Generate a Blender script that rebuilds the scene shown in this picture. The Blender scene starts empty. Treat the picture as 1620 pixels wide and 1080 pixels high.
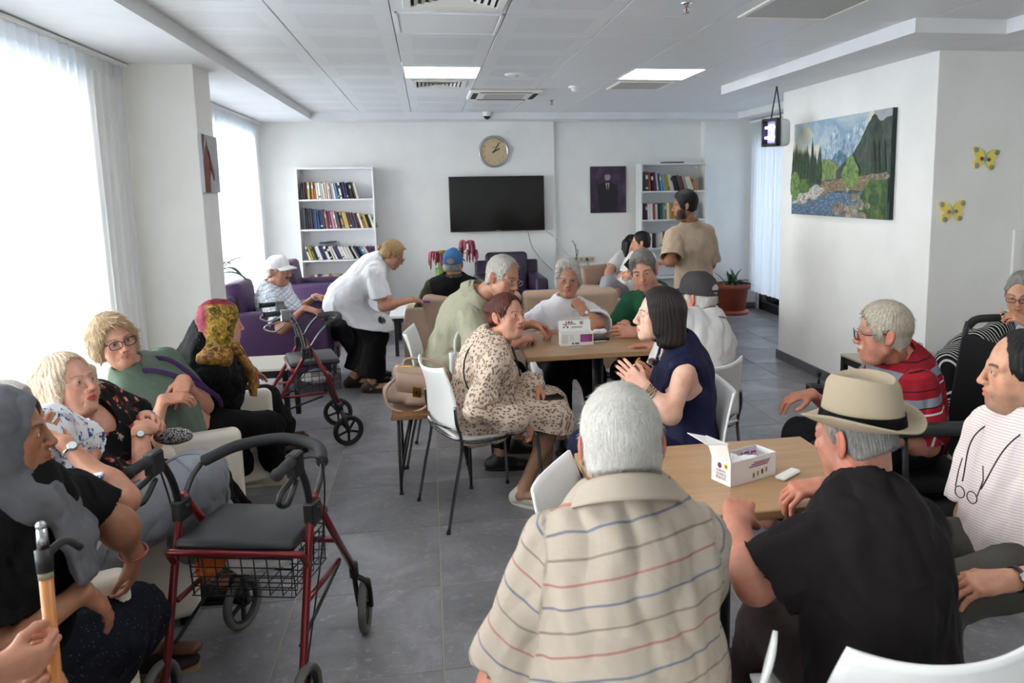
import bpy, bmesh, math, random, time
import numpy as np
from mathutils import Vector, Matrix
T0 = time.time()
C = bpy.context.scene.collection
SC = bpy.context.scene
PI = math.pi
# ------------------------------------------------------------------ camera
CAM_H = 1.65
FPX, PCX, PCY = 1247.8, 896.4, 480.5           # focal length and principal point for a 1620x1080 picture
def _rot(a, b, c):
    ca, sa, cb, sb, cc, sc = math.cos(a), math.sin(a), math.cos(b), math.sin(b), math.cos(c), math.sin(c)
    B = np.array([[1, 0, 0], [0, 0, -1], [0, 1, 0]], float)
    Rz = np.array([[ca, -sa, 0], [sa, ca, 0], [0, 0, 1]])
    Rx = np.array([[1, 0, 0], [0, cb, -sb], [0, sb, cb]])
    Rr = np.array([[cc, -sc, 0], [sc, cc, 0], [0, 0, 1]])
    return Rr @ Rx @ B @ Rz
CM = _rot(.1711, .1463, -.0165)
cam_d = bpy.data.cameras.new('camera'); cam = bpy.data.objects.new('camera', cam_d); C.objects.link(cam)
cam_d.sensor_width = 36; cam_d.lens = FPX * 36 / 1620
cam_d.shift_x = (810 - PCX) / 1620; cam_d.shift_y = (PCY - 540) / 1620
cam_d.clip_start = .05; cam_d.clip_end = 200
_m = Matrix.Identity(4)
for i in range(3):
    _m[i][0] = CM[0][i]; _m[i][1] = -CM[1][i]; _m[i][2] = -CM[2][i]
_m[2][3] = CAM_H
cam.matrix_world = _m
SC.camera = cam
cam_d.dof.use_dof = True; cam_d.dof.focus_distance = 3.6; cam_d.dof.aperture_fstop = 5.0
# ------------------------------------------------------------------ world, lights, exposure
SC.view_settings.view_transform = 'Standard'
SC.view_settings.look = 'None'
SC.view_settings.gamma = 1
SC.view_settings.use_curve_mapping = False
SC.view_settings.exposure = 0.45
SC.cycles.max_bounces = 8; SC.cycles.diffuse_bounces = 5; SC.cycles.transparent_max_bounces = 10
SC.cycles.use_denoising = True
SC.cycles.sample_clamp_indirect = 6
w = bpy.data.worlds.new('sky'); SC.world = w; w.use_nodes = True
bg = w.node_tree.nodes['Background']
bg.inputs[0].default_value = (1.0, .985, .97, 1); bg.inputs[1].default_value = 15
def portal(name, loc, rot, sx, sy):
    l = bpy.data.lights.new(name, 'AREA'); l.shape = 'RECTANGLE'; l.size = sx; l.size_y = sy
    l.cycles.is_portal = True
    o = bpy.data.objects.new(name, l); C.objects.link(o); o.location = loc; o.rotation_euler = rot
def lamp(name, loc, rot, sx, sy, power, col=(1, 1, 1)):
    l = bpy.data.lights.new(name, 'AREA'); l.shape = 'RECTANGLE'; l.size = sx; l.size_y = sy
    l.energy = power; l.color = col
    o = bpy.data.objects.new(name, l); C.objects.link(o); o.location = loc; o.rotation_euler = rot
    return o
# daylight enters by the curtained windows on the left and the glass door at the far right
portal('daylight_left_near', (-2.14, 1.9, 1.3), (0, -PI/2, 0), 2.2, 6.9)
portal('daylight_left_far', (-2.14, 8.0, 1.3), (0, -PI/2, 0), 2.2, 3.9)
portal('daylight_right_far', (4.33, 8.5, 1.2), (0, PI/2, 0), 2.3, 2.8)
# ------------------------------------------------------------------ pixel to point (a photograph position at a real depth)
def ray(x, y):
    return CM.T @ np.array([(x - PCX) / FPX, (y - PCY) / FPX, 1.0])
CP = np.array([0, 0, CAM_H])
def at(x, y, Y):
    d = ray(x, y); return CP + d * (Y / d[1])
def atz(x, y, z=0):
    d = ray(x, y); return CP + d * ((z - CAM_H) / d[2])
def reach(start, x, y, L, sgn=-1):
    """point on the sight line of (x, y) at distance L from start; sgn -1 takes the nearer one"""
    d = ray(x, y); d = d / np.linalg.norm(d); s = np.array(start, float)
    t0 = np.dot(s - CP, d); q = CP + d * t0; h2 = L * L - np.dot(s - q, s - q)
    if h2 <= 0:
        v = q - s; return s + v / np.linalg.norm(v) * L
    return q + d * sgn * math.sqrt(h2)
# ------------------------------------------------------------------ materials
MATS = {}
def _set(b, k, v):
    if k in b.inputs: b.inputs[k].default_value = v
def rgb(c):
    if isinstance(c, str):
        c = c.lstrip('#'); c = [int(c[i:i+2], 16) / 255 for i in (0, 2, 4)]
        c = [x / 12.92 if x <= .04045 else ((x + .055) / 1.055) ** 2.4 for x in c]
    return tuple(c[:3]) + (1,)
class NT:
    def __init__(s, m):
        s.m = m; s.t = m.node_tree; s.n = s.t.nodes; s.b = s.n.get('Principled BSDF')
    def new(s, ty, **kw):
        nd = s.n.new(ty)
        for k, v in kw.items():
            if k.startswith('i_'):
                k2 = k[2:]; nd.inputs[int(k2) if k2.isdigit() else k2].default_value = v
            else: setattr(nd, k, v)
        return nd
    def l(s, a, b): s.t.links.new(a, b)
    def coord(s, kind='Object', scale=(1, 1, 1)):
        tc = s.new('ShaderNodeTexCoord'); mp = s.new('ShaderNodeMapping'); mp.inputs['Scale'].default_value = scale
        if kind == 'World':
            g = s.new('ShaderNodeNewGeometry'); s.l(g.outputs['Position'], mp.inputs[0])
        elif kind.startswith('@'):
            a = s.new('ShaderNodeAttribute', attribute_name=kind[1:]); s.l(a.outputs['Vector'], mp.inputs[0])
        else: s.l(tc.outputs[kind], mp.inputs[0])
        return mp.outputs[0]
    def noise(s, vec, scale, detail=4, rough=.55, dist=0):
        n = s.new('ShaderNodeTexNoise'); n.inputs['Scale'].default_value = scale; n.inputs['Detail'].default_value = detail
        n.inputs['Roughness'].default_value = rough; n.inputs['Distortion'].default_value = dist
        s.l(vec, n.inputs['Vector']); return n.outputs['Fac']
    def ramp(s, fac, stops, interp='LINEAR'):
        r = s.new('ShaderNodeValToRGB'); r.color_ramp.interpolation = interp
        el = r.color_ramp.elements
        while len(el) > 1: el.remove(el[-1])
        el[0].position = stops[0][0]; el[0].color = rgb(stops[0][1])
        for p, c in stops[1:]:
            e = el.new(p); e.color = rgb(c)
        s.l(fac, r.inputs[0]); return r.outputs[0]
    def mix(s, fac, a, b, blend='MIX'):
        m = s.new('ShaderNodeMix', data_type='RGBA', blend_type=blend)
        for i, v in ((0, fac), (6, a), (7, b)):
            if hasattr(v, 'is_output') or hasattr(v, 'node'): s.l(v, m.inputs[i])
            elif i == 0: m.inputs[0].default_value = v
            else: m.inputs[i].default_value = rgb(v)
        return m.outputs[2]
    def math(s, op, a, b=None, c=None, clamp=False):
        m = s.new('ShaderNodeMath', operation=op, use_clamp=clamp)
        for i, v in enumerate((a, b, c)):
            if v is None: continue
            if isinstance(v, (int, float)): m.inputs[i].default_value = v
            else: s.l(v, m.inputs[i])
        return m.outputs[0]
    def sep(s, v):
        x = s.new('ShaderNodeSeparateXYZ'); s.l(v, x.inputs[0]); return x.outputs
    def bump(s, h, strength=.3, dist=.002):
        b = s.new('ShaderNodeBump'); b.inputs['Strength'].default_value = strength; b.inputs['Distance'].default_value = dist
        s.l(h, b.inputs['Height']); s.l(b.outputs[0], s.b.inputs['Normal'])
    def base(s, c): s.l(c, s.b.inputs['Base Color'])
def mat(name, col=(.8, .8, .8), rough=.5, metal=0, sss=0, spec=.5, sheen=0, emit=None, es=1, coat=0, trans=0, alpha=1):
    if name in MATS: return MATS[name]
    m = bpy.data.materials.new(name); m.use_nodes = True; b = m.node_tree.nodes['Principled BSDF']
    c = rgb(col); b.inputs['Base Color'].default_value = c; m.diffuse_color = c
    _set(b, 'Roughness', rough); _set(b, 'Metallic', metal); _set(b, 'Specular IOR Level', spec)
    _set(b, 'Sheen Weight', sheen); _set(b, 'Coat Weight', coat); _set(b, 'Transmission Weight', trans); _set(b, 'Alpha', alpha)
    if sss:
        _set(b, 'Subsurface Weight', sss); _set(b, 'Subsurface Radius', (.012, .005, .003)); _set(b, 'Subsurface Scale', 1.0)
    if emit is not None:
        _set(b, 'Emission Color', rgb(emit)); _set(b, 'Emission Strength', es)
    MATS[name] = m; return m
def noisy(name, c1, c2, scale=8, rough=.6, bump=0, bscale=60, kind='Object', stretch=(1, 1, 1), bd=.002, **kw):
    if name in MATS: return MATS[name]
    m = mat(name, c1, rough, **kw); t = NT(m); v = t.coord(kind, stretch)
    t.base(t.ramp(t.noise(v, scale), [(.3, c1), (.7, c2)]))
    if bump: t.bump(t.noise(v, bscale, 3), bump, bd)
    return m
# ------------------------------------------------------------------ mesh builder
class MB:
    def __init__(s): s.v = []; s.f = []; s.mi = []; s.sm = []
    def add(s, vs, fs, mi=0, smooth=False, M=None):
        o = len(s.v)
        if M is not None: vs = [tuple(M @ Vector(p)) for p in vs]
        s.v += [tuple(map(float, p)) for p in vs]; s.f += [tuple(i + o for i in f) for f in fs]
        s.mi += [mi] * len(fs); s.sm += [smooth] * len(fs); return s
    def box(s, a, b, mi=0, bev=0, M=None, seg=1):
        x0, y0, z0 = (min(p, q) for p, q in zip(a, b)); x1, y1, z1 = (max(p, q) for p, q in zip(a, b))
        if bev <= 0:
            vs = [(x, y, z) for z in (z0, z1) for y in (y0, y1) for x in (x0, x1)]
            return s.add(vs, [(0, 2, 3, 1), (4, 5, 7, 6), (0, 1, 5, 4), (2, 6, 7, 3), (0, 4, 6, 2), (1, 3, 7, 5)], mi, False, M)
        bm = bmesh.new(); bmesh.ops.create_cube(bm, size=1)
        for v in bm.verts: v.co = Vector(((v.co.x + .5) * (x1 - x0) + x0, (v.co.y + .5) * (y1 - y0) + y0, (v.co.z + .5) * (z1 - z0) + z0))
        bmesh.ops.bevel(bm, geom=bm.edges[:], offset=min(bev, .49 * min(x1 - x0, y1 - y0, z1 - z0)), segments=seg, profile=.5, affect='EDGES')
        bm.verts.index_update()
        s.add([v.co[:] for v in bm.verts], [tuple(v.index for v in f.verts) for f in bm.faces], mi, seg > 1, M); bm.free(); return s
    def tube(s, pts, r, n=10, mi=0, cap=True, M=None, closed=False, flat=None):
        P = [np.array(p, float) for p in pts]; N = len(P); rs = r if hasattr(r, '__len__') else [r] * N
        vs = []; up = None
        for i in range(N):
            if closed: t = P[(i + 1) % N] - P[i - 1]
            else: t = P[min(i + 1, N - 1)] - P[max(i - 1, 0)]
            t = t / (np.linalg.norm(t) + 1e-12)
            if up is None:
                up = np.array([0, 0, 1.]) if abs(t[2]) < .9 else np.array([1., 0, 0])
            up = up - t * np.dot(up, t); up /= np.linalg.norm(up) + 1e-12
            sd = np.cross(t, up)
            for k in range(n):
                a = 2 * PI * k / n
                vs.append(P[i] + (sd * math.cos(a) * (flat or 1) + up * math.sin(a)) * rs[i])
        fs = []
        for i in range(N if closed else N - 1):
            j = (i + 1) % N
            for k in range(n):
                k2 = (k + 1) % n; fs.append((i * n + k, i * n + k2, j * n + k2, j * n + k))
        if cap and not closed:
            fs.append(tuple(range(n - 1, -1, -1))); fs.append(tuple((N - 1) * n + k for k in range(n)))
        return s.add(vs, fs, mi, True, M)
    def lathe(s, prof, n=24, mi=0, M=None, cap=False, sx=1, sy=1):
        vs = []; fs = []
        for r, z in prof:
            for k in range(n):
                a = 2 * PI * k / n; vs.append((r * math.cos(a) * sx, r * math.sin(a) * sy, z))
        for i in range(len(prof) - 1):
            for k in range(n):
                k2 = (k + 1) % n; fs.append((i * n + k, i * n + k2, (i + 1) * n + k2, (i + 1) * n + k))
        if cap:
            fs.append(tuple(range(n - 1, -1, -1))); fs.append(tuple((len(prof) - 1) * n + k for k in range(n)))
        return s.add(vs, fs, mi, True, M)
    def grid(s, fn, nu, nv, mi=0, M=None, smooth=True, th=0):
        """surface fn(u, v) -> point, u, v in 0..1; th > 0 gives it that thickness"""
        P = np.array([[fn(i / nu, j / nv) for j in range(nv + 1)] for i in range(nu + 1)], float)
        if th:
            du = np.gradient(P, axis=0); dv = np.gradient(P, axis=1); nr = np.cross(du, dv)
            nr /= np.linalg.norm(nr, axis=2, keepdims=True) + 1e-12
            Q = P - nr * th
        W = nv + 1; vs = list(P.reshape(-1, 3)); K = len(vs); fs = []
        for i in range(nu):
            for j in range(nv):
                a, b, c, d = i * W + j, (i + 1) * W + j, (i + 1) * W + j + 1, i * W + j + 1
                fs.append((a, b, c, d))
                if th: fs.append((K + d, K + c, K + b, K + a))
        if th:
            vs += list(Q.reshape(-1, 3))
            rim = [(i * W) for i in range(nu)] + [nu * W + j for j in range(nv)] + [i * W + nv for i in range(nu, 0, -1)] + [j for j in range(nv, 0, -1)]
            for k in range(len(rim)):
                a, b = rim[k], rim[(k + 1) % len(rim)]; fs.append((b, a, K + a, K + b))
        return s.add(vs, fs, mi, smooth, M)
    def prism(s, poly, h, mi=0, M=None, smooth=False):
        n = len(poly); vs = [(x, y, 0) for x, y in poly] + [(x, y, h) for x, y in poly]
        fs = [tuple(range(n - 1, -1, -1)), tuple(range(n, 2 * n))] + [(k, (k + 1) % n, n + (k + 1) % n, n + k) for k in range(n)]
        return s.add(vs, fs, mi, smooth, M)
    def ball(s, c, r, n=12, mi=0, M=None):
        r = r if hasattr(r, '__len__') else (r, r, r); m = n // 2; vs = []; fs = []
        for i in range(m + 1):
            th = PI * i / m
            for k in range(n):
                a = 2 * PI * k / n
                vs.append((c[0] + r[0] * math.sin(th) * math.cos(a), c[1] + r[1] * math.sin(th) * math.sin(a), c[2] + r[2] * math.cos(th)))
        for i in range(m):
            for k in range(n):
                k2 = (k + 1) % n; fs.append((i * n + k, (i + 1) * n + k, (i + 1) * n + k2, i * n + k2))
        return s.add(vs, fs, mi, True, M)
    def mesh(s, name, mats):
        me = bpy.data.meshes.new(name); me.from_pydata(s.v, [], s.f)
        for m in (mats if isinstance(mats, (list, tuple)) else [mats]): me.materials.append(m)
        me.polygons.foreach_set('material_index', s.mi); me.polygons.foreach_set('use_smooth', s.sm)
        me.update(); return me
    def build(s, name, mats, parent=None, **kw):
        return link(name, s.mesh(name, mats), parent, **kw)
def link(name, data, parent=None, loc=None, rz=None, label=None, cat=None, group=None, kind=None):
    o = bpy.data.objects.new(name, data); C.objects.link(o)
    if parent is not None: o.parent = parent
    if loc is not None: o.location = loc
    if rz is not None: o.rotation_euler = (0, 0, rz)
    if label: o['label'] = label
    if cat: o['category'] = cat
    if group: o['group'] = group
    if kind: o['kind'] = kind
    return o
def thing(name, label, cat, loc=(0, 0, 0), rz=0, group=None):
    return link(name, None, None, loc, rz, label, cat, group)
KIDS = {}
def dup(root, loc, rz, label=None, group=None, parent=None):
    r = root.copy(); C.objects.link(r); r.location = loc
    if rz is not None: r.rotation_euler = (0, 0, rz)
    if label: r['label'] = label
    if group: r['group'] = group
    def rec(a, b):
        for ch in KIDS.setdefault(a.name, list(a.children)):
            c = ch.copy(); C.objects.link(c); c.parent = b; c.matrix_parent_inverse = ch.matrix_parent_inverse; rec(ch, c)
    rec(root, r); return r
def spline(pts, n=8):
    """smooth curve through points"""
    P = [np.array(p, float) for p in pts]; P = [2 * P[0] - P[1]] + P + [2 * P[-1] - P[-2]]; out = []
    for i in range(1, len(P) - 2):
        for k in range(n):
            t = k / n; a, b, c, d = P[i-1:i+3]
            out.append(.5 * ((2*b) + (-a + c)*t + (2*a - 5*b + 4*c - d)*t*t + (-a + 3*b - 3*c + d)*t**3))
    out.append(P[-2]); return out
def text(name, body, size, parent, M, material, align='CENTER', extrude=.0004):
    """flat printed lettering as real geometry"""
    cu = bpy.data.curves.new(name, 'FONT'); cu.body = body; cu.size = size; cu.align_x = align; cu.align_y = 'CENTER'
    cu.extrude = extrude; cu.resolution_u = 2; cu.materials.append(material)
    tmp = bpy.data.objects.new(name, cu); me = bpy.data.meshes.new_from_object(tmp); bpy.data.objects.remove(tmp); me.name = name
    o = link(name, me, parent); o.matrix_local = M; return o
# ------------------------------------------------------------------ room materials
def struct(name, mb, m, parent=None, **kw):
    return mb.build(name, m, parent, kind=None if parent else 'structure', **kw)
plaster = noisy('plaster_white', '#f1f0ec', '#eae9e5', 3, .75, .12, 90, 'World', bd=.001)
plaster_grey = noisy('plaster_grey_side', '#d2d1cb', '#cbcac4', 3, .75, .12, 90, 'World', bd=.001)
soffitm = noisy('soffit_white', '#ececec', '#e4e4e4', 3, .8, .05, 90, 'World')
def tile_mat():
    m = mat('grey_floor_tile', '#5a5a5e', .33); t = NT(m)
    v = t.coord('World', (1, 1, 1)); oi = t.new('ShaderNodeObjectInfo')
    ad = t.new('ShaderNodeVectorMath', operation='MULTIPLY_ADD'); t.l(v, ad.inputs[0]); ad.inputs[1].default_value = (1, 1, 1)
    cb = t.new('ShaderNodeCombineXYZ'); r10 = t.math('MULTIPLY', oi.outputs['Random'], 37.0); t.l(r10, cb.inputs[0]); t.l(r10, cb.inputs[2]); t.l(cb.outputs[0], ad.inputs[2])
    vv = ad.outputs[0]
    n1 = t.noise(vv, 2.6, 8, .62, .6); n2 = t.noise(vv, 26, 6, .7, .3)
    c = t.ramp(n1, [(.3, '#68676a'), (.5, '#7e7c80'), (.68, '#99979b')])
    c2 = t.mix(t.ramp(n2, [(.54, '#000000'), (.74, '#ffffff')]), c, '#a5a3a5')
    c3 = t.mix(t.math('MULTIPLY', oi.outputs['Random'], .22), c2, '#626264')
    t.base(c3)
    rr = t.math('MULTIPLY_ADD', n2, .25, .24); t.l(rr, t.b.inputs['Roughness'])
    t.bump(t.noise(vv, 120, 4), .08, .001); return m
tilem = tile_mat()
grout = mat('tile_grout', '#a89c8a', .9)
skirt_m = noisy('dark_skirting_stone', '#55555a', '#66656a', 9, .4, 0, kind='World')
metal_dark = mat('dark_aluminium', '#26272b', .35, .6)
# ------------------------------------------------------------------ floor with single tiles
XL, XR, YB = -2.0, 5.3, 10.05
fl = struct('floor', MB().box((-2.2, -1.7, -.12), (5.5, 10.2, -.0022)), grout)
tm = MB().box((.0024, .002, -.012), (.5876, .601, 0), bev=.0016).mesh('tile', tilem)
for i in range(-3, 10):
    for j in range(-3, 17):
        x, y = -.6 + .59 * i, 3.168 + .603 * (j - 5)
        if x > 4.2 and y > 4.6 or y > 10.0: continue
        link('tile', tm, fl, (x, y, 0))
# ------------------------------------------------------------------ walls
wb = MB().box((-2.2, YB, 0), (1.61, YB + .25, 2.7)).box((1.61, YB + .045, 0), (3.57, YB + .25, 2.7)).box((3.57, YB - .11, 0), (4.5, YB + .25, 2.7))
struct('wall_back', wb, plaster)
W1, W2 = (-1.6, 5.02), (6.3, 9.75)
wl = MB().box((-2.2, -1.7, 0), (-2.04, YB, .09)).box((-2.2, -1.7, 2.36), (-2.04, YB, 2.7))
for a, b in ((-1.75, W1[0]), (W1[1], W2[0]), (W2[1], YB)): wl.box((-2.2, a, .09), (-2.04, b, 2.36))
struct('wall_left', wl, plaster)
struct('wall_column', MB().box((-2.1, 5.58, 0), (-1.455, 5.97, 2.6), bev=.004), noisy('column_paint', '#ebe9e3', '#e2e0da', 3, .7, .1, 80, 'World', bd=.001))
wr = MB().box((3.25, 4.71, 0), (5.5, 6.96, 2.6), bev=.003)
struct('wall_right', wr, plaster)
struct('wall_right_near', MB().box((5.3, -1.7, 0), (5.5, 4.71, 2.7)), plaster)
struct('wall_behind_camera', MB().box((-2.2, -1.9, 0), (5.5, -1.7, 2.7)), plaster)
wf = MB().box((4.3, 6.96, 2.3), (4.5, YB, 2.7)).box((4.3, 6.96, 0), (4.5, 7.1, 2.3)).box((4.3, 9.87, 0), (4.5, YB, 2.3))
struct('wall_right_far', wf, plaster)
struct('trim_1', MB().box((3.86, 4.69, 0), (3.92, 4.712, 1.32)), plaster)
# skirting
struct('baseboard_back', MB().box((-2.0, YB - .014, 0), (1.615, YB, .085), bev=.002).box((1.61, YB + .03, 0), (3.57, YB + .046, .085)).box((3.555, YB - .125, 0), (4.3, YB - .11, .085)), skirt_m)
struct('baseboard_right', MB().box((3.235, 4.695, 0), (3.25, 6.975, .085), bev=.002).box((3.25, 4.695, 0), (5.3, 4.71, .085)).box((3.25, 6.96, 0), (4.3, 6.975, .085)), skirt_m)
struct('baseboard_left', MB().box((-1.455, 5.57, 0), (-1.44, 5.985, .085), bev=.002).box((-2.0, 5.565, 0), (-1.44, 5.58, .085)), skirt_m)
# ------------------------------------------------------------------ ceiling
SZ, CZ = 2.475, 2.555
ce = struct('ceiling', MB().box((-2.2, -1.9, CZ + .03), (5.5, 10.3, 2.8)), soffitm)
sof = MB().box((-2.04, -1.7, SZ), (-1.29, YB, CZ + .03)).box((-1.29, 9.67, SZ), (3.9, YB, CZ + .03)).box((3.9, 7.15, SZ), (4.3, YB, CZ + .03))
sof.box((2.72, 4.17, SZ), (5.3, 7.15, CZ + .03)).box((3.29, -1.7, SZ), (5.3, 4.17, CZ + .03))
struct('trim_2', sof, soffitm)
# perforated metal ceiling panels
def panel_mat(name, perf):
    m = mat(name, '#e6e6e5', .42, 0); t = NT(m)
    if perf:
        v = t.coord('Object'); x, y, _ = t.sep(v)
        fx = t.math('FRACT', t.math('MULTIPLY', t.math('ADD', x, t.math('MULTIPLY', y, 1)), 62)); fy = t.math('FRACT', t.math('MULTIPLY', t.math('SUBTRACT', x, y), 62))
        d = t.math('ADD', t.math('POWER', t.math('SUBTRACT', fx, .5), 2), t.math('POWER', t.math('SUBTRACT', fy, .5), 2))
        hole = t.math('LESS_THAN', d, .06)
        ix = t.math('MULTIPLY', t.math('LESS_THAN', t.math('ABSOLUTE', t.math('SUBTRACT', x, .295)), .205), t.math('LESS_THAN', t.math('ABSOLUTE', t.math('SUBTRACT', y, .307)), .2))
        t.base(t.mix(t.math('MULTIPLY', hole, ix), '#e6e6e5', '#b4b6b8'))
    return m
pm1, pm2 = panel_mat('perforated_panel', True), panel_mat('plain_panel', False)
PX0, PY0, PDX, PDY = -.735, 4.275, .59, .615
pmesh = [MB().box((.0028, .002, 0), (PDX - .0028, PDY - .002, .02), bev=.002).mesh('ceiling_panel', m) for m in (pm1, pm2)]
holes = {(1, 0): 'air', (1, -1): 'cass', (1, 3): 'light', (4, 3): 'light', (1, 4): 'vent', (4, 4): 'grille', (4, -1): 'grille2', (1, 5): 0, (4, 0): 0, (1, -4): 'light', (4, -4): 'light', (1, 8): 0}
for i in range(-1, 8):
    for j in range(-9, 9):
        x, y = PX0 + PDX * i, PY0 + PDY * j
        w_, h_ = 1, 1
        if holes.get((i, j)) in ('light',): continue
        if y > 9.6: continue
        if x > 3.2 and y < 4.2: continue
        if x > 2.7 and 3.9 < y < 7.2: continue
        pf = 0 if (i <= 3 and j > -7 and not (i, j) in holes) else 1
        if i > 2: pf = 1
        link('ceiling_panel', pmesh[pf], ce, (x + (.0 if i else 0), y, CZ + (.0 if (i * 7 + j * 3) % 5 else .0012)))
trimw = mat('white_enamel', '#eeeeec', .35)
# ceiling lights (lit)
lit = mat('lit_diffuser', '#ffffff', .5, emit=(1, .99, .97), es=7.0)
lmesh = MB()
def light_panel(i, j, label):
    x, y = PX0 + PDX * i, PY0 + PDY * j
    t = thing('ceiling_light', label, 'light', (x, y, CZ), 0, 'lit ceiling panels')
    f = MB(); b = .014
    for a, c in (((0, 0, -.004), (PDX, b, .02)), ((0, PDY - b, -.004), (PDX, PDY, .02)), ((0, b, -.004), (b, PDY - b, .02)), ((PDX - b, b, -.004), (PDX, PDY - b, .02))): f.box(a, c)
    f.build('frame', trimw, t); MB().box((b, b, .002), (PDX - b, PDY - b, .006)).build('diffuser', lit, t)
light_panel(1, 3, 'lit square ceiling panel above the clock side, left of the pair')
light_panel(4, 3, 'lit square ceiling panel nearer the landscape painting, right of the pair')
light_panel(1, -4, 'lit square ceiling panel over the front of the room'); light_panel(4, -4, 'lit square ceiling panel over the front right of the room')
# ceiling fittings
ventm = mat('vent_cream', '#efece2', .5); darkg = mat('dark_gap', '#1c1c1c', .8)
def square_vent(x, y, sx, sy, label, n=5):
    t = thing('ceiling_vent', label, 'vent', (x, y, CZ - .012), 0, 'square louvred ceiling vents')
    MB().box((.03, .03, .011), (sx - .03, sy - .03, .013)).build('backing', darkg, t)
    f = MB()
    for a, c in (((0, 0, 0), (sx, .04, .012)), ((0, sy - .04, 0), (sx, sy, .012)), ((0, .04, 0), (.04, sy - .04, .012)), ((sx - .04, .04, 0), (sx, sy - .04, .012))): f.box(a, c, bev=.003)
    f.build('frame', ventm, t)
    for k in range(n):
        a = .055 + k * (min(sx, sy) / 2 - .07) / n; b = a + .016
        l = MB(); z0, z1 = .001, .011
        ring = lambda q, z: [(q, q, z), (sx - q, q, z), (sx - q, sy - q, z), (q, sy - q, z)]
        l.add(ring(a, z0) + ring(b, z1), [(i, (i + 1) % 4, 4 + (i + 1) % 4, 4 + i) for i in range(4)]); l.add(ring(a + .003, z0) + ring(b + .003, z1), [(4 + i, 4 + (i + 1) % 4, (i + 1) % 4, i) for i in range(4)])
        l.build('louvre', ventm, t)
square_vent(-.09, 6.86, .46, .5, 'small square louvred vent behind the left lit panel')
square_vent(-.08, 3.66, .5, .52, 'large louvred ceiling vent at the top edge of the view')
t = thing('access_panel', 'plain white framed hatch in the ceiling between vent and lit panel', 'hatch', (-.13, 4.3, CZ - .006))
f = MB()
for a, c in (((0, 0, 0), (.57, .018, .012)), ((0, .54, 0), (.57, .558, .012)), ((0, 0, 0), (.018, .55, .012)), ((.552, 0, 0), (.57, .55, .012))): f.box(a, c, bev=.002)
f.build('frame', trimw, t); MB().box((.03, .03, .002), (.54, .53, .008)).build('lid', trimw, t)
# cassette air conditioner
t = thing('ceiling_air_conditioner', 'cream cassette air conditioner set in the ceiling before the back wall', 'air conditioner', (.42, 7.42, CZ - .03))
MB().box((0, 0, 0), (.68, .68, .03), bev=.012).build('face_plate', ventm, t)
for nm, a, c in (('slot', (.1, .035, -.002), (.58, .085, .004)), ('slot', (.1, .6, -.002), (.58, .65, .004)), ('slot', (.035, .1, -.002), (.085, .58, .004)), ('slot', (.6, .1, -.002), (.65, .58, .004))): MB().box(a, c).build(nm, darkg, t)
MB().box((.1, .045, -.012), (.58, .075, -.004), bev=.003).build('flap', ventm, t)
def perf_mat():
    m = mat('perforated_grille', '#cfcdc4', .5); t = NT(m); x, y, _ = t.sep(t.coord('Object'))
    d = t.math('ADD', t.math('POWER', t.math('SUBTRACT', t.math('FRACT', t.math('MULTIPLY', x, 70)), .5), 2), t.math('POWER', t.math('SUBTRACT', t.math('FRACT', t.math('MULTIPLY', y, 70)), .5), 2))
    t.base(t.mix(t.math('LESS_THAN', d, .11), '#d2d0c8', '#6c6a64')); return m
pg = perf_mat()
MB().box((.15, .15, -.006), (.53, .53, .002), bev=.004).build('intake_grille', pg, t)
def grille(x, y, sx, sy, label):
    t = thing('return_grille', label, 'vent', (x, y, CZ - .012), 0, 'flat perforated ceiling grilles')
    f = MB()
    for a, c in (((0, 0, 0), (sx, .03, .012)), ((0, sy - .03, 0), (sx, sy, .012)), ((0, .03, 0), (.03, sy - .03, .012)), ((sx - .03, .03, 0), (sx, sy - .03, .012))): f.box(a, c, bev=.003)
    f.build('frame', ventm, t); MB().box((.03, .03, .003), (sx - .03, sy - .03, .009)).build('mesh', pg, t)
grille(1.68, 6.84, .5, .53, 'flat beige perforated grille behind the right lit panel'); grille(1.7, 3.66, .52, .58, 'large perforated metal grille above the white back of the front table')
t = thing('ceiling_hatch', 'round flat white disc cover on the ceiling', 'cover', (.75, 6.5, CZ)); MB().lathe([(0, -.014), (.07, -.014), (.095, -.01), (.1, 0)], 28).build('disc', trimw, t); MB().lathe([(0, -.018), (.008, -.017), (.01, -.013)], 10).build('screw', metal_dark, t)
t = thing('smoke_detector', 'round white smoke detector on the ceiling', 'detector', (1.36, 7.22, CZ)); MB().lathe([(0, -.02), (.055, -.02), (.062, -.012), (.062, 0)], 24).build('base', trimw, t); MB().lathe([(0, -.05), (.02, -.05), (.036, -.04), (.04, -.02)], 20).build('sensor_head', trimw, t)
t = thing('dome_camera', 'small white dome camera under the ceiling edge above the clock', 'camera', (.74, 9.63, CZ)); MB().lathe([(.052, 0), (.052, -.03), (.045, -.05)], 24).build('housing', trimw, t); MB().lathe([(0, -.088), (.02, -.083), (.036, -.068), (.044, -.048)], 20).build('dome', mat('smoked_dome', '#1a1a1c', .1), t)
chrome = mat('chrome', '#d8d8d8', .12, 1.0)
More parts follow.
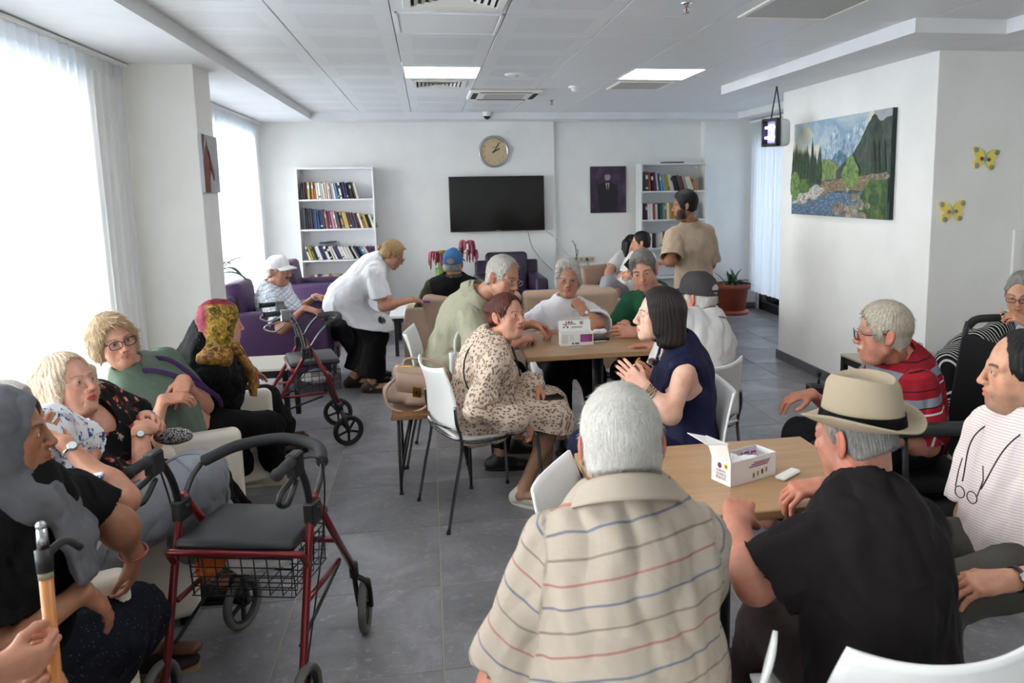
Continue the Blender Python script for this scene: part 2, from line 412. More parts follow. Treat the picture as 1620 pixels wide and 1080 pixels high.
def sprinkler(x, y, label):
    t = thing('sprinkler', label, 'sprinkler', (x, y, CZ), 0, 'ceiling sprinklers')
    MB().lathe([(.03, 0), (.034, -.004), (.012, -.008), (.01, -.02), (0, -.02)], 16).build('base', chrome, t)
    MB().tube([(-.01, 0, -.018), (-.016, 0, -.03), (-.006, 0, -.045)], .0025, 6).tube([(.01, 0, -.018), (.016, 0, -.03), (.006, 0, -.045)], .0025, 6).lathe([(0, -.046), (.022, -.046), (.02, -.049), (0, -.049)], 12).build('arms', chrome, t)
    MB().tube([(0, 0, -.018), (0, 0, -.044)], .0035, 8).build('bulb', mat('red_bulb', '#b02a2a', .2), t)
sprinkler(1.32, 3.96, 'silver sprinkler nearest the camera, at the top edge of the view'); sprinkler(1.32, 8.35, 'small sprinkler far back near the clock wall')
# ------------------------------------------------------------------ windows, glass door, curtains
glassm = mat('clear_glass', '#ffffff', .02)
def _glass(m):
    t = m.node_tree; t.nodes.clear(); o = t.nodes.new('ShaderNodeOutputMaterial'); a = t.nodes.new('ShaderNodeBsdfTransparent'); g = t.nodes.new('ShaderNodeBsdfGlossy'); g.inputs['Roughness'].default_value = .02
    f = t.nodes.new('ShaderNodeFresnel'); f.inputs[0].default_value = 1.45; mx = t.nodes.new('ShaderNodeMixShader'); a.inputs[0].default_value = (.95, .97, .97, 1)
    t.links.new(f.outputs[0], mx.inputs[0]); t.links.new(a.outputs[0], mx.inputs[1]); t.links.new(g.outputs[0], mx.inputs[2]); t.links.new(mx.outputs[0], o.inputs[0])
_glass(glassm)
pvc = mat('white_window_pvc', '#e8e8e8', .4)
def window(name, y0, y1, z0, z1, X, n, fm, t=.06):
    f = MB(); f.box((X - .04, y0, z0), (X + .04, y0 + t, z1)).box((X - .04, y1 - t, z0), (X + .04, y1, z1)).box((X - .04, y0, z0), (X + .04, y1, z0 + t)).box((X - .04, y0, z1 - t), (X + .04, y1, z1))
    o = f.build(name, fm, kind='structure'); w = (y1 - y0) / n
    for k in range(1, n): MB().box((X - .035, y0 + k * w - .035, z0 + t), (X + .035, y0 + k * w + .035, z1 - t)).build('mullion', fm, o)
    for k in range(n): MB().box((X - .004, y0 + k * w + .03, z0 + t), (X + .004, y0 + (k + 1) * w - .03, z1 - t)).build('pane', glassm, o)
    return o
window('window_1', W1[0], W1[1], .09, 2.36, -2.1, 4, pvc); window('window_2', W2[0], W2[1], .09, 2.36, -2.1, 2, pvc)
dm = mat('dark_door_frame', '#1d2024', .45)
window('door_1', 7.1, 9.87, 0.0, 2.3, 4.36, 2, dm, .11)
def sheer(name, c, dens, tl=.55):
    m = bpy.data.materials.new(name); m.use_nodes = True; t = m.node_tree; t.nodes.clear(); N = t.nodes.new
    o = N('ShaderNodeOutputMaterial'); tr = N('ShaderNodeBsdfTransparent'); tl_ = N('ShaderNodeBsdfTranslucent'); df = N('ShaderNodeBsdfDiffuse')
    tl_.inputs[0].default_value = rgb(c); df.inputs[0].default_value = rgb(c); m1 = N('ShaderNodeMixShader'); m2 = N('ShaderNodeMixShader')
    m1.inputs[0].default_value = tl; t.links.new(df.outputs[0], m1.inputs[1]); t.links.new(tl_.outputs[0], m1.inputs[2])
    lw = N('ShaderNodeLayerWeight'); lw.inputs[0].default_value = .35; mp = N('ShaderNodeMapRange'); mp.inputs[3].default_value = dens; mp.inputs[4].default_value = .97
    wv = N('ShaderNodeTexNoise'); tc = N('ShaderNodeTexCoord'); ma = N('ShaderNodeMapping'); ma.inputs['Scale'].default_value = (30, 30, 3); wv.inputs['Scale'].default_value = 2
    t.links.new(tc.outputs['Object'], ma.inputs[0]); t.links.new(ma.outputs[0], wv.inputs['Vector'])
    ad = N('ShaderNodeMath'); ad.operation = 'MULTIPLY_ADD'; ad.inputs[1].default_value = .2; t.links.new(wv.outputs['Fac'], ad.inputs[0]); t.links.new(lw.outputs['Facing'], ad.inputs[2])
    t.links.new(ad.outputs[0], mp.inputs[0]); t.links.new(mp.outputs[0], m2.inputs[0]); t.links.new(tr.outputs[0], m2.inputs[1]); t.links.new(m1.outputs[0], m2.inputs[2]); t.links.new(m2.outputs[0], o.inputs[0]); return m
sheerm = sheer('sheer_white_curtain', '#f4f4f4', .55); sheerm2 = sheer('sheer_curtain_dense', '#e2e4e6', .8)
def curtain(name, label, X, y0, y1, z0, z1, m, per=.105, amp=.022, seed=1, sag=0):
    rnd = random.Random(seed); n = int((y1 - y0) / per); ph = [rnd.uniform(-.5, .5) for _ in range(n + 2)]; am = [rnd.uniform(.5, 1.3) for _ in range(n + 2)]
    def fn(u, v):
        q = u * n; k = int(q); fr = q - k; p = ph[k] * (1 - fr) + ph[k + 1] * fr; a = am[k] * (1 - fr) + am[k + 1] * fr
        tt = 1 - v; e = amp * a * (.45 + .75 * tt)
        return (X + e * math.sin(2 * PI * q + p * 2.2 * tt) + .25 * e * math.sin(4.7 * PI * q + 5 * p), y0 + (y1 - y0) * (u + .006 * tt * math.sin(q * 1.7)), z0 + (z1 - z0) * v + sag * u * tt)
    t = thing(name, label, 'curtain'); MB().grid(fn, n * 10, 10).build('curtain_panel', m, t)
    MB().grid(lambda u, v: tuple(a + b for a, b in zip(fn(u, .965 + .035 * v), (.004, 0, .0))), n * 8, 2).build('header_tape', sheerm2, t)
    MB().box((X - .03, y0 - .05, z1), (X + .03, y1 + .03, z1 + .016)).box((X - .012, y0 - .05, z1 - .006), (X + .012, y1 + .03, z1)).build('curtain_track', trimw, t)
    return t
curtain('sheer_curtain', 'long white sheer curtain along the near left window', -1.87, -.6, 5.56, .03, 2.45, sheerm, seed=3)
curtain('sheer_curtain', 'white sheer curtain of the far left window beyond the column', -1.93, 6.0, 9.98, .03, 2.45, sheerm, seed=5)
curtain('drawn_curtain', 'pale grey pleated curtain at the far right glass door', 4.16, 7.0, 9.8, .27, 2.44, sheerm2, .09, .03, 8)
# outside the windows
sky_block_m = noisy('sky_block_grey', '#98a2ae', '#a4aeba', 1.5, .85, kind='World')
struct('wall_sky_block', MB().box((8.5, -2, -.2), (9, 22, 9)).box((4.5, 16, -.2), (9, 16.5, 9)), sky_block_m)  # unseen walls added to block the sky and dim the far right curtain
outm = noisy('outdoor_paving', '#8fa3bd', '#7b90ac', 2, .8, kind='World')
struct('ground', MB().box((4.5, 2, -.2), (16, 16, -.05)).box((-14, -8, -.2), (-2.2, 18, -.05)), outm)
# wall socket strip, back wall
# ------------------------------------------------------------------ furniture
whitep = mat('white_plastic', '#efefec', .38)
bchrome = mat('dark_chrome', '#7d7f84', .16, 1.0)
black = mat('black_plastic', '#141416', .45)
def wood(name, c1, c2, axis=0, sc=1.0, rough=.42):
    if name in MATS: return MATS[name]
    m = mat(name, c1, rough); t = NT(m); st = [14, 14, 14]; st[axis] = 1.1
    v = t.coord('Object', tuple(s * sc for s in st)); n1 = t.noise(v, 1.6, 8, .65, 1.2); n2 = t.noise(v, 9, 4, .6)
    c = t.mix(.35, t.ramp(n1, [(.32, c1), (.68, c2)]), t.ramp(n2, [(.35, c1), (.65, c2)])); t.base(c); t.bump(n2, .06, .001); return m
# white stacking chair: local +Y is where the sitter looks
def chair_seat():
    def fn(u, v):
        x = (u - .5) * 2; y = v; w = .225 - .02 * (1 - y) - .012 * max(0, y - .85) / .15
        z = .452 - .022 * math.sin(PI * y) * (1 - x * x * .6) + .012 * y - .035 * max(0, y - .86) ** 1.4 * 8 + .02 * max(0, .12 - y) / .12
        return (x * w, -.215 + .44 * y, z)
    return MB().grid(fn, 16, 16, th=.012)
def chair_back():
    def fn(u, v):
        x = (u - .5) * 2; w = .213 + .012 * math.sin(PI * v) - .03 * v ** 2.2
        z = .50 + .29 * v + (.022 * abs(x) ** 2.2) * v ** 3 - .012 * (1 - abs(x)) * (1 - v) ** 2
        y = -.205 - .045 * v - .04 * (1 - x * x) * (.5 + .5 * v) + .02 * math.sin(PI * v)
        return (x * w, y, z)
    return MB().grid(fn, 18, 14, th=-.009)
def make_chair(label, group='white stacking chairs around the tables'):
    t = thing('stacking_chair', label, 'chair', group=group)
    chair_seat().build('seat', whitep, t); chair_back().build('backrest', whitep, t)
    f = MB()
    for s in (-1, 1):
        f.tube(spline([(s * .2, .225, .42), (s * .222, .14, .447), (s * .226, 0, .428), (s * .224, -.12, .43), (s * .2, -.2, .45), (s * .1, -.235, .458), (0, -.24, .46)], 5), .007, 8)
        f.tube([(s * .2, .225, .42), (s * .1, .232, .418), (0, .233, .418)], .007, 8)
    f.build('seat_frame', bchrome, t)
    for s in (-1, 1):
        MB().tube(spline([(s * .222, -.215, .62), (s * .228, -.212, .54), (s * .23, -.19, .42), (s * .232, -.235, .2), (s * .235, -.275, .008)], 5), .0095, 10, flat=.8).tube([(s * .235, -.2755, .016), (s * .235, -.277, 0)], .0115, 8, mi=1).build('leg', [bchrome, black], t)
        MB().tube(spline([(s * .2, .21, .425), (s * .215, .222, .38), (s * .228, .235, .15), (s * .232, .24, .008)], 5), .0095, 10).tube([(s * .232, .24, .016), (s * .232, .24, 0)], .0115, 8, mi=1).build('leg', [bchrome, black], t)
    MB().tube([(-.222, -.2, .515), (-.12, -.232, .497), (0, -.245, .49), (.12, -.232, .497), (.222, -.2, .515)], .006, 8).build('back_rail', bchrome, t)
    return t
ch0 = make_chair('white shell chair with chrome legs under the woman in the spotted dress')
D = math.radians
def pl_chair(x, y, face, label, first=False):
    """face: world direction in degrees the sitter looks, 0 = +X"""
    if first: ch0.location = (x, y, 0); ch0.rotation_euler = (0, 0, D(face - 90)); ch0['label'] = label; return ch0
    return dup(ch0, (x, y, 0), D(face - 90), label)
pl_chair(.225, 3.975, 18, 'white shell chair with chrome legs under the woman in the spotted dress', True)
pl_chair(.115, 4.84, -6, 'white chair partly hidden behind the beige handbag, under the man in the sage shirt')
pl_chair(.86, 5.17, -92, 'white chair under the white-haired woman at the far side of the table')
pl_chair(.97, 3.18, 172, 'white chair under the woman in the navy top')
pl_chair(1.23, 3.78, 116, 'white chair under the man in the grey cap and white shirt')
pl_chair(1.40, 4.95, -135, 'white chair under the grey-haired man in the green shirt')
pl_chair(.565, 2.14, -26, 'empty white chair between the two tables, at the left end of the front table')
pl_chair(.31, 1.37, 132, 'white chair under the man in the striped polo shirt')
pl_chair(.93, 1.46, 84, 'white chair back at the bottom right, behind the man in the straw hat')
# cafe tables
oak = wood('oak_laminate', '#987450', '#b08d66', 0, .9, .35)
oakd = wood('walnut_laminate', '#6f4c30', '#875f40', 1, .9, .35)
pale = wood('pale_ash_laminate', '#cfc8b8', '#e3ddd0', 0, .9, .4)
def table(label, x0, x1, y0, y1, h, m, group=None, legs=True, name='cafe_table', th=.028, inset=.06, rz=0):
    cx, cy = (x0 + x1) / 2, (y0 + y1) / 2; t = thing(name, label, 'table', (cx, cy, 0), rz, group); a, b = (x1 - x0) / 2, (y1 - y0) / 2
    MB().box((-a, -b, h - th), (a, b, h), bev=.003).build('tabletop', m, t)
    if legs:
        for sx in (-1, 1):
            for sy in (-1, 1): MB().box((sx * (a - inset) - .018, sy * (b - inset) - .018, 0), (sx * (a - inset) + .018, sy * (b - inset) + .018, h - th), bev=.002).build('leg', black, t)
        f = MB(); A, B = a - inset, b - inset
        for s in (-1, 1): f.box((-A, s * B - .01, h - th - .045), (A, s * B + .01, h - th)).box((s * A - .01, -B, h - th - .045), (s * A + .01, B, h - th))
        f.build('apron', black, t)
    return t
def pedestal(t, h, th=.028):
    MB().box((-.22, -.22, 0), (.22, .22, .012), bev=.004).build('foot_plate', black, t)
    MB().tube([(0, 0, .01), (0, 0, h - th)], .035, 16).build('column', black, t)
    MB().box((-.2, -.03, h - th - .02), (.2, .03, h - th)).box((-.03, -.2, h - th - .02), (.03, .2, h - th)).build('spider', black, t)
t = table('oak topped table in the middle with a white carton and four people round it', .494, 1.44, 4.135, 4.93, .75, oak, 'oak topped cafe tables', legs=False); pedestal(t, .75)
t = table('oak topped front table with an open carton, before the straw hat', .46, 1.29, 1.965, 2.56, .75, oak, 'oak topped cafe tables', legs=False); pedestal(t, .75)
# small side table with black hairpin legs
def hairpin(label, cx, cy, a, b, h, m, rz=0, name='side_table'):
    t = thing(name, label, 'table', (cx, cy, 0), rz); MB().box((-a, -b, h - .022), (a, b, h), bev=.0025).build('tabletop', m, t)
    for sx in (-1, 1):
        for sy in (-1, 1):
            x, y = sx * (a - .035), sy * (b - .035)
            MB().tube([(x - sx * .0, y, h - .022), (x, y, .03), (x, y, .0)], .0085, 8).tube([(x - sx * .075, y - sy * .03, h - .022), (x - sx * .008, y - sy * .003, .12), (x, y, .05)], .0075, 8).tube([(x, y, .012), (x, y, 0)], .012, 8).build('leg', black, t)
    return t
hairpin('walnut side table with black hairpin legs holding the beige handbag', -.015, 4.43, .225, .235, .45, oakd)
# low black framed tables
table('pale topped low table with black legs beside the column, near the purple armchair', -1.45, -1.0, 5.585, 6.05, .45, pale, name='low_table', inset=.02, th=.02)
table('pale topped low table with a white mug by the right wall', 2.61, 3.2, 4.16, 4.66, .55, wood('greyish_ash', '#a99c88', '#bdb19e', 0, .9), name='low_table', inset=.02, th=.015)
table('white topped coffee table behind the back of the beige sofa', -.42, .1, 7.9, 8.9, .42, mat('white_laminate', '#e8e8e8', .3), name='coffee_table')
table('beige coffee table between the beige armchair and the table of four', 1.48, 2.1, 6.3, 6.8, .40, pale, name='coffee_table')
# armchairs and sofas: local +Y is where the sitter looks
def leather(name, c1, c2, rough=.42):
    m = noisy(name, c1, c2, 5, rough, .12, 260, bd=.0006); return m
purple = leather('purple_leather', '#43264f', '#4c2c5a'); cream = leather('cream_leather', '#d8cfc0', '#e2dacc', .5); beige = leather('beige_leather', '#a08570', '#ab917c', .5)
purple_d = leather('deep_purple_leather', '#2c1f38', '#33253f')
def puff(a, b, bev=.05, crown=.0, seg=4):
    """upholstered block: rounded box with a slightly swollen surface"""
    mb = MB(); mb.box(a, b, bev=bev, seg=seg); c = [(p + q) / 2 for p, q in zip(a, b)]; h = [abs(q - p) / 2 for p, q in zip(a, b)]
    return mb
def armchair(label, m, w=.8, d=.8, seat_h=.43, arm_h=.62, back_h=.86, arm_w=.15, n=1, name='armchair', group=None, foot=.07, rake=.06, cat='armchair', base0=None):
    t = thing(name, label, cat, group=group); a = w / 2; f = foot if base0 is None else base0
    MB().box((-a + arm_w - .01, -d / 2 + .04, f), (a - arm_w + .01, d / 2 - .02, seat_h - .13), bev=.012, seg=2).build('base', m, t)
    sw = (w - 2 * arm_w) / n
    for k in range(n):
        x0 = -a + arm_w + k * sw
        puff((x0 + .003, -d / 2 + .14, seat_h - .15), (x0 + sw - .003, d / 2 + .01, seat_h), .04).build('seat_cushion', m, t)
        M_ = Matrix.Translation((0, -d / 2 + .1, seat_h - .1)) @ Matrix.Rotation(rake * 2.2, 4, 'X')
        mb = MB(); mb.box((x0 + .003, -.085, 0), (x0 + sw - .003, .085, back_h - seat_h + .1), bev=.05, seg=4, M=M_); mb.build('back_cushion', m, t)
    MB().box((-a + .02, -d / 2 - .0, f), (a - .02, -d / 2 + .07, back_h - .1), bev=.03, seg=3).build('back_panel', m, t)
    for s in (-1, 1): MB().box((s * (a - arm_w), -d / 2 + .01, f), (s * a, d / 2, arm_h), bev=.035, seg=4).build('arm', m, t)
    for sx in (-1, 1):
        for sy in (-1, 1): MB().tube([(sx * (a - .06), sy * (d / 2 - .06), f + .005), (sx * (a - .06), sy * (d / 2 - .06), 0)], .018, 10).build('foot', black, t)
    return t
def place(t, x, y, face): t.location = (x, y, 0); t.rotation_euler = (0, 0, D(face - 90)); return t
place(armchair('purple leather armchair with the man in the white cap', purple, .78, .8, .43, .69, .92, foot=.14), -1.24, 7.0, 0)
place(armchair('purple leather armchair against the tall bookshelf, behind the man in the white cap', purple, .8, .8, .43, .69, .92, foot=.1), -1.15, 8.95, 0)
place(armchair('dark purple armchair with a high square back under the television', purple_d, .82, .8, .43, .62, .88, foot=.08), .93, 9.35, -90)
place(armchair('long beige leather sofa with its back to the table', beige, 2.0, .85, .43, .6, .78, n=2, name='sofa', cat='sofa', foot=.05, rake=.04, arm_w=.16), .76, 7.02, 90)
s2 = place(armchair('beige leather armchair at the far wall near the second bookshelf', beige, .75, .75, .43, .6, .78, foot=.05), 1.98, 8.45, -60)
place(armchair('beige leather armchair in front of the standing man', beige, .8, .8, .43, .62, .72, foot=.05, name='armchair'), 2.0, 7.2, 110)
def tub(label, x, y, face, group='cream leather tub armchairs in a row by the window', w=.64):
    t = place(armchair(label, cream, w, .74, .40, .56, .80, arm_w=.1, group=group, foot=.04, rake=.1), x, y, face); return t
tub('cream leather armchair under the woman in the green shirt', -1.36, 3.93, 22)
tub('cream leather armchair under the blonde woman in the flowered dress', -1.38, 3.2, 22)
tub('cream leather armchair under the woman in the blue and white blouse', -1.36, 2.5, 22)
tub('cream leather armchair under the woman in the grey headscarf', -1.30, 1.82, 22)
tub('cream leather armchair in the near left corner, mostly out of view', -1.15, 1.15, 22)
place(armchair('cream leather armchair behind the wheelchair, under the sewing woman', cream, .76, .76, .42, .58, .80, foot=.05, rake=.1), 3.35, 3.72, -165)
tub('cream leather armchair under the woman in the red and gold headscarf', -1.36, 4.68, 22)
# ------------------------------------------------------------------ bookshelves
shelfm = mat('white_shelf_board', '#eeeef0', .4)
def bookshelf(label, x0, x1, yf, d, levels, h, m):
    t = thing('bookshelf', label, 'bookshelf', ((x0 + x1) / 2, yf + d / 2, 0)); a = (x1 - x0) / 2; b = d / 2; s = .018
    for q in (-1, 1): MB().box((q * a, -b, 0), (q * (a - s), b, h)).build('side_panel', m, t)
    MB().box((-a + s, -b, h - s), (a - s, b - .008, h)).build('top_panel', m, t); MB().box((-a + s, b - .006, .03), (a - s, b, h - s)).build('back_panel', m, t)
    for z in levels: MB().box((-a + s, -b + .004, z - s), (a - s, b - .008, z)).build('shelf', m, t)
    for q in (-1, 1): MB().box((q * (a - .05) - .014, b - .03, h - s - .045), (q * (a - .05) + .014, b - .007, h - s - .012), bev=.004).build('wall_bracket', trimw, t)
    return t
bookshelf('tall white bookshelf with four rows of books, left of the television', -1.515, -.628, 9.78, .26, (.1, .47, .838, 1.207, 1.56), 1.93, shelfm)
bookshelf('white bookshelf with three rows of books behind the standing man', 2.638, 3.5, 9.66, .26, (.1, .5, .873, 1.23, 1.588), 1.93, mat('shelf_offwhite', '#dcdcda', .45))
pagem = mat('book_pages', '#e2dccb', .9)
def books(x0, z, yf, spec, group, place_txt, gap=0):
    """spec: list of (colour, colour name, width, height, lean degrees)"""
    x = x0; prev = 0
    for k, (c, cn, wd, ht, lean) in enumerate(spec):
        la = math.radians(lean); dp = .135 if ht < .2 else .15
        if lean != prev: x += ht * max(0, math.tan(la) - math.tan(math.radians(prev))) * .55 + (.002 if lean else 0)
        prev = lean
        cm = BOOKM.get(c)
        if cm is None: cm = BOOKM[c] = mat('cover_' + c.strip('#'), c, .55)
        wd2 = wd / math.cos(la)
        M_ = Matrix.Translation((x + wd, yf + .012 + (k * 7 % 5) * .004, z)) @ Matrix.Rotation(-la, 4, 'Y') if False else Matrix.Translation((x, yf + .012 + (k * 7 % 5) * .004, z)) @ Matrix.Rotation(-la, 4, 'Y')
        mb = MB(); tk = .0022
        mb.box((0, 0, 0), (wd, tk, ht), 0).box((0, 0, 0), (tk, dp, ht), 0).box((wd - tk, 0, 0), (wd, dp, ht), 0).box((tk, tk, .003), (wd - tk, dp - .003, ht - .003), 1)
        if (k * 5 + int(ht * 1000)) % 3 == 0: mb.box((tk, -.0004, ht * .62), (wd - tk, 0, ht * .82), 2)
        if (k * 3 + int(ht * 1000)) % 4 == 0: mb.box((tk, -.0004, ht * .12), (wd - tk, 0, ht * .2), 2)
        o = mb.build('book', [cm, pagem, BOOKM['band'] if k % 2 else BOOKM['band2']])
        o.matrix_world = M_ @ Matrix.Translation((-wd if False else 0, 0, 0))
        lab = f'{cn} book, {ORD(k + 1)} from the left on {place_txt}'
        o['label'] = lab; o['category'] = 'book'; o['group'] = group
        x += wd2 + .0012
    return x
BOOKM = {'band': mat('spine_band', '#d9d6cc', .5), 'band2': mat('spine_band_dark', '#2a2d3a', .5)}
_O = 'first second third fourth fifth sixth seventh eighth ninth tenth eleventh twelfth thirteenth fourteenth fifteenth sixteenth seventeenth eighteenth nineteenth twentieth'.split()
def ORD(n): return _O[n - 1] if n <= 20 else 'twenty-' + _O[n - 21] if n < 30 else 'thirtieth' if n == 30 else 'thirty-' + _O[n - 31]
CN = dict(k=('#17181c', 'black'), g=('#3a3d42', 'dark grey'), w=('#e6e3dc', 'white'), c=('#d9cfb4', 'cream'), y=('#b3a24a', 'yellow'), o=('#b9793f', 'tan brown'), m=('#5e2438', 'maroon'), v=('#3c3660', 'violet'), b=('#34507a', 'blue'), n=('#1f2c4e', 'navy'), l=('#6d9ab5', 'light blue'), r=('#9a4238', 'red'), p=('#b98a94', 'pink'), t=('#57898a', 'teal'), e=('#9db35c', 'green'), s=('#a9a8aa', 'silver grey'), d=('#5a3a2c', 'dark brown'), q=('#8a4a78', 'mauve'), G=('#86a850', 'lime green'), f=('#2f6b46', 'forest green'))
def row(s, hs, lean, seed, wmul=1.0):
    r = random.Random(seed); out = []
    for i, ch in enumerate(s):
        c, n = CN[ch]; f = i / max(1, len(s) - 1); h = hs[0] * (1 - f) + hs[1] * f + r.uniform(-.008, .008)
        ln = lean[0] + (lean[1] - lean[0]) * f
        out.append((c, n, r.uniform(.015, .026) * wmul, h, round(ln)))
    return out
books(-1.47, 1.56, 9.79, row('kmkygoowwwccwpswlbwkvvkkgc', (.2, .19), (0, 12), 1, 1.12), 'books on the top shelf of the tall bookshelf', 'the top shelf of the tall bookshelf')
books(-1.465, 1.207, 9.79, row('gkkgnbbnvomqpptkocymvddwoykwG', (.245, .16), (0, 19), 2, 1.2), 'books on the second shelf of the tall bookshelf', 'the second shelf of the tall bookshelf')
books(-1.45, .838, 9.79, row('cyykwwvvwkwwmvwwwwkwgkblwmbmr', (.17, .155), (16, 30), 3, 1.18), 'books on the third shelf of the tall bookshelf', 'the third shelf of the tall bookshelf')
books(-1.44, .47, 9.79, row('oqqcgkwwcooccyrrtblrpcwkoemwcn', (.185, .19), (1, 2), 4, 1.25), 'books on the fourth shelf of the tall bookshelf', 'the fourth shelf of the tall bookshelf')
books(2.67, 1.588, 9.67, row('gdrkmsbllyywwkkdmsccoo', (.24, .17), (1, 22), 5, 1.3), 'books on the top shelf of the shorter row bookshelf', 'the top shelf behind the standing man')
books(2.67, 1.23, 9.67, row('kmwwrskftocyoywcgkkwn', (.2, .2), (2, 0), 6, 1.35), 'books on the middle shelf of the right bookshelf', 'the middle shelf behind the standing man')
books(2.69, .873, 9.67, row('yeqwmgswcgkowyordkm', (.19, .19), (0, 0), 7, 1.3), 'books on the low shelf of the right bookshelf', 'the low shelf behind the standing man')
books(-1.435, .1, 9.79, row('kwbmcowgrtkcy', (.2, .2), (0, 3), 8, 1.1), 'books on the bottom shelf of the tall bookshelf', 'the bottom shelf of the tall bookshelf')
o = MB().box((0, 0, 0), (.2, .14, .012)).build('book', [BOOKM['band2']]); o.location = (-1.30, 9.85, 1.03); o['label'] = 'thin dark book lying flat on top of the third row'; o['category'] = 'book'
o.rotation_euler = (0, -.04, .1)
o = MB().box((0, 0, 0), (.22, .15, .008)).build('magazine', [mat('magazine_green', '#5f7a5a', .5)]); o.location = (-.86, 9.86, 1.56); o['label'] = 'thin magazine lying flat at the right end of the top shelf'; o['category'] = 'magazine'
o = MB().box((0, 0, 0), (.26, .18, .02), bev=.002).build('folder', [mat('folder_grey', '#4a4a48', .5)]); o.location = (2.95, 9.7, 1.93); o['label'] = 'flat grey folder lying on top of the right bookshelf'; o['category'] = 'folder'
# ------------------------------------------------------------------ television, clock, pictures
t = thing('television', 'large black flat television on the back wall', 'television', (.862, 9.98, 1.463))
MB().box((-.595, -.02, -.342), (.595, .012, .342), bev=.006, seg=2).build('bezel', mat('tv_bezel', '#2b2b2d', .35, .4), t)
MB().box((-.585, -.0215, -.325), (.585, -.019, .334)).build('screen', mat('tv_screen', '#050506', .12), t)
MB().box((-.2, .012, -.2), (.2, .068, .2)).build('wall_mount', black, t); MB().box((-.03, -.023, -.338), (.03, -.0215, -.33)).build('badge', mat('badge_grey', '#8a8a8e', .4), t)
t = thing('wall_clock', 'round silver rimmed wall clock with a tan face above the television', 'clock', (.842, 10.045, 2.108))
RX = Matrix.Rotation(PI / 2, 4, 'X')
silver = mat('brushed_silver', '#b4b6b8', .3, .9)
MB().lathe([(.165, 0), (.19, .004), (.196, .02), (.188, .038), (.17, .04), (.163, .03)], 48, M=RX).build('rim', silver, t)
MB().lathe([(0, .022), (.166, .022)], 48, M=RX).build('face', noisy('clock_face', '#cdb58f', '#c2aa84', 4, .5), t)
ink = mat('black_ink', '#17171a', .6)
for k in range(12):
    a = math.radians(90 - 30 * (k + 1)); r = .132
    text('numeral', str(k + 1), .034, t, Matrix.Translation((r * math.cos(a), -.0235, r * math.sin(a))) @ RX, mat('clock_numeral', '#6d7880', .6))
MB().box((-.024, -.0238, .051), (.024, -.023, .058), bev=.0003).build('printed_badge', mat('clock_blue', '#4b6f8e', .6), t)
for k, (ang, ln, wd) in enumerate(((63, .085, .007), (32, .125, .005))):
    a = math.radians(90 - ang); MB().box((-.02, -.001, -wd), (ln, .001, wd), M=Matrix.Translation((0, -.027 - .002 * k, 0)) @ Matrix.Rotation(-a, 4, 'Y')).build('hand', ink, t)
MB().lathe([(0, .03), (.008, .03), (.009, .022)], 12, M=RX).build('hub', ink, t)
# portrait photograph
def portrait_mat():
    m = mat('portrait_print', '#241a26', .35); t = NT(m); v = t.coord('Object'); n = t.noise(v, 7, 5); t.base(t.ramp(n, [(.3, '#221926'), (.5, '#3a2840'), (.7, '#60406a')])); return m
t = thing('portrait', 'dark violet framed portrait print of a standing man in a suit on the back wall', 'picture', (2.313, 10.085, 1.615))
MB().box((-.236, -.012, -.297), (.236, .01, .297), bev=.003).build('frame', mat('thin_black_frame', '#121014', .4), t); MB().box((-.228, -.014, -.289), (.228, -.011, .289)).build('print', portrait_mat(), t)
def flat(poly, name, m, y, par, cx=0, cz=0, th=.0006):
    MB().prism([(a + cx, b + cz) for a, b in poly], th, M=Matrix.Translation((0, y, 0)) @ RX).build(name, m, par)
pf = mat('print_face', '#a8959e', .5); ps = mat('print_suit', '#17131b', .5); psh = mat('print_shirt', '#b5a8b2', .5); ph = mat('print_hair', '#4b4048', .5)
flat([(-.115, -.28), (-.13, -.05), (-.125, .06), (-.04, .1), (.04, .1), (.125, .06), (.145, -.06), (.12, -.28)], 'printed_suit', ps, -.0142, t, -.01)
flat([(-.026, .085), (.026, .085), (.012, .0), (0, -.02), (-.012, .0)], 'printed_shirt', psh, -.0148, t, -.01)
flat([(-.008, .075), (.008, .075), (.01, -.02), (0, -.04), (-.01, -.02)], 'printed_tie', ps, -.0154, t, -.01)
flat([(.038 * math.cos(a), .165 + .05 * math.sin(a)) for a in np.linspace(0, 2 * PI, 20)[:-1]], 'printed_face', pf, -.015, t, -.01)
flat([(.039 * math.cos(a), .185 + .034 * math.sin(a)) for a in np.linspace(.1, PI - .1, 12)], 'printed_hair', ph, -.0155, t, -.01)
for q in (-.014, .014): flat([(q - .008, .166), (q + .008, .166), (q + .008, .169), (q - .008, .169)], 'printed_brow', ps, -.0156, t, -.01)
# horse picture on the column side
t = thing('horse_picture', 'small canvas of a chestnut horse head on the side of the column', 'picture', (-1.455, 5.75, 1.845))
RY = Matrix(((0, 0, 1, 0), (1, 0, 0, 0), (0, 1, 0, 0), (0, 0, 0, 1)))
def flatx(poly, name, m, x, par, th=.0006): MB().prism(poly, th, M=Matrix.Translation((x, 0, 0)) @ RY).build(name, m, par)
MB().box((0, -.19, -.19), (.025, .19, .19), bev=.002).build('canvas', noisy('grey_canvas', '#9a9ca0', '#b4b5b7', 4, .7), t)
hb = noisy('horse_brown', '#5a241c', '#7c3a2a', 12, .6)
flatx([(-.188, -.188), (-.188, .02), (-.14, .1), (-.1, .13), (-.085, .17), (-.07, .125), (-.03, .08), (.03, -.01), (.07, -.07), (.06, -.11), (.03, -.11), (0, -.07), (-.03, -.05), (-.05, -.1), (-.06, -.188)], 'printed_horse', hb, .0255, t)
flatx([(-.19, .19), (-.19, .04), (-.16, .1), (-.12, .19)], 'printed_shade', mat('print_maroon', '#5d2430', .6), .0258, t)
dk = mat('print_dark', '#221512', .6)
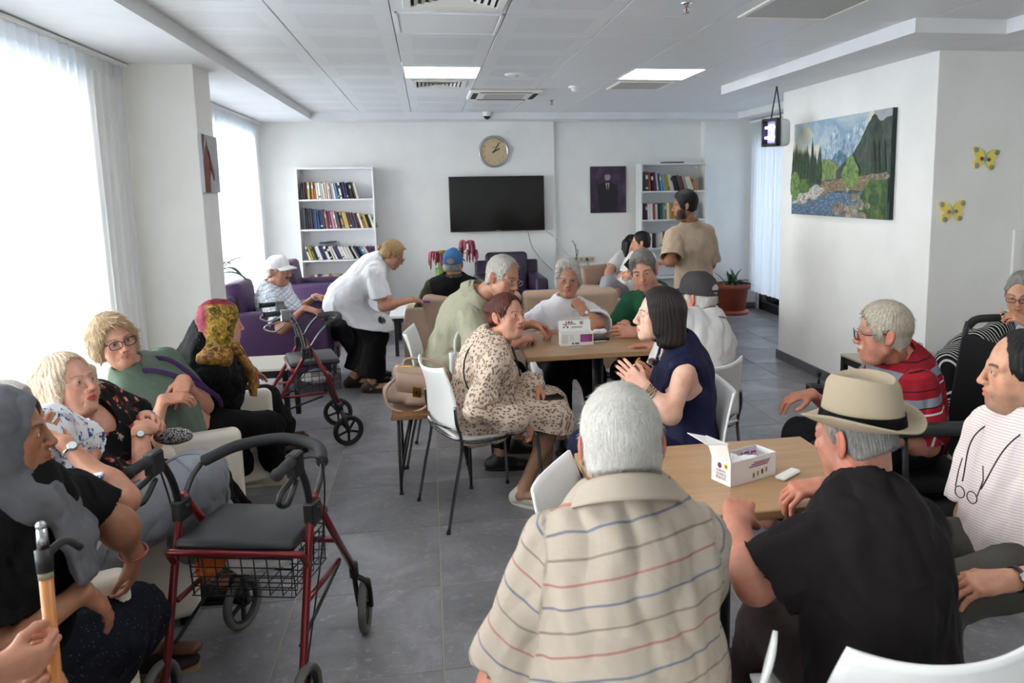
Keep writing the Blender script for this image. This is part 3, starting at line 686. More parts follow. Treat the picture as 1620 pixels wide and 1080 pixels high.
flatx([(-.035, .05), (-.02, .055), (-.015, .045), (-.03, .04)], 'printed_eye', dk, .0262, t)
for a, b in (((-.09, .12), (.03, -.1)), ((-.05, .09), (-.04, -.04)), ((-.04, -.03), (.045, -.04))): MB().tube([(.0262, a[0], a[1]), (.0262, b[0], b[1])], .004, 6, flat=.5).build('printed_bridle', dk, t)
# ------------------------------------------------------------------ landscape painting on the right wall (flat print made of layered thin pieces)
t = thing('landscape_painting', 'wide canvas of snowy mountains, pines and a rocky stream on the right wall', 'painting', (3.25, 5.90, 1.775))
PW, PH = .755, .39
# canvas plane faces -X; local y runs from far (left in view) to near (right in view)
LX = Matrix(((0, 0, -1, 0), (-1, 0, 0, 0), (0, 1, 0, 0), (0, 0, 0, 1)))
canv = MB(); canv.box((-.035, -PW, -PH), (0, PW, PH), bev=.003)
def sky_m():
    m = mat('painted_sky', '#b9c9d0', .6); q = NT(m); v = q.coord('Object', (1, 1, 2)); q.base(q.ramp(q.noise(v, 2.4, 6, .6, .6), [(.35, '#7f9db5'), (.5, '#a9bcc4'), (.62, '#d6d2bd')])); return m
canv.build('canvas', [sky_m()], t)
MB().box((-.0345, -PW - .001, -PH), (-.0, -PW + .0005, PH)).build('canvas_side', mat('painted_side', '#20302c', .7), t)
_k = [0]
def lay(poly, name, m, closed=True):
    _k[0] += 1; d = .0356 + .00025 * _k[0]
    MB().prism([((x - .5) * 2 * PW, (z - .5) * 2 * PH) for x, z in poly], .0004, M=Matrix.Translation((-d, 0, 0)) @ LX).build(name, m, t)
def pm(name, a, b, sc=12, c=None, st=(1, 1, 1)):
    m = mat(name, a, .6); q = NT(m); v = q.coord('Object', st); q.base(q.ramp(q.noise(v, sc, 7, .7, .5), [(.33, a), (.5, b), (.68, c or b)])); return m
def ragged(pts, amp, n, seed, down=0):
    r = random.Random(seed); out = []
    for i in range(len(pts) - 1):
        for k in range(n):
            f = k / n; x = pts[i][0] * (1 - f) + pts[i + 1][0] * f; z = pts[i][1] * (1 - f) + pts[i + 1][1] * f
            out.append((x, min(1, max(0, z + r.uniform(-amp, amp) * (0 if k == 0 else 1)))))
    return out + [pts[-1]]
snow = pm('painted_mountain', '#4f6f8a', '#8fa7b8', 16, '#dfe5e6', (1, 1.5, 1))
lay(ragged([(.28, .5), (.33, .66), (.4, .74), (.44, .84), (.475, .93), (.52, .86), (.56, .78), (.62, .85), (.7, .9), (.76, .93), (.84, .8), (.9, .6), (.86, .45), (.28, .45)], .012, 5, 2), 'painted_mountain', snow)
lay(ragged([(.42, .5), (.46, .6), (.52, .68), (.58, .63), (.64, .55), (.6, .45), (.42, .45)], .01, 5, 3), 'painted_foothill', pm('painted_foothill', '#2f4a5e', '#54748a', 14, '#9fb4c0'))
lay(ragged([(.28, .3), (.3, .55), (.38, .6), (.46, .57), (.55, .48), (.56, .3)], .012, 6, 4), 'painted_hill', pm('painted_hill', '#384e30', '#697d4a', 16, '#8f9a62'))
lay(ragged([(.5, .46), (.58, .54), (.66, .62), (.74, .76), (.8, .9), (.86, 1), (1, 1), (1, .2), (.5, .3)], .008, 6, 5), 'painted_slope', pm('painted_slope', '#1c2c28', '#33473a', 10, '#5a5a58', (1, 1, .6)))
lay(ragged([(.84, 1), (.9, .9), (1, .93), (1, 1)], .01, 4, 15), 'painted_mist', pm('painted_mist', '#8d8a94', '#a8a8ae', 6))
lay(ragged([(0, .28), (0, .56), (.12, .46), (.25, .36), (.34, .38), (.36, .28)], .01, 5, 6), 'painted_bank', pm('painted_bank', '#22362a', '#4a6236', 16, '#747f48'))
lay([(0, .15), (0, .34), (.3, .36), (.6, .4), (1, .42), (1, .15)], 'painted_lake', pm('painted_lake', '#1f332d', '#3b5650', 8, '#6f8a8a', (1, 1, 4)))
r_ = random.Random(11)
def pine(x, z0, h, w, m):
    p = []; n = 7
    for i in range(n): f = i / n; p.append((x - w * (1 - f) * (1 if i % 2 else .72), z0 + h * f))
    p.append((x, z0 + h))
    for i in range(n - 1, -1, -1): f = i / n; p.append((x + w * (1 - f) * (1 if i % 2 else .72), z0 + h * f))
    lay(p, 'painted_pine', m)
pines = [pm('painted_pine_dark', '#14231c', '#22382a', 20), pm('painted_pine', '#1c3022', '#35502f', 20)]
for i in range(17):
    x = i * .0195 + .0; pine(x, .34 + .05 * (x < .2), r_.uniform(.26, .38) * (1.25 - x * .9), .026, pines[i % 2])
pine(.235, .38, .46, .03, pines[0]); pine(.325, .38, .37, .03, pines[1])
for x in (.86, .9, .95): pine(x, .42, .34, .025, pines[0])
lay(ragged([(.2, .18), (.25, .3), (.4, .36), (.55, .38), (.75, .4), (.98, .44), (1, .3), (.7, .27), (.5, .26), (.3, .14)], .014, 5, 7), 'painted_logs', pm('painted_logs', '#2f2a22', '#7a6a50', 24, '#b09a78', (1, 1, 3)))
lay(ragged([(0, 0), (0, .2), (.14, .24), (.3, .2), (.5, .25), (.7, .24), (.82, .14), (.8, 0)], .008, 5, 8), 'painted_stream', pm('painted_stream', '#2b3e52', '#4a657e', 26, '#8ea2b0', (1, 1, 3)))
lay(ragged([(.0, .12), (.05, .22), (.18, .26), (.3, .33), (.4, .27), (.3, .17), (.12, .12)], .012, 5, 9), 'painted_rapids', pm('painted_rapids', '#5d5348', '#a8a49c', 26, '#e2e4e6', (1, 1, 2)))
def blob(cx, cz, rx, rz, name, m, seed, amp=.14, n=18):
    r = random.Random(seed); lay([(cx + rx * math.cos(a) * (1 + r.uniform(-amp, amp)), max(0.002, cz + rz * math.sin(a) * (1 + r.uniform(-amp, amp)))) for a in np.linspace(0, 2 * PI, n + 1)[:-1]], name, m)
gr = pm('painted_bush', '#33502c', '#5f7c42', 22, '#93a660'); gr2 = pm('painted_reeds', '#263c22', '#4a6834', 20, '#77894a')
blob(.655, .42, .085, .13, 'painted_bush', gr, 1); blob(.655, .52, .045, .09, 'painted_bush', gr, 2)
blob(.04, .32, .06, .16, 'painted_bush', gr, 3); blob(.15, .3, .07, .07, 'painted_reeds', gr2, 4)
lay(ragged([(.74, .0), (.74, .14), (.8, .32), (.88, .42), (1, .36), (1, 0)], .012, 5, 12), 'painted_grass', pm('painted_grass', '#1b2f1e', '#345228', 12, '#66803a'))
rk = pm('painted_rock', '#3b3632', '#7d7468', 16, '#b5aa98')
for i, (cx, cz, rx, rz) in enumerate(((.56, .08, .08, .07), (.67, .05, .07, .08), (.62, .27, .03, .025), (.7, .2, .05, .04), (.76, .13, .035, .05), (.93, .39, .08, .03), (.1, .13, .03, .02), (.22, .16, .03, .02), (.83, .12, .03, .03), (.78, .02, .04, .04))): blob(cx, cz, rx, rz, 'painted_rock', rk, 20 + i, .1)
# butterflies
ym = mat('yellow_foam', '#e6d66a', .6); ym2 = mat('yellow_foam_edge', '#c9b63a', .6); gb = mat('grey_button', '#8f9290', .45)
def butterfly(x, z, label, rot, bodyc, dotc):
    t = thing('butterfly_ornament', label, 'ornament', (x, 4.71, z), 0, 'yellow butterfly wall ornaments'); t.rotation_euler = (0, rot, 0); S = .98
    for s in (-1, 1):
        up = [(.004, -.005), (.01, .03), (.03, .055), (.06, .072), (.088, .074), (.1, .062), (.092, .04), (.085, .02), (.06, .002), (.03, -.004)]
        lo = [(.004, -.002), (.03, -.004), (.06, -.002), (.078, -.02), (.08, -.045), (.068, -.065), (.048, -.07), (.03, -.055), (.014, -.03)]
        for nm, pl in (('upper_wing', up), ('lower_wing', lo)):
            pts = [(s * a * S, b * S) for a, b in pl]
            if s < 0: pts = pts[::-1]
            mb = MB().prism(pts, .012, M=RX); mb.build(nm, ym, t)
        for a, b in ((.078, .052), (.056, -.048)): MB().lathe([(0, .017), (.014, .017), (.017, .014), (.017, .011)], 16, M=Matrix.Translation((s * a * S, 0, b * S)) @ RX).build('button', gb, t)
        MB().lathe([(0, .018), (.01, .017), (.014, .011)], 14, M=Matrix.Translation((s * .026, 0, 0)) @ RX).build('bead', mat('bead_' + dotc.strip('#'), dotc, .4), t)
        MB().tube([(s * .003, -.013, .02), (s * .01, -.013, .04), (s * .02, -.013, .05)], .0018, 6).build('feeler', ym2, t)
    MB().ball((0, -.014, 0), (.008, .008, .024), 10).build('body', mat('bf_' + bodyc.strip('#'), bodyc, .4), t)
butterfly(3.612, 1.79, 'upper yellow butterfly ornament with red beads and a turquoise body', .12, '#2b9db0', '#a8231f'); butterfly(3.394, 1.452, 'lower yellow butterfly ornament with faded pink beads and a pale body', -.05, '#7fb0b8', '#b06a60')
# hanging insect lamp
t = thing('insect_lamp', 'black and white electric insect lamp hanging from the ceiling by the right wall', 'lamp', (2.97, 6.5, 2.09)); 
t.rotation_euler = (0, 0, .35)
wh = mat('lamp_white', '#e4e4e6', .35); vio = mat('violet_tube', '#9a8cff', .4, emit=(.42, .36, 1), es=9)
MB().box((-.03, -.085, -.12), (.11, .1, .115), bev=.045, seg=4).build('back_shell', wh, t)
fr = MB(); 
for a, c in (((-.075, -.085, .09), (-.02, .1, .115)), ((-.075, -.085, -.12), (-.02, .1, -.095)), ((-.075, -.085, -.12), (-.02, -.06, .115)), ((-.075, .075, -.12), (-.02, .1, .115))): fr.box(a, c, bev=.01, seg=2)
fr.build('front_frame', black, t)
for k in range(9): MB().tube([(-.074, -.06 + k * .0165, -.1), (-.074, -.06 + k * .0165, .095)], .0014, 5).build('guard_wire', black, t)
for z in (-.045, .04): MB().tube([(-.05, -.055, z), (-.05, .07, z)], .011, 10).build('tube', vio, t)
MB().tube(spline([(.0, -.055, .115), (0, -.03, .25), (.0, .0, .385)], 4), .006, 6).tube(spline([(.0, .06, .115), (.0, .03, .25), (.0, 0, .385)], 4), .006, 6).build('strap', black, t)
# ------------------------------------------------------------------ soft shapes: distance fields meshed as one continuous surface
import openvdb
def V(*a): return np.array(a if len(a) > 1 else a[0], float)
def nrm(v): v = V(v); return v / (np.linalg.norm(v) + 1e-12)
class Field:
    def __init__(s, lo, hi, h):
        s.h = h; s.lo = V(lo) - 2 * h; n = np.ceil((V(hi) + 2 * h - s.lo) / h).astype(int) + 1
        s.n = n; s.a = np.full(n, .5, np.float32)
        s.ax = [(s.lo[i] + np.arange(n[i]) * h).astype(np.float32) for i in range(3)]
    def op(s, lo, hi, fn, k=0, sub=False):
        m = k + 3 * s.h; i0 = np.clip(np.floor((V(lo) - m - s.lo) / s.h).astype(int), 0, s.n); i1 = np.clip(np.ceil((V(hi) + m - s.lo) / s.h).astype(int) + 1, 0, s.n)
        if (i1 <= i0).any(): return
        X = s.ax[0][i0[0]:i1[0], None, None]; Y = s.ax[1][None, i0[1]:i1[1], None]; Z = s.ax[2][None, None, i0[2]:i1[2]]
        d = fn(X, Y, Z).astype(np.float32); sl = (slice(i0[0], i1[0]), slice(i0[1], i1[1]), slice(i0[2], i1[2])); a = s.a[sl]
        if sub:
            d = -d
            if k > 0: hh = np.maximum(k - np.abs(a - d), 0) / k; s.a[sl] = np.maximum(a, d) + hh * hh * k * .25
            else: s.a[sl] = np.maximum(a, d)
        elif k > 0: hh = np.maximum(k - np.abs(a - d), 0) / k; s.a[sl] = np.minimum(a, d) - hh * hh * k * .25
        else: s.a[sl] = np.minimum(a, d)
    def cap(s, a, b, ra, rb=None, k=0, sub=False):
        a = V(a); b = V(b); rb = ra if rb is None else rb; ba = b - a; L = float(ba @ ba) + 1e-12; R = max(ra, rb)
        def fn(X, Y, Z):
            x, y, z = X - a[0], Y - a[1], Z - a[2]; t = np.clip((x * ba[0] + y * ba[1] + z * ba[2]) / L, 0, 1)
            return np.sqrt((x - t * ba[0]) ** 2 + (y - t * ba[1]) ** 2 + (z - t * ba[2]) ** 2) - (ra + (rb - ra) * t)
        s.op(np.minimum(a, b) - R, np.maximum(a, b) + R, fn, k, sub)
    def ell(s, c, r, F=None, k=0, sub=False):
        """ellipsoid with radii r along the rows of F"""
        c = V(c); r = V(r); F = np.eye(3) if F is None else np.array(F); e = np.sqrt(((F * r[:, None]) ** 2).sum(0))
        def fn(X, Y, Z):
            x, y, z = X - c[0], Y - c[1], Z - c[2]; q = [(x * F[i][0] + y * F[i][1] + z * F[i][2]) for i in range(3)]
            k0 = np.sqrt(sum((q[i] / r[i]) ** 2 for i in range(3))); k1 = np.sqrt(sum((q[i] / r[i] ** 2) ** 2 for i in range(3))) + 1e-9
            return k0 * (k0 - 1) / k1
        s.op(c - e, c + e, fn, k, sub)
    def oval(s, a, b, ra, rb, side, k=0, sub=False):
        """tapering limb of oval section: ra, rb = (across, through) at both ends"""
        a = V(a); b = V(b); ba = b - a; L = np.linalg.norm(ba) + 1e-9; u = ba / L; sd = nrm(V(side) - u * (V(side) @ u)); fw = np.cross(u, sd); R = max(*ra, *rb)
        def fn(X, Y, Z):
            x, y, z = X - a[0], Y - a[1], Z - a[2]; w = x * u[0] + y * u[1] + z * u[2]; t = np.clip(w / L, 0, 1)
            p = x * sd[0] + y * sd[1] + z * sd[2]; q = x * fw[0] + y * fw[1] + z * fw[2]; rx = ra[0] + (rb[0] - ra[0]) * t; ry = ra[1] + (rb[1] - ra[1]) * t
            o = (w - t * L) / np.minimum(rx, ry); return (np.sqrt((p / rx) ** 2 + (q / ry) ** 2 + o * o) - 1) * np.minimum(rx, ry)
        s.op(np.minimum(a, b) - R, np.maximum(a, b) + R, fn, k, sub)
    def half(s, p, n, k=0):
        """cut away everything on the side n points to"""
        p = V(p); n = nrm(n); X, Y, Z = s.ax[0][:, None, None], s.ax[1][None, :, None], s.ax[2][None, None, :]
        d = ((X - p[0]) * n[0] + (Y - p[1]) * n[1] + (Z - p[2]) * n[2]).astype(np.float32)
        if k > 0: hh = np.maximum(k - np.abs(s.a - d), 0) / k; s.a = np.maximum(s.a, d) + hh * hh * k * .25
        else: s.a = np.maximum(s.a, d)
    def mesh(s):
        g = openvdb.FloatGrid(.5); b = 4 * s.h
        g.copyFromArray(np.clip(s.a, -b, b).astype(np.float32)); g.transform = openvdb.createLinearTransform(s.h)
        p, q = g.convertToQuads(0.0); p = np.asarray(p, float) + s.lo; return p, np.asarray(q, np.int64)[:, ::-1]
def normals(p, q):
    n = np.cross(p[q[:, 2]] - p[q[:, 0]], p[q[:, 3]] - p[q[:, 1]]); o = np.zeros_like(p)
    for i in range(4): np.add.at(o, q[:, i], n)
    return o / (np.linalg.norm(o, axis=1, keepdims=True) + 1e-12)
def vnoise(p, f, seed=0, oct=2):
    """smooth cheap noise in -1..1"""
    r = np.random.RandomState(seed); o = np.zeros(len(p)); a = 1; tot = 0
    for _ in range(oct):
        ph = r.rand(9) * 6.28; A = r.randn(3, 3); A /= np.linalg.norm(A, axis=1, keepdims=True)
        w = p + .35 / f * np.stack([np.sin(p @ A[i] * f * 1.3 + ph[i]) for i in range(3)], 1)
        o += a * (np.sin(w @ A[0] * f + ph[3]) + np.sin(w @ A[1] * f * 1.17 + ph[4]) + np.sin(w @ A[2] * f * .9 + ph[5])) / 3; tot += a; a *= .5; f *= 2.1
    return o / tot
def vmesh(name, p, q, mats, parent, org, col=None, tc=None, mi=None, tris=None):
    me = bpy.data.meshes.new(name); N = len(p); Q = len(q)
    me.vertices.add(N); me.vertices.foreach_set('co', (p - org).astype(np.float32).ravel())
    me.loops.add(Q * 4); me.loops.foreach_set('vertex_index', q.astype(np.int32).ravel())
    me.polygons.add(Q); me.polygons.foreach_set('loop_start', np.arange(0, Q * 4, 4, dtype=np.int32))
    me.polygons.foreach_set('use_smooth', np.ones(Q, bool))
    for m in (mats if isinstance(mats, (list, tuple)) else [mats]): me.materials.append(m)
    if mi is not None: me.polygons.foreach_set('material_index', mi.astype(np.int32))
    me.update(calc_edges=True)
    if col is not None:
        a = me.color_attributes.new('Col', 'FLOAT_COLOR', 'POINT'); a.data.foreach_set('color', np.hstack([col, np.ones((N, 1))]).astype(np.float32).ravel())
    if tc is not None:
        a = me.attributes.new('tc', 'FLOAT_VECTOR', 'POINT'); a.data.foreach_set('vector', tc.astype(np.float32).ravel())
    return link(name, me, parent)
def join(parts):
    """parts: list of (p, q, col) -> one"""
    P, Q, Cc, o = [], [], [], 0
    for p, q, c in parts: P.append(p); Q.append(q + o); Cc.append(c); o += len(p)
    return np.vstack(P), np.vstack(Q), np.vstack(Cc)
def lin(h): return V(rgb(h)[:3])
def sphere_q(c, R, F, n=14, m=9):
    """quad ball whose pole looks along F[1]; returns p, q, angle from the pole"""
    p = []; ang = []
    for i in range(m + 1):
        th = PI * i / m * (.55 + .45 * (i / m))
        for k in range(n):
            a = 2 * PI * k / n; l = V(math.sin(th) * math.cos(a), math.cos(th), math.sin(th) * math.sin(a)); p.append(c + R * (l @ np.array(F))); ang.append(th)
    q = [(i * n + k, i * n + (k + 1) % n, (i + 1) * n + (k + 1) % n, (i + 1) * n + k) for i in range(m) for k in range(n)]
    return np.array(p), np.array(q)[:, ::-1], np.array(ang)
def attr_mat(name, rough=.5, sss=0, bump=0, bscale=200, sheen=0, spec=.4):
    if name in MATS: return MATS[name]
    m = mat(name, '#888888', rough, sss=sss, sheen=sheen, spec=spec); t = NT(m); a = t.new('ShaderNodeAttribute', attribute_name='Col')
    v = t.coord('Object'); n = t.noise(v, bscale * .12, 5, .6); c = t.mix(.16, a.outputs['Color'], t.ramp(n, [(.3, '#5a3a30'), (.7, '#ffffff')]), 'OVERLAY' if bump else 'MULTIPLY'); t.base(c)
    if bump: t.bump(t.noise(v, bscale, 4), bump, .0008)
    return m
skinm = attr_mat('skin', .48, sss=.08, bump=.25, bscale=240)
def hair_mat(name, c1, c2, rough=.45):
    if name in MATS: return MATS[name]
    m = mat(name, c1, rough, spec=.35); t = NT(m); v = t.coord('@tc', (1, 1, 1)); n = t.noise(v, 2.2, 5, .7, .4); t.base(t.ramp(n, [(.3, '#%02x%02x%02x' % tuple(int(int(c1[i:i+2], 16) * .8) for i in (1, 3, 5))), (.42, c1), (.65, c2)])); t.bump(t.noise(v, 3.0, 4, .7), .7, .003); return m
# ------------------------------------------------------------------ head
SKIN = dict(a='#c4917a', b='#b3836b', c='#c59479', d='#93664c', e='#d6ac97', r='#b67e69')
def head_field(h, o):
    """head in its own frame: x = person's right, y = forward, z = up, eyes at z = 0 (metres)"""
    fem = o.get('fem'); old = o.get('old', .6); fat = o.get('face', 1.12 if old > .4 else 1.0)
    f = Field((-.115, -.15, -.21), (.115, .15, .15), h)
    f.ell((0, -.014, .03), (.0745, .094, .086)); f.ell((0, .026, -.028), (.058 * fat ** .8, .062, .086), k=.03)
    jw = (.047 if not fem else .042) * fat
    for s in (-1, 1):
        f.cap((s * jw, .0, -.07), (s * .014, .068, -.1), .018, .014, k=.03)
        f.ell((s * .042, .056, -.026), (.022, .018, .02), k=.022)
        f.ell((s * .04, .045, -.062), (.022 * fat, .024, .028), k=.025)
        f.cap((s * .05, .062, .018), (s * .012, .083, .016), .0095 if not fem else .008, .009, k=.014)
    f.ell((0, .074, -.1), (.019, .016, .015), k=.02)
    if fat > 1.05 or old > .7: f.ell((0, .035, -.11), (.045 * fat, .04, .028), k=.03)
    for s in (-1, 1): f.ell((s * .0315, .094, 0), (.0165, .014, .0125), k=.014, sub=True)
    f.cap((0, .088, .010), (0, .105, -.028), .0075, .0105, k=.010)
    f.ell((0, .1085, -.034), (.0115, .0115, .0105), k=.006)
    for s in (-1, 1):
        f.ell((s * .0125, .0985, -.038), (.0085, .0105, .0085), k=.006)
        f.ell((s * .0065, .1045, -.0465), (.0035, .006, .0035), k=.002, sub=True)
    f.ell((0, .077, -.066), (.029, .0205, .024), k=.018)
    # lips
    op = o.get('open', 0) * .006
    f.cap((-.021, .0865, -.0655), (0, .0975, -.061), .0042, .0055, k=.004); f.cap((.021, .0865, -.0655), (0, .0975, -.061), .0042, .0055, k=.004)
    f.cap((-.017, .0855, -.0725 - op), (0, .0955, -.0745 - op), .0048, .0068, k=.004); f.cap((.017, .0855, -.0725 - op), (0, .0955, -.0745 - op), .0048, .0068, k=.004)
    f.cap((-.0235, .092, -.068), (0, .1045, -.0675 - op * .5), .0012, .0018 + op, k=.003, sub=True); f.cap((.0235, .092, -.068), (0, .1045, -.0675 - op * .5), .0012, .0018 + op, k=.003, sub=True)
    # folds of an older face
    for s in (-1, 1):
        f.cap((s * .016, .101, -.04), (s * .031, .087, -.07), .0022, .0018, k=.006, sub=True)
        if old > .5: f.cap((s * .012, .1, -.014), (s * .04, .089, -.018), .0016, .0012, k=.005, sub=True); f.cap((s * .029, .082, -.078), (s * .032, .072, -.095), .0016, .0012, k=.005, sub=True)
    if old > .5:
        for z in (.045, .056, .067): f.cap((-.028, .09, z), (.028, .09, z), .0022, .0022, k=.005, sub=True)
    # eyelids
    for s in (-1, 1):
        f.ell((s * .0315, .0745, -.0), (.0148, .0142, .0128), k=.004)
        cl = o.get('lid', 0); f.ell((s * .0318, .0905, -.0012 - .0012 * cl), (.0128, .0085, .0046 - .0026 * cl), k=.0016, sub=True)
    # ears
    for s in (-1, 1):
        E = np.array([nrm((s, .45, 0)), nrm((-.45 * s, 1, .15)) * -1, nrm((0, .12, 1))])
        f.ell((s * .0835, -.016, -.01), (.0065, .0175, .032), E, k=.006); f.ell((s * .090, -.011, -.006), (.005, .0105, .02), E, k=.003, sub=True); f.ell((s * .075, -.004, -.036), (.006, .008, .009), k=.005)
    return f
def head_colors(p, o):
    """vertex colours in head space"""
    base = lin(SKIN.get(o.get('skin', 'a'), o.get('skin', 'a'))); x, y, z = p.T; ax = np.abs(x); c = np.tile(base, (len(p), 1)); fem = o.get('fem')
    def blend(w, col):
        nonlocal c
        w = np.clip(w, 0, 1)[:, None]; c = c * (1 - w) + (lin(col) if isinstance(col, str) else V(col)) * w
    def G(cx, cy, cz, rx, ry, rz): return np.exp(-(((ax - cx) / rx) ** 2 + ((y - cy) / ry) ** 2 + ((z - cz) / rz) ** 2))
    red = base * V(1.12, .72, .68)
    blend(.55 * G(.042, .06, -.03, .024, .03, .022), red); blend(.6 * G(0, .11, -.035, .016, .02, .014), red); blend(.6 * (ax > .074) * (y < .02), red)
    blend(.35 * G(.031, .085, -.012, .016, .02, .008), base * V(.72, .6, .62)); blend(.4 * G(.031, .09, .004, .018, .02, .005), base * V(.68, .55, .52))
    hc = o.get('brow', '#5a4a40'); bz = .0185 + .004 * np.sin(np.clip((ax - .012) / .04, 0, 1) * PI)
    w = (np.abs(z - bz) < (.0042 if not fem else .0028)) * (ax > .012) * (ax < .051) * (y > .05); blend(w * o.get('browd', .8), hc)
    lw = (ax < .0235) * (y > .083) * (z < -.0575) * (z > -.081) * ((z + .0685) ** 2 < (.0095 * (1 - (ax / .026) ** 2) + .001) ** 2 * 1.2)
    blend(lw * .8, o.get('lip', base * V(.95, .52, .5)))
    blend(.5 * np.exp(-((z + .0685) / .0014) ** 2) * (ax < .022) * (y > .085), base * .3)
    st = o.get('stub', 0); bd = (z < -.045) * (y > -.0) * (ax < .075)
    sw = np.clip((-.05 - z) / .02, 0, 1) * np.clip((y + .01) / .03, 0, 1) * (1 - lw) * (z > -.135)
    if st: blend(st * sw, o.get('stubc', '#6e6a68'))
    if o.get('beard'): 
        w = np.clip((-.02 - z - .35 * np.maximum(0, y - .05)) / .02, 0, 1) * np.clip((y + .008) / .02, 0, 1) * (1 - lw) * (z > -.14); w = np.maximum(w * ((ax > .034) + (z < -.08)), 0) * (z > -.118); blend(.92 * np.clip(w, 0, 1), o['beard'])
    if o.get('mous'): blend(.95 * (ax < .03) * (z < -.047) * (z > -.0615 - .02 * ax) * (y > .078), o['mous'])
    n = vnoise(p, 90, 3); c *= (1 + .05 * n)[:, None]; return c
def build_head(o, org_c, F, hs, h):
    """returns list of (p, q, col) in world space; F rows = right, forward, up"""
    f = head_field(h, o)
    nb = o['_neck_local']; r = (.052 if not o.get('fem') else .046) * o.get('neckw', 1)
    f.cap((0, -.022, -.05), nb, r, r * 1.12, k=.022)
    p, q = f.mesh(); keep = None
    c = head_colors(p, o); W = org_c + (p * hs) @ F; parts = [(W, q, c)]
    gy, gz = o.get('gaze', (0, 0))
    for s in (-1, 1):
        a = math.radians(gy); b = math.radians(gz); d = V(math.sin(a) * math.cos(b), math.cos(a) * math.cos(b), math.sin(b)); rgt = nrm(np.cross(d, (0, 0, 1))); up = np.cross(rgt, d)
        ep, eq, an = sphere_q(V(s * .0315, .0755, -.0005), .0122, [rgt, d, up], 16, 10)
        ec = np.tile(lin('#d8d2cc'), (len(ep), 1)); ec[an < .52] = lin(o.get('iris', '#3d2a1c')); ec[an < .2] = lin('#050505')
        parts.append((org_c + (ep * hs) @ F, eq, ec))
    return parts
# ------------------------------------------------------------------ hands
def hand_field(f, wrist, d, n, side, sc=1.0, curl=(.25, .25, .3, .35), thumb=.3, spread=1.0, r0=.027):
    """adds one hand: d = pointing direction, n = way the palm faces, side = thumb side direction"""
    d = nrm(d); n = nrm(V(n) - d * (V(n) @ d)); s = nrm(V(side) - d * (V(side) @ d) - n * (V(side) @ n)); w = V(wrist)
    f.oval(w, w + d * .05 * sc, (r0 * .98, r0 * .72), (.037 * sc, .014 * sc), s, k=.018)
    lens = (.92, 1.0, .94, .76); offs = (.029, .0098, -.0095, -.0275); rad = (.0088, .0092, .0088, .0077); kn = (.083, .088, .084, .075)
    tips = []
    for i in range(4):
        K = w + (d * kn[i] + s * offs[i]) * sc; f.cap(w + d * .02 * sc + s * offs[i] * .6 * sc, K, .0125 * sc, .0108 * sc, k=.012)
        dd = nrm(d + s * (offs[i] * 3.2 * spread)); c = curl[i] if hasattr(curl, '__len__') else curl; P0 = K; ang = 0
        for L, r, a in ((.044, 1.0, 78), (.027, .92, 95), (.022, .82, 60)):
            ang += math.radians(a) * c; v = dd * math.cos(ang) + n * math.sin(ang); P1 = P0 + v * L * lens[i] * sc; f.cap(P0, P1, rad[i] * r * sc, rad[i] * (r - .09) * sc, k=.0035); P0 = P1
        tips.append(P0)
    T0_ = w + (d * .022 + s * .02 + n * .006) * sc; v0 = nrm(d * .62 + s * .66 + n * .35 * thumb * 2); T1 = T0_ + v0 * .043 * sc; f.cap(T0_, T1, .0145 * sc, .0115 * sc, k=.014)
    v1 = nrm(d * .85 + s * (.5 - .6 * thumb) + n * (.3 + .5 * thumb)); T2 = T1 + v1 * .032 * sc; f.cap(T1, T2, .0108 * sc, .0098 * sc, k=.005); v2 = nrm(d * .95 + s * (.25 - .8 * thumb) + n * (.2 + .5 * thumb)); T3 = T2 + v2 * .025 * sc; f.cap(T2, T3, .0098 * sc, .008 * sc, k=.004)
    return tips
# ------------------------------------------------------------------ people
def pt(prev, sp, L):
    if sp[0] == 'w': return V(sp[1:])
    if sp[0] == 'v': return V(prev) + nrm(sp[1:]) * L
    if sp[0] == 'Y': return at(*sp[1:])
    if sp[0] == 'Z': return atz(*sp[1:])
    return reach(prev, sp[0], sp[1], L, sp[2] if len(sp) > 2 else -1)
def ik(a, t, L1, L2, pole):
    a, t = V(a), V(t); d = t - a; D_ = np.linalg.norm(d); m = (L1 + L2) * .995
    if D_ > m: t = a + d / D_ * m; D_ = m
    D_ = max(D_, abs(L1 - L2) + .01); u = nrm(t - a); x = (L1 * L1 - L2 * L2 + D_ * D_) / (2 * D_); hh = math.sqrt(max(0, L1 * L1 - x * x)); p = nrm(V(pole) - u * (V(pole) @ u)); return a + u * x + p * hh, t
def yawv(deg, pitch=0): a, b = math.radians(deg), math.radians(pitch); return V(math.cos(a) * math.cos(b), math.sin(a) * math.cos(b), math.sin(b))
def cut_end(f, p, d, R, L=.12):
    p = V(p); d = nrm(d); b = p + d * L
    def fn(X, Y, Z):
        x, y, z = X - p[0], Y - p[1], Z - p[2]; w = x * d[0] + y * d[1] + z * d[2]; t = np.clip(w, 0, L)
        return np.maximum(-w, np.sqrt((x - t * d[0]) ** 2 + (y - t * d[1]) ** 2 + (z - t * d[2]) ** 2) - R)
    f.op(np.minimum(p, b) - R, np.maximum(p, b) + R, fn, 0, True)
class Person: pass
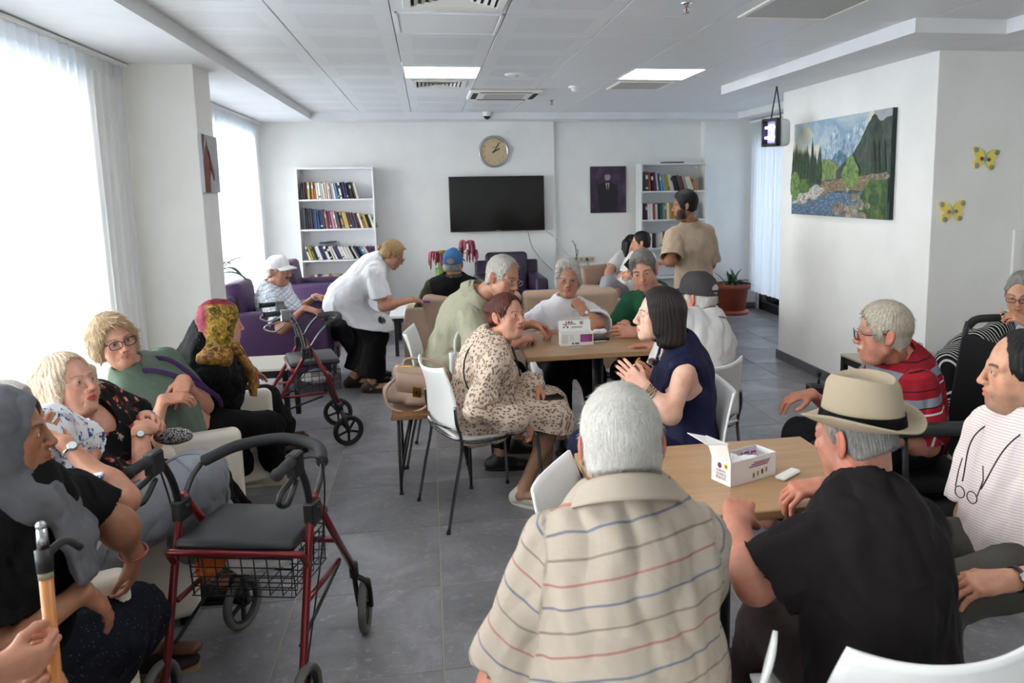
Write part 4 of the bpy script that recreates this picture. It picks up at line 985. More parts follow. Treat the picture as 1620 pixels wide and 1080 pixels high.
def skeleton(o):
    P = Person(); s = o.get('s', 1.0); P.s = s; P.o = o; fem = o.get('fem')
    P.pel = pt((0, 0, 0), o['pel'], 1)
    P.neck = pt(P.pel, o['neck'], o.get('tl', .50) * s)
    u = nrm(P.neck - P.pel); fh = yawv(o['yaw']); P.u = u; P.f = nrm(fh - u * (u @ fh)); P.r = np.cross(P.f, u)
    uc = u if 'ulean' not in o else nrm(V(o['ulean'])); 
    P.head = pt(P.neck, o['head'], .205 * s)
    hy, hp, hr = o.get('look', (o['yaw'], 0, 0)); y = yawv(hy, hp); x = nrm(np.cross(y, (0, 0, 1))); z = np.cross(x, y); a = math.radians(hr)
    P.F = np.array([x * math.cos(a) + z * math.sin(a), y, z * math.cos(a) - x * math.sin(a)])
    sh = o.get('shw', .165 if fem else .185) * s; P.sh = {}; P.el = {}; P.wr = {}; P.hd = {}; P.hip = {}; P.kn = {}; P.an = {}; P.toe = {}
    dn = o.get('shdrop', .062) * s; tw = math.radians(o.get('twist', 0)); sr = P.r * math.cos(tw) + P.f * math.sin(tw)
    for k, q in (('R', 1), ('L', -1)):
        P.sh[k] = P.neck + sr * sh * q - u * dn + P.f * o.get('shf', .01) + V(o.get('sh' + k, (0, 0, 0)))
        A = o['arm' + k]; 
        if 'e' in A: P.el[k] = pt(P.sh[k], A['e'], .285 * s); P.wr[k] = pt(P.el[k], A['w'], .25 * s)
        else:
            tgt = pt(P.sh[k], A['w'], .25); pol = A.get('pole'); P.el[k], P.wr[k] = ik(P.sh[k], tgt, .285 * s, .25 * s, V(pol) if pol is not None else -u * 1.0 - P.f * .3 + P.r * q * .45)
            if np.linalg.norm(tgt - P.wr[k]) > .02: print('  REACH', o['label'][:30], 'arm', k, round(float(np.linalg.norm(tgt - P.wr[k])), 3))
        P.hd[k] = pt(P.wr[k], A['h'], .18 * s)
        P.hip[k] = P.pel + P.r * .088 * s * q * o.get('hipw', 1); Lg = o.get('leg' + k)
        if Lg:
            if 'k' in Lg: P.kn[k] = pt(P.hip[k], Lg['k'], .43 * s); P.an[k] = pt(P.kn[k], Lg['a'], .41 * s)
            else:
                tgt = pt(P.hip[k], Lg['a'], 1); P.kn[k], P.an[k] = ik(P.hip[k], tgt, .43 * s, .41 * s, V(Lg['pole']) if 'pole' in Lg else V(0, 0, 1) + P.f * .9)
                if np.linalg.norm(tgt - P.an[k]) > .02: print('  REACH', o['label'][:30], 'leg', k, round(float(np.linalg.norm(tgt - P.an[k])), 3))
            P.toe[k] = P.an[k] + nrm(V(Lg.get('t', tuple(P.f * (1, 1, 0) - V(0, 0, .35))))) * .19 * s
    print('POSE', o['label'][:34], 'torso', round(float(np.linalg.norm(P.neck - P.pel) / s), 2), 'neck-head', round(float(np.linalg.norm(P.head - P.neck)), 2), 'sitz', round(float(P.pel[2]), 2), 'head', np.round(P.head, 2), 'lean', np.round(u, 2))
    return P
def torso(f, P, g, o, upto=1.0):
    """torso volumes; g = how far outside the skin"""
    s = P.s; F = np.array([P.r, P.f, P.u]); W = o.get('w', 1.0) * s; be = o.get('belly', .0); fem = o.get('fem'); T = P.neck - P.pel; bend = o.get('bend', .02)
    at_ = lambda t: P.pel + T * t - P.f * bend * math.sin(PI * min(t, 1)) * s
    f.ell(at_(.02), V(.172 * W + g, .125 * W + g, .135 * s + g), F, k=.05)
    f.ell(at_(.32) + P.f * (be * .45 + .005), V(.148 * W + be * .35 + g, .112 * W + be * .55 + g, .16 * s + g), F, k=.07)
    f.ell(at_(.68) + P.f * be * .1, V(.158 * W + g, .118 * W + be * .12 + g, .175 * s + g), F, k=.07)
    sl, sr = P.sh['L'], P.sh['R']; m = (sl + sr) / 2
    f.oval(sl * .84 + m * .16 - P.u * .012, sr * .84 + m * .16 - P.u * .012, (.058 * s + g, .056 * s + g), (.058 * s + g, .056 * s + g), P.f, k=.05)
    for q in (sl, sr): f.cap(P.neck + P.u * .02 * s, q * .8 + m * .2 + P.u * .012, .04 * s + g, .045 * s + g, k=.05)
    f.cap(at_(.8), P.neck + P.u * .01, .085 * s + g, .06 * s + g, k=.06)
    if fem:
        br = o.get('bust', 1.0); sg = o.get('sag', .6)
        for q in (-1, 1): f.ell(at_(sg) + P.r * q * .078 * W + P.f * (.088 * W + be * .2), V(.068 * br + g * .7, .062 * br + g * .7, .07 * br + g * .7), F, k=.05)
def armpath(P, k, t):
    S, E, W_ = P.sh[k], P.el[k], P.wr[k]; return S + (E - S) * t if t <= 1 else E + (W_ - E) * (t - 1)
def arm_r(t, s, a): return (.053 - .011 * t if t <= 1 else .042 - .013 * (t - 1)) * s * a
def fold(p, n, T, amp, fr, seed, st=(1, 1, .45)):
    a = vnoise(T * V(st), fr, seed, 2); b = vnoise(T * V(st)[[1, 0, 2]], fr * 2.0, seed + 5, 2)
    return p + n * ((amp * (1 - 2.2 * np.abs(a)) * .8 + amp * .45 * b))[:, None]
def coords(P, p, legs=False):
    """rest coordinates of every vertex: torso frame, or along the nearer limb"""
    T = P.neck - P.pel; L = np.linalg.norm(T); d = p - P.pel; out = np.stack([d @ P.r, d @ P.f, d @ P.u], 1); best = np.abs(out[:, 0]) * 0 + .16 * P.s; reg = np.zeros(len(p), int)
    def segd(a, b):
        ba = b - a; t = np.clip(((p - a) @ ba) / (ba @ ba), 0, 1); return np.linalg.norm(p - a - t[:, None] * ba, axis=1), t
    segs = []
    dT, _ = segd(P.pel, P.neck - P.u * .06)
    best = dT - .15 * P.s
    i = 1
    lst = [(P.sh[k], P.el[k], P.wr[k]) for k in 'RL'] + ([(P.hip[k], P.kn[k], P.an[k]) for k in 'RL' if k in P.kn] if legs else [])
    for a, b, c in lst:
        d1, t1 = segd(a, b); d2, t2 = segd(b, c); r = .05 if i < 3 else .08; dd = np.minimum(d1, d2) - r * P.s; w = dd < best
        L1 = np.linalg.norm(b - a); along = np.where(d1 < d2, ((p - a) @ (b - a)) / L1, L1 + t2 * np.linalg.norm(c - b)); ax = np.where((d1 < d2)[:, None], nrm(b - a)[None], nrm(c - b)[None])
        base = np.where((d1 < d2)[:, None], a[None] + (t1 * L1)[:, None] * nrm(b - a), b[None] + (t2 * np.linalg.norm(c - b))[:, None] * nrm(c - b)); off = p - base
        sd = P.f if i < 3 else P.r; e1 = sd[None] - ax * (ax @ sd)[:, None]; e1 /= np.linalg.norm(e1, axis=1, keepdims=True) + 1e-9; e2 = np.cross(ax, e1)
        q = np.stack([(off * e1).sum(1) + 1.3 * i, (off * e2).sum(1), (.55 - along) if i < 3 else -along], 1)
        out[w] = q[w]; best = np.where(w, dd, best); reg[w] = i; i += 1
    return out, reg
def person(o):
    P = skeleton(o); s = P.s; fem = o.get('fem'); dist = float(np.linalg.norm(P.head - CP)); fa = o.get('fat', 1.0)
    hh = min(.0058, max(.0026, .00088 * dist)); hc = min(.011, max(.0062, .0019 * dist)); ha = min(.0055, max(.003, .001 * dist))
    base = V(P.pel[0], P.pel[1], 0); root = thing('person', o['label'], 'person', tuple(base)); P.root = root; P.base = base; org = base
    if o.get('group'): root['group'] = o['group']
    sk = lin(SKIN.get(o.get('skin', 'a'), o.get('skin', 'a'))); parts = []; hs = o.get('hs', .93 if fem else .985) * (s ** .3)
    P.hs = hs; nl = (P.neck - P.u * .03 - P.head) @ P.F.T / hs; o['_neck_local'] = nl
    parts += build_head(o, P.head, P.F, hs, hh / hs)
    # torso and legs skin, coarse (mostly under the clothes)
    pts = [P.pel, P.neck] + list(P.sh.values()) + list(P.kn.values()) + list(P.an.values()) + list(P.toe.values())
    lo, hi = np.min(pts, 0) - .24, np.max(pts, 0) + .24
    f = Field(lo, hi, .012); torso(f, P, -.004, o)
    for k in P.kn:
        f.cap(P.hip[k], P.kn[k], .082 * s * fa, .056 * s * fa, k=.03)
        bare = o.get('bare')
        if not bare: f.cap(P.kn[k], P.an[k], .052 * s * fa, .036 * s, k=.02)
    p, q = f.mesh(); parts.append((p, q, np.tile(sk, (len(p), 1))))
    if o.get('bare'):
        for k in P.kn:
            K, A, T_ = P.kn[k], P.an[k], P.toe[k]; f = Field(np.min([K, A, T_], 0) - .1, np.max([K, A, T_], 0) + .1, ha * 1.2); back = nrm(np.cross(P.r, K - A)) * -1
            if back @ P.f > 0: back = -back
            f.cap(K, A, .053 * s * fa, .035 * s, k=.01); f.ell(K + (A - K) * .3 + back * .018 * s, (.05 * s * fa, .05 * s * fa, .05 * s * fa), k=.05); f.ell(K, (.056 * s * fa,) * 3, k=.02)
            f.cap(A - (A - K) * .02, A + nrm(A - K) * .05, .034 * s, .03 * s, k=.02); f.oval(A + nrm(A - K) * .045, T_ - nrm(T_ - A) * .02, (.036 * s, .026 * s), (.042 * s, .016 * s), P.r, k=.02)
            p, q = f.mesh(); parts.append((p, q, np.tile(lin(o.get('legskin')) if o.get('legskin') else sk, (len(p), 1)) * (1 + .05 * vnoise(p, 40, 2))[:, None]))
    # arms with hands
    for k, qd in (('R', 1), ('L', -1)):
        A = o['arm' + k]
        if A.get('hide'): continue
        S, E, Wr, H = P.sh[k], P.el[k], P.wr[k], P.hd[k]; d = nrm(H - Wr)
        pn = V(A['pn']) if 'pn' in A else -P.u; pn = nrm(pn - d * (pn @ d)); side = np.cross(pn, d) * (-qd)   # thumb side
        if 'side' in A: side = V(A['side'])
        f = Field(np.min([S, E, Wr, H], 0) - .085, np.max([S, E, Wr, H], 0) + .085, ha)
        f.cap(S, E, .051 * s * fa, .041 * s * fa, k=.01); f.ell(E, (.04 * s * fa,) * 3, k=.02)
        f.oval(E, Wr, (.042 * s * fa, .040 * s * fa), (.029 * s, .022 * s), side, k=.02); f.ell(E + (Wr - E) * .25, (.045 * s * fa,) * 3, k=.04)
        sc = (.9 if fem else 1.02) * s; tips = hand_field(f, Wr, d, pn, side, sc, A.get('curl', .3), A.get('thumb', .3), A.get('spread', 1), .027 * s)
        p, q = f.mesh(); c = np.tile(sk * V(1.0, .93, .9), (len(p), 1)); tt = ((p - Wr) @ d); w = np.clip(tt / .1, 0, 1)[:, None] * .25; c = c * (1 - w) + sk * V(1.1, .78, .72) * w; c *= (1 + .06 * vnoise(p, 60, 5))[:, None]
        if A.get('nails'):
            for tp in tips:
                c[(np.linalg.norm(p - tp - 0 * pn, axis=1) < .0105) & (((p - tp) @ pn) < .002)] = lin(A['nails'])
        parts.append((p, q, c))
        P.hd[k + 'tips'] = tips; P.hd[k + 'n'] = pn
    p, q, c = join(parts); P.body = vmesh('body', p, q, skinm, root, org, c)
    # top
    T = o.get('top'); 
    if T:
        g = T.get('loose', .012); sl = T.get('sleeve', .75); pts = [P.pel, P.neck] + [P.sh[k] for k in 'RL'] + [armpath(P, k, t) for k in 'RL' for t in (min(sl, 1), sl)]
        f = Field(np.min(pts, 0) - .3, np.max(pts, 0) + V(.3, .3, .22), hc); torso(f, P, g, o)
        dl = T.get('down', .0)
        if dl: f.ell(P.pel - P.u * dl * .5, V(.178 * s * o.get('w', 1) + g, .135 * s * o.get('w', 1) + g, .14 + dl * .5), np.array([P.r, P.f, P.u]), k=.05)
        if o.get('dress'): skirt_field(f, P, o, o['dress'], g)
        fl = T.get('flare', .014); a_ = fa
        for k in 'RL':
            if sl <= 0:
                S = P.sh[k]; out = nrm(P.sh[k] - P.neck); cut_end(f, S + out * .012 - P.u * .0, nrm(out - P.u * .15), .12 * s, .06); continue
            S = P.sh[k]; m = min(sl, 1); rr = lambda t: arm_r(t, s, a_) + g + (fl if sl <= 1 else 0) * t / max(sl, .01)
            f.cap(S, armpath(P, k, m), rr(0) - .002, rr(m), k=.035)
            if sl > 1:
                pf = T.get('puff', 0)
                f.cap(P.el[k], armpath(P, k, sl), rr(1) + pf * .3, rr(sl) + pf, k=.03)
                if pf: f.ell(armpath(P, k, sl - .18), (.055 + pf,) * 3, k=.04); f.ell(armpath(P, k, .75), (.06 + pf,) * 3, k=.05)
            e = armpath(P, k, sl); dr = nrm(P.el[k] - S) if sl <= 1 else nrm(P.wr[k] - P.el[k]); R = rr(min(sl, 2)) + .02 + T.get('puff', 0)
            if not T.get('gather'): cut_end(f, e, dr, R); ri = max(rr(sl) - .019, arm_r(min(sl, 2), s, a_) + .002); f.cap(e - dr * .02, e + dr * .06, ri - .003, ri, sub=True)
        nk = T.get('neckhole', .007); ud = nrm(P.head - P.F[1] * .02 - P.neck); rN = (.052 if not fem else .046) * hs * o.get('neckw', 1)
        f.cap(P.neck + ud * .02, P.neck + ud * .2, rN + nk, rN + nk + .04, k=.008, sub=True)
        if T.get('vee'): v = T['vee']; f.ell(P.neck + P.f * (.075) - P.u * (v * .25 - .02), (.045 + v * .2, .06, .05 + v * .7), np.array([P.r, P.f, P.u]), k=.012, sub=True)
        p, q = f.mesh(); n = normals(p, q); tc, reg = coords(P, p, bool(o.get('dress'))); p = fold(p, n, tc, T.get('amp', .0085), T.get('fr', 40), T.get('seed', 1), T.get('st', (1, 1, .5)))
        # sag of cloth: long creases pulling from the armpits and at the waist
        tcm = tc.copy(); nm_ = T.get('name', 'shirt')
        P.top = vmesh(nm_, p, q, T['mat'], root, org, None, tcm)
        if T.get('collar'): collar(P, T)
    # legs
    B = o.get('bottom')
    if B and P.kn:
        g = B.get('loose', .014)
        if B.get('skirt') is not None:
            pts = [P.pel] + [P.hip[k] for k in 'RL'] + [P.kn[k] for k in 'RL'] + [P.an[k] for k in 'RL']; f = Field(np.min(pts, 0) - .22, np.max(pts, 0) + .22, hc); f.ell(P.pel, V(.18 * s * o.get('w', 1), .14 * s * o.get('w', 1), .13), np.array([P.r, P.f, P.u]), k=.04); skirt_field(f, P, o, B['skirt'], g)
        else:
            ln = B.get('len', .93); pts = [P.pel] + [P.hip[k] for k in 'RL'] + [P.kn[k] for k in 'RL'] + [P.kn[k] + (P.an[k] - P.kn[k]) * ln for k in 'RL']; f = Field(np.min(pts, 0) - .2, np.max(pts, 0) + .2, hc)
            W = o.get('w', 1.0) * s; f.ell(P.pel - P.u * .01, V(.172 * W + g * .6, .13 * W + g * .6, .13 * s), np.array([P.r, P.f, P.u]), k=.04); wd = B.get('wide', 0)
            for k in P.kn:
                H, K, A = P.hip[k], P.kn[k], P.an[k]; f.cap(H, K, .087 * s * fa + g, .06 * s * fa + g + wd * .5, k=.05); e = K + (A - K) * ln
                f.cap(K, e, .057 * s * fa + g + wd * .5, .042 * s + g + wd, k=.035); d = nrm(A - K); cut_end(f, e, d, .09 + wd); f.cap(e - d * .05, e + d * .06, .038 * s + g * .6 + wd, .04 * s + g * .6 + wd, sub=True)
        p, q = f.mesh(); n = normals(p, q); tc, reg = coords(P, p, True); p = fold(p, n, tc, B.get('amp', .008), 36, 9, (1, 1, .5))
        vmesh(B.get('name', 'trousers'), p, q, B['mat'], root, org, None, tc)
    if o.get('shoe') and P.kn:
        for k in P.kn: shoe(P, k, o['shoe'])
    # hair, hats and glasses live in head space
    P.hm = Matrix([list(np.append(P.F.T[i] * hs, P.head[i] - org[i])) for i in range(3)] + [[0, 0, 0, 1]])
    if o.get('hair'): hair(P, o['hair'], hh)
    if o.get('glasses'): glasses(P, o['glasses'])
    return P
def skirt_field(f, P, o, S, g):
    s = P.s; W = o.get('w', 1.0); ln = S.get('len', .5); wd = S.get('wide', .03); mid = None
    K = {k: P.kn[k] for k in 'RL'}; E = {k: P.kn[k] + (P.an[k] - P.kn[k]) * ln + V(S.get('push', (0, 0, 0))) for k in 'RL'}
    for k in 'RL': f.cap(P.hip[k], K[k], .098 * s * W + g, .072 * s + g + wd * .3, k=.07); f.cap(K[k], E[k], .066 * s + g + wd * .3, .07 * s + g + wd, k=.05)
    m = lambda t: P.hip['R'] * .5 * (1 - t) + P.hip['L'] * .5 * (1 - t) + (K['R'] + K['L']) * .5 * t
    sp = np.linalg.norm(K['R'] - K['L']); f.cap(m(0), m(.92), .09, .05 + min(.02, sp * .05), k=.09)
    f.oval((K['R'] + K['L']) / 2, (E['R'] + E['L']) / 2, (sp * .5 + .03, .05 + g), (sp * .5 + .04 + wd, .055 + g + wd * .5), K['R'] - K['L'], k=.05)
    d = nrm((E['R'] + E['L']) / 2 - (K['R'] + K['L']) / 2) if ln > .05 else nrm(P.an['R'] - P.kn['R']); c = (E['R'] + E['L']) / 2; c2 = c + d * .005
    cut_end(f, c2, d, .16 + sp * .5 + wd, .14)
    hf = S.get('hollow', .05)
    f.oval(c2 - d * hf, c2 + d * .06, (sp * .5 + .05 + wd, .045 + g + wd * .6), (sp * .5 + .06 + wd, .05 + g + wd * .6), K['R'] - K['L'], sub=True)
def collar(P, T):
    """fold-over shirt collar round the neck"""
    o = P.o; s = P.s; ud = nrm(P.head - P.F[1] * .02 - P.neck); ax = nrm(ud + P.u * 1.2); R = P.r; F_ = nrm(P.f - ax * (P.f @ ax)); R = np.cross(F_, ax); rN = (.054 if not o.get('fem') else .048) * P.hs * o.get('neckw', 1) + .013
    C0 = P.neck + ud * .03 + P.u * .01; gap = T.get('gap', .55); h = T.get('ch', .034); org = P.base; wd = T.get('cw', .048)
    def fn(u, v):
        a = gap + (2 * PI - 2 * gap) * u; c = V(F_) * math.cos(a) + V(R) * math.sin(a); fr = (1 + math.cos(a)) / 2
        up = h * (1 - .75 * fr); r0 = rN + .004
        if v < .35: t = v / .35; p = C0 + c * (r0 + .004 * t) + ax * (-.012 + (up + .012) * t) - ax * .03 * fr
        else: t = (v - .35) / .65; p = C0 + c * (r0 + .004 + .03 * t ** .7 + .012 * t) + ax * (up - (wd * (1 - .1 * fr) + .012 * fr) * t ** 1.2 + .005 * math.sin(PI * min(1, t * 2))) - ax * .03 * fr + V(F_) * .012 * t * fr
        return tuple(p - org)
    MB().grid(fn, 40, 12, th=.003).build('collar', T.get('cmat', T['mat']), P.root)
def shoe(P, k, S):
    A = P.an[k]; T_ = P.toe[k]; s = P.s; d = nrm((T_ - A) * V(1, 1, 0)); up = nrm(S.get('up', (0, 0, 1))); 
    if S.get('tilt'): d = nrm(T_ - A); 
    rt = nrm(np.cross(d, up)); up = np.cross(rt, d); fem = P.o.get('fem'); L = (.24 if fem else .27) * s; c = A - up * .045 * s - d * .055
    g0 = c; 
    if not S.get('tilt'): c = V(c[0], c[1], .032)
    f = Field(np.minimum(c, c + d * L) - .14, np.maximum(c, c + d * L) + .14, .0055); w = .037 * s
    f.oval(c, c + d * L * .3, (w * .85, .03), (w * .8, .03), rt); f.oval(c + d * L * .3, c + d * L * .72, (w * .8, .026), (w * 1.12, .024), rt, k=.03); f.oval(c + d * L * .7, c + d * L * .9, (w * 1.1, .022), (w * .75, .016), rt, k=.02)
    if S.get('kind') != 'sandal':
        f.cap(c + up * .01, c + d * L * .16 + up * .045, .032, .036, k=.03); f.cap(c + d * L * .2 + up * .03, c + d * L * .5 + up * .012, .03, .024, k=.03); f.cap(A + up * .02 - d * .0, A + up * .12, .04 * s, .06, sub=True)
    f.half(c - up * .024, -up); p, q = f.mesh(); vmesh('shoe', p, q, S['mat'], P.root, P.base)
    n = 28; pl = []
    for i in range(n):
        a = 2 * PI * i / n; x = math.cos(a); y = math.sin(a); ww = w * (1.05 + .12 * x); pl.append(c + d * (L * .42 + (L * .53 + .004) * x) + rt * ww * y * (1 if abs(x) < .8 else .95) - up * .033)
    mb = MB(); vs = [tuple(v - P.base) for v in pl] + [tuple(v + up * .016 - P.base) for v in pl]; mb.add(vs, [tuple(range(n - 1, -1, -1)), tuple(range(n, 2 * n))] + [(i, (i + 1) % n, n + (i + 1) % n, n + i) for i in range(n)]); mb.build('sole', S.get('sole', S['mat']), P.root)
# ------------------------------------------------------------------ hair
def hair(P, Hn, hh):
    st = Hn['style']; m = Hn['mat']; th = Hn.get('th', .011); h = max(.0028, hh); fld = Field((-.15, -.19, -.26), (.15, .14, .17), h / P.hs)
    cr = ((0, -.014, .03), V(.0745, .094, .086)); long_ = st in ('long', 'bob')
    if st == 'bald':
        fld.ell((0, -.02, -.005), V(.0785, .0945, .062)); fld.half((0, 0, .05), (0, .3, 1), .01)
    else: fld.ell(cr[0], cr[1] + V(th * .8, th, th * 1.15))
    if st in ('short', 'crop', 'bald'):
        for s in (-1, 1): fld.cap((s * .067, -.03, -.02), (s * .06, -.055, -.055), .012, .014, k=.03); fld.cap((s * .071, .014, .01), (s * .072, .012, -.012), .004, .002, k=.012)
        fld.ell((0, -.068, -.04), (.05, .03, .04), k=.03)
    if st == 'curly':
        for s in (-1, 1): fld.ell((s * .062, -.025, -.025), (.03, .05, .05), k=.03)
        fld.ell((0, -.075, -.03), (.062, .04, .055), k=.03); fld.ell((.01, .0, .09), (.07, .085, .045), k=.03)
    if st == 'bob':
        L = Hn.get('len', -.1)
        for s in (-1, 1): fld.oval((s * .068, -.03, .03), (s * .07, -.035, L), (.055, .03), (.058, .033), (0, 1, 0), k=.03); fld.oval((s * .078, .02, .03), (s * .08, .012, L + .045), (.03, .014), (.026, .012), (0, 1, 0), k=.02)
        fld.oval((0, -.08, .02), (0, -.085, L), (.075, .038), (.078, .04), (1, 0, 0), k=.03)
        if Hn.get('fringe'): fld.cap((.05, .07, .075), (-.066, .062, .03), .018, .02, k=.02); fld.cap((-.066, .062, .03), (-.078, .045, -.01), .018, .012, k=.02)
    if st == 'long':
        L = Hn.get('len', -.2)
        for s in (-1, 1): fld.oval((s * .07, -.03, .03), (s * .085, -.04, L * .95), (.055, .03), (.05, .028), (0, 1, 0), k=.03); fld.cap((s * .078, .03, .03), (s * .084, .02, -.06), .022, .016, k=.02)
        fld.oval((0, -.085, .02), (0, -.1, L), (.08, .04), (.085, .035), (1, 0, 0), k=.03)
    if st in ('bun', 'pony'):
        fld.ell((0, -.05, -.03), (.06, .055, .05), k=.03)
        for s in (-1, 1): fld.cap((s * .07, .01, .02), (s * .05, -.06, -.03), .016, .016, k=.02)
        if st == 'bun': fld.ell((0, -.125, -.005), (.03, .026, .028), k=.008)
        else: fld.cap((0, -.09, .07), (0, -.135, .03), .024, .03, k=.01); fld.cap((0, -.135, .03), (.0, -.13, -.1), .032, .018, k=.02)
        if Hn.get('wisp'): fld.cap((0, .08, .09), (.03, .112, .03), .012, .012, k=.02); fld.cap((.03, .112, .03), (.05, .105, -.03), .012, .006, k=.01)
    # open the face
    hl = Hn.get('line', 0)  # hairline raise
    fz = .085 + hl if True else 0
    fld.ell((0, .1, -.022), (.072, .078 + hl * .3, .068 + fz * .62), k=.006, sub=True)
    fld.ell((0, .085, -.1), (.072, .085, .085), k=.01, sub=True)
    if not long_: fld.ell((0, .108, -.008), (.1, .08, .088 + hl * .7), k=.008, sub=True)
    if st in ('short', 'crop', 'bald', 'bun', 'pony'):
        for s in (-1, 1): fld.ell((s * .086, -.008, -.012), (.02, .025, .035), k=.004, sub=True)
        fld.half((0, -.06, -.07 + Hn.get('nape', 0)), (0, -.25, -1), .01)
    if Hn.get('balding'): fld.ell((0, .035 - .02, .13), (.052, .075, .05 + Hn['balding']), k=.01, sub=True)
    p, q = fld.mesh(); n = normals(p, q)
    # strands: grooves running with the growth direction
    ctr = V(0, -.055, .11) if not Hn.get('part') else V(Hn['part'], .0, .115); d = p - ctr; az = np.arctan2(d[:, 0], d[:, 1]); rad = np.linalg.norm(d, axis=1)
    fq = Hn.get('fine', 46); g = np.sin(az * fq + 3 * vnoise(p, 40, 3)) * .55 + np.sin(az * fq * 2.3 + 4 * vnoise(p, 30, 4)) * .3 + .6 * vnoise(p, Hn.get('lump', 70), 8); amp = Hn.get('amp', .0022)
    if st == 'curly' or Hn.get('wavy'): g += 1.6 * vnoise(p, 62, 12)
    if st in ('short', 'crop'): g += .7 * vnoise(p, 110, 13)
    low = np.clip((-p[:, 2] - .02) / .08, 0, 1) if long_ else 0
    p = p + n * (g * amp)[:, None]; tc = np.stack([az * fq * .35 * (1 - low) + low * p[:, 0] * 260, rad * 14, p[:, 2] * 14 + p[:, 1] * 10 * low], 1)
    if long_: tc = np.stack([np.where(p[:, 2] < .02, p[:, 0] * 200 + p[:, 1] * 200, az * 18), rad * 6, p[:, 2] * 6], 1)
    W = P.head + (p * P.hs) @ P.F; ob = vmesh('hair', W, q, m, P.root, P.base, None, tc)
    ns = Hn.get('strands', 0)
    if ns:
        rnd = np.random.RandomState(4); idx = rnd.choice(len(p), ns); B = p[idx]; Nn = normals(p, q)[idx]; L = Hn.get('sl', .014); dn = B - ctr; dn -= Nn * (dn * Nn).sum(1)[:, None]; dn /= np.linalg.norm(dn, axis=1, keepdims=True) + 1e-9
        rr = rnd.randn(ns, 3) * .28; T1 = B + (Nn * Hn.get('lift', .35) + dn + rr) * L * .5; T2 = T1 + (Nn * Hn.get('lift', .35) * .5 + dn * 1.1 + rr) * L * .5; sd = np.cross(dn, Nn); sd /= np.linalg.norm(sd, axis=1, keepdims=True) + 1e-9; wv = .0003 * max(1.8, float(np.linalg.norm(P.head - CP)))
        vs = np.concatenate([B - sd * wv - Nn * .001, B + sd * wv - Nn * .001, T1 + sd * wv, T1 - sd * wv, T2 + sd * wv * .25, T2 - sd * wv * .25]); a = np.arange(ns)
        qs = np.concatenate([np.stack([a, a + ns, a + 2 * ns, a + 3 * ns], 1), np.stack([a + 3 * ns, a + 2 * ns, a + 4 * ns, a + 5 * ns], 1)]); t2 = np.concatenate([np.stack([rnd.rand(ns) * 9] * 1 + [rnd.rand(ns) * 9, rnd.rand(ns)], 1)] * 6)
        vmesh('loose_hair', P.head + (vs * P.hs) @ P.F, qs, m, ob, V(0, 0, 0) + P.base, None, t2)['kind'] = 'stuff'
def head_mb(P, mb, name, m, parent=None):
    o = mb.build(name, m, parent or P.root); o.matrix_local = P.hm; return o
def glasses(P, G):
    c = G.get('mat', black); w, h_ = G.get('w', .026), G.get('h', .018); y = .112; mb = MB(); r = G.get('r', .0016); sq = G.get('sq', 2.6); dz = G.get('dz', -.002)
    for s in (-1, 1):
        loop = []
        for i in range(24):
            a = 2 * PI * i / 24; ca, sa = math.cos(a), math.sin(a); rr = (abs(ca) ** sq + abs(sa) ** sq) ** (-1 / sq); loop.append((s * .033 + w * ca * rr, y - .10 * abs(s * .033 + w * ca * rr) ** 1.3 * 3, dz + h_ * sa * rr))
        if not G.get('rimless'): mb.tube(loop, r, 6, closed=True)
        ln = MB(); ln.add([tuple(v) for v in loop] + [(s * .033, y - .006, dz)], [(i, (i + 1) % 24, 24) for i in range(24)], 0, True); G.setdefault('_l', []).append(ln)
        X = s * (.033 + w); mb.tube([(X, y - .022, dz + h_ * .5), (s * .073, y - .04, dz + .004), (s * .0795, .0, .004), (s * .079, -.018, -.008)], r * 1.1, 6)
    mb.tube([(-.033 + w * .98, y - .004, dz + .004), (0, y + .001, dz + .007), (.033 - w * .98, y - .004, dz + .004)], r, 6)
    g = head_mb(P, mb, 'glasses', c)
    for ln in G['_l']: ln.build('lens', lensm, g)
# ------------------------------------------------------------------ cloth materials (patterns sit in the garment's own coordinates)
def wr(t, v, sc=420): return t.math('ADD', t.math('MULTIPLY', t.noise(v, sc, 2), .12), t.math('MULTIPLY', t.noise(v, 17, 3, .5, .9), 1.0))
def plain(name, c, c2=None, rough=.85, bump=.22, sc=420, sheen=.0):
    if name in MATS: return MATS[name]
    c2 = c2 or c; m = mat(name, c, rough, sheen=sheen, spec=.2); t = NT(m); v = t.coord('@tc', (1, 1, 1)); t.base(t.ramp(t.noise(v, 9, 4), [(.3, c), (.7, c2)])); t.bump(wr(t, v, sc), bump * 1.8, .009); return m
def fab(name, rough=.85):
    m = mat(name, '#888888', rough, spec=.2); t = NT(m); v = t.coord('@tc'); return m, t, v
def vor(t, v, sc, rand=1, feat='F1'):
    n = t.new('ShaderNodeTexVoronoi', feature=feat); n.inputs['Scale'].default_value = sc; n.inputs['Randomness'].default_value = rand; t.l(v, n.inputs['Vector']); return n
def warp(t, v, sc, amt):
    n = t.new('ShaderNodeTexNoise'); n.inputs['Scale'].default_value = sc; t.l(v, n.inputs['Vector']); a = t.new('ShaderNodeVectorMath', operation='MULTIPLY_ADD'); t.l(n.outputs['Color'], a.inputs[0]); a.inputs[1].default_value = (amt,) * 3; t.l(v, a.inputs[2]); return a.outputs[0]
def bumpit(t, v, s=.35): t.bump(wr(t, v), s * 1.2, .009)
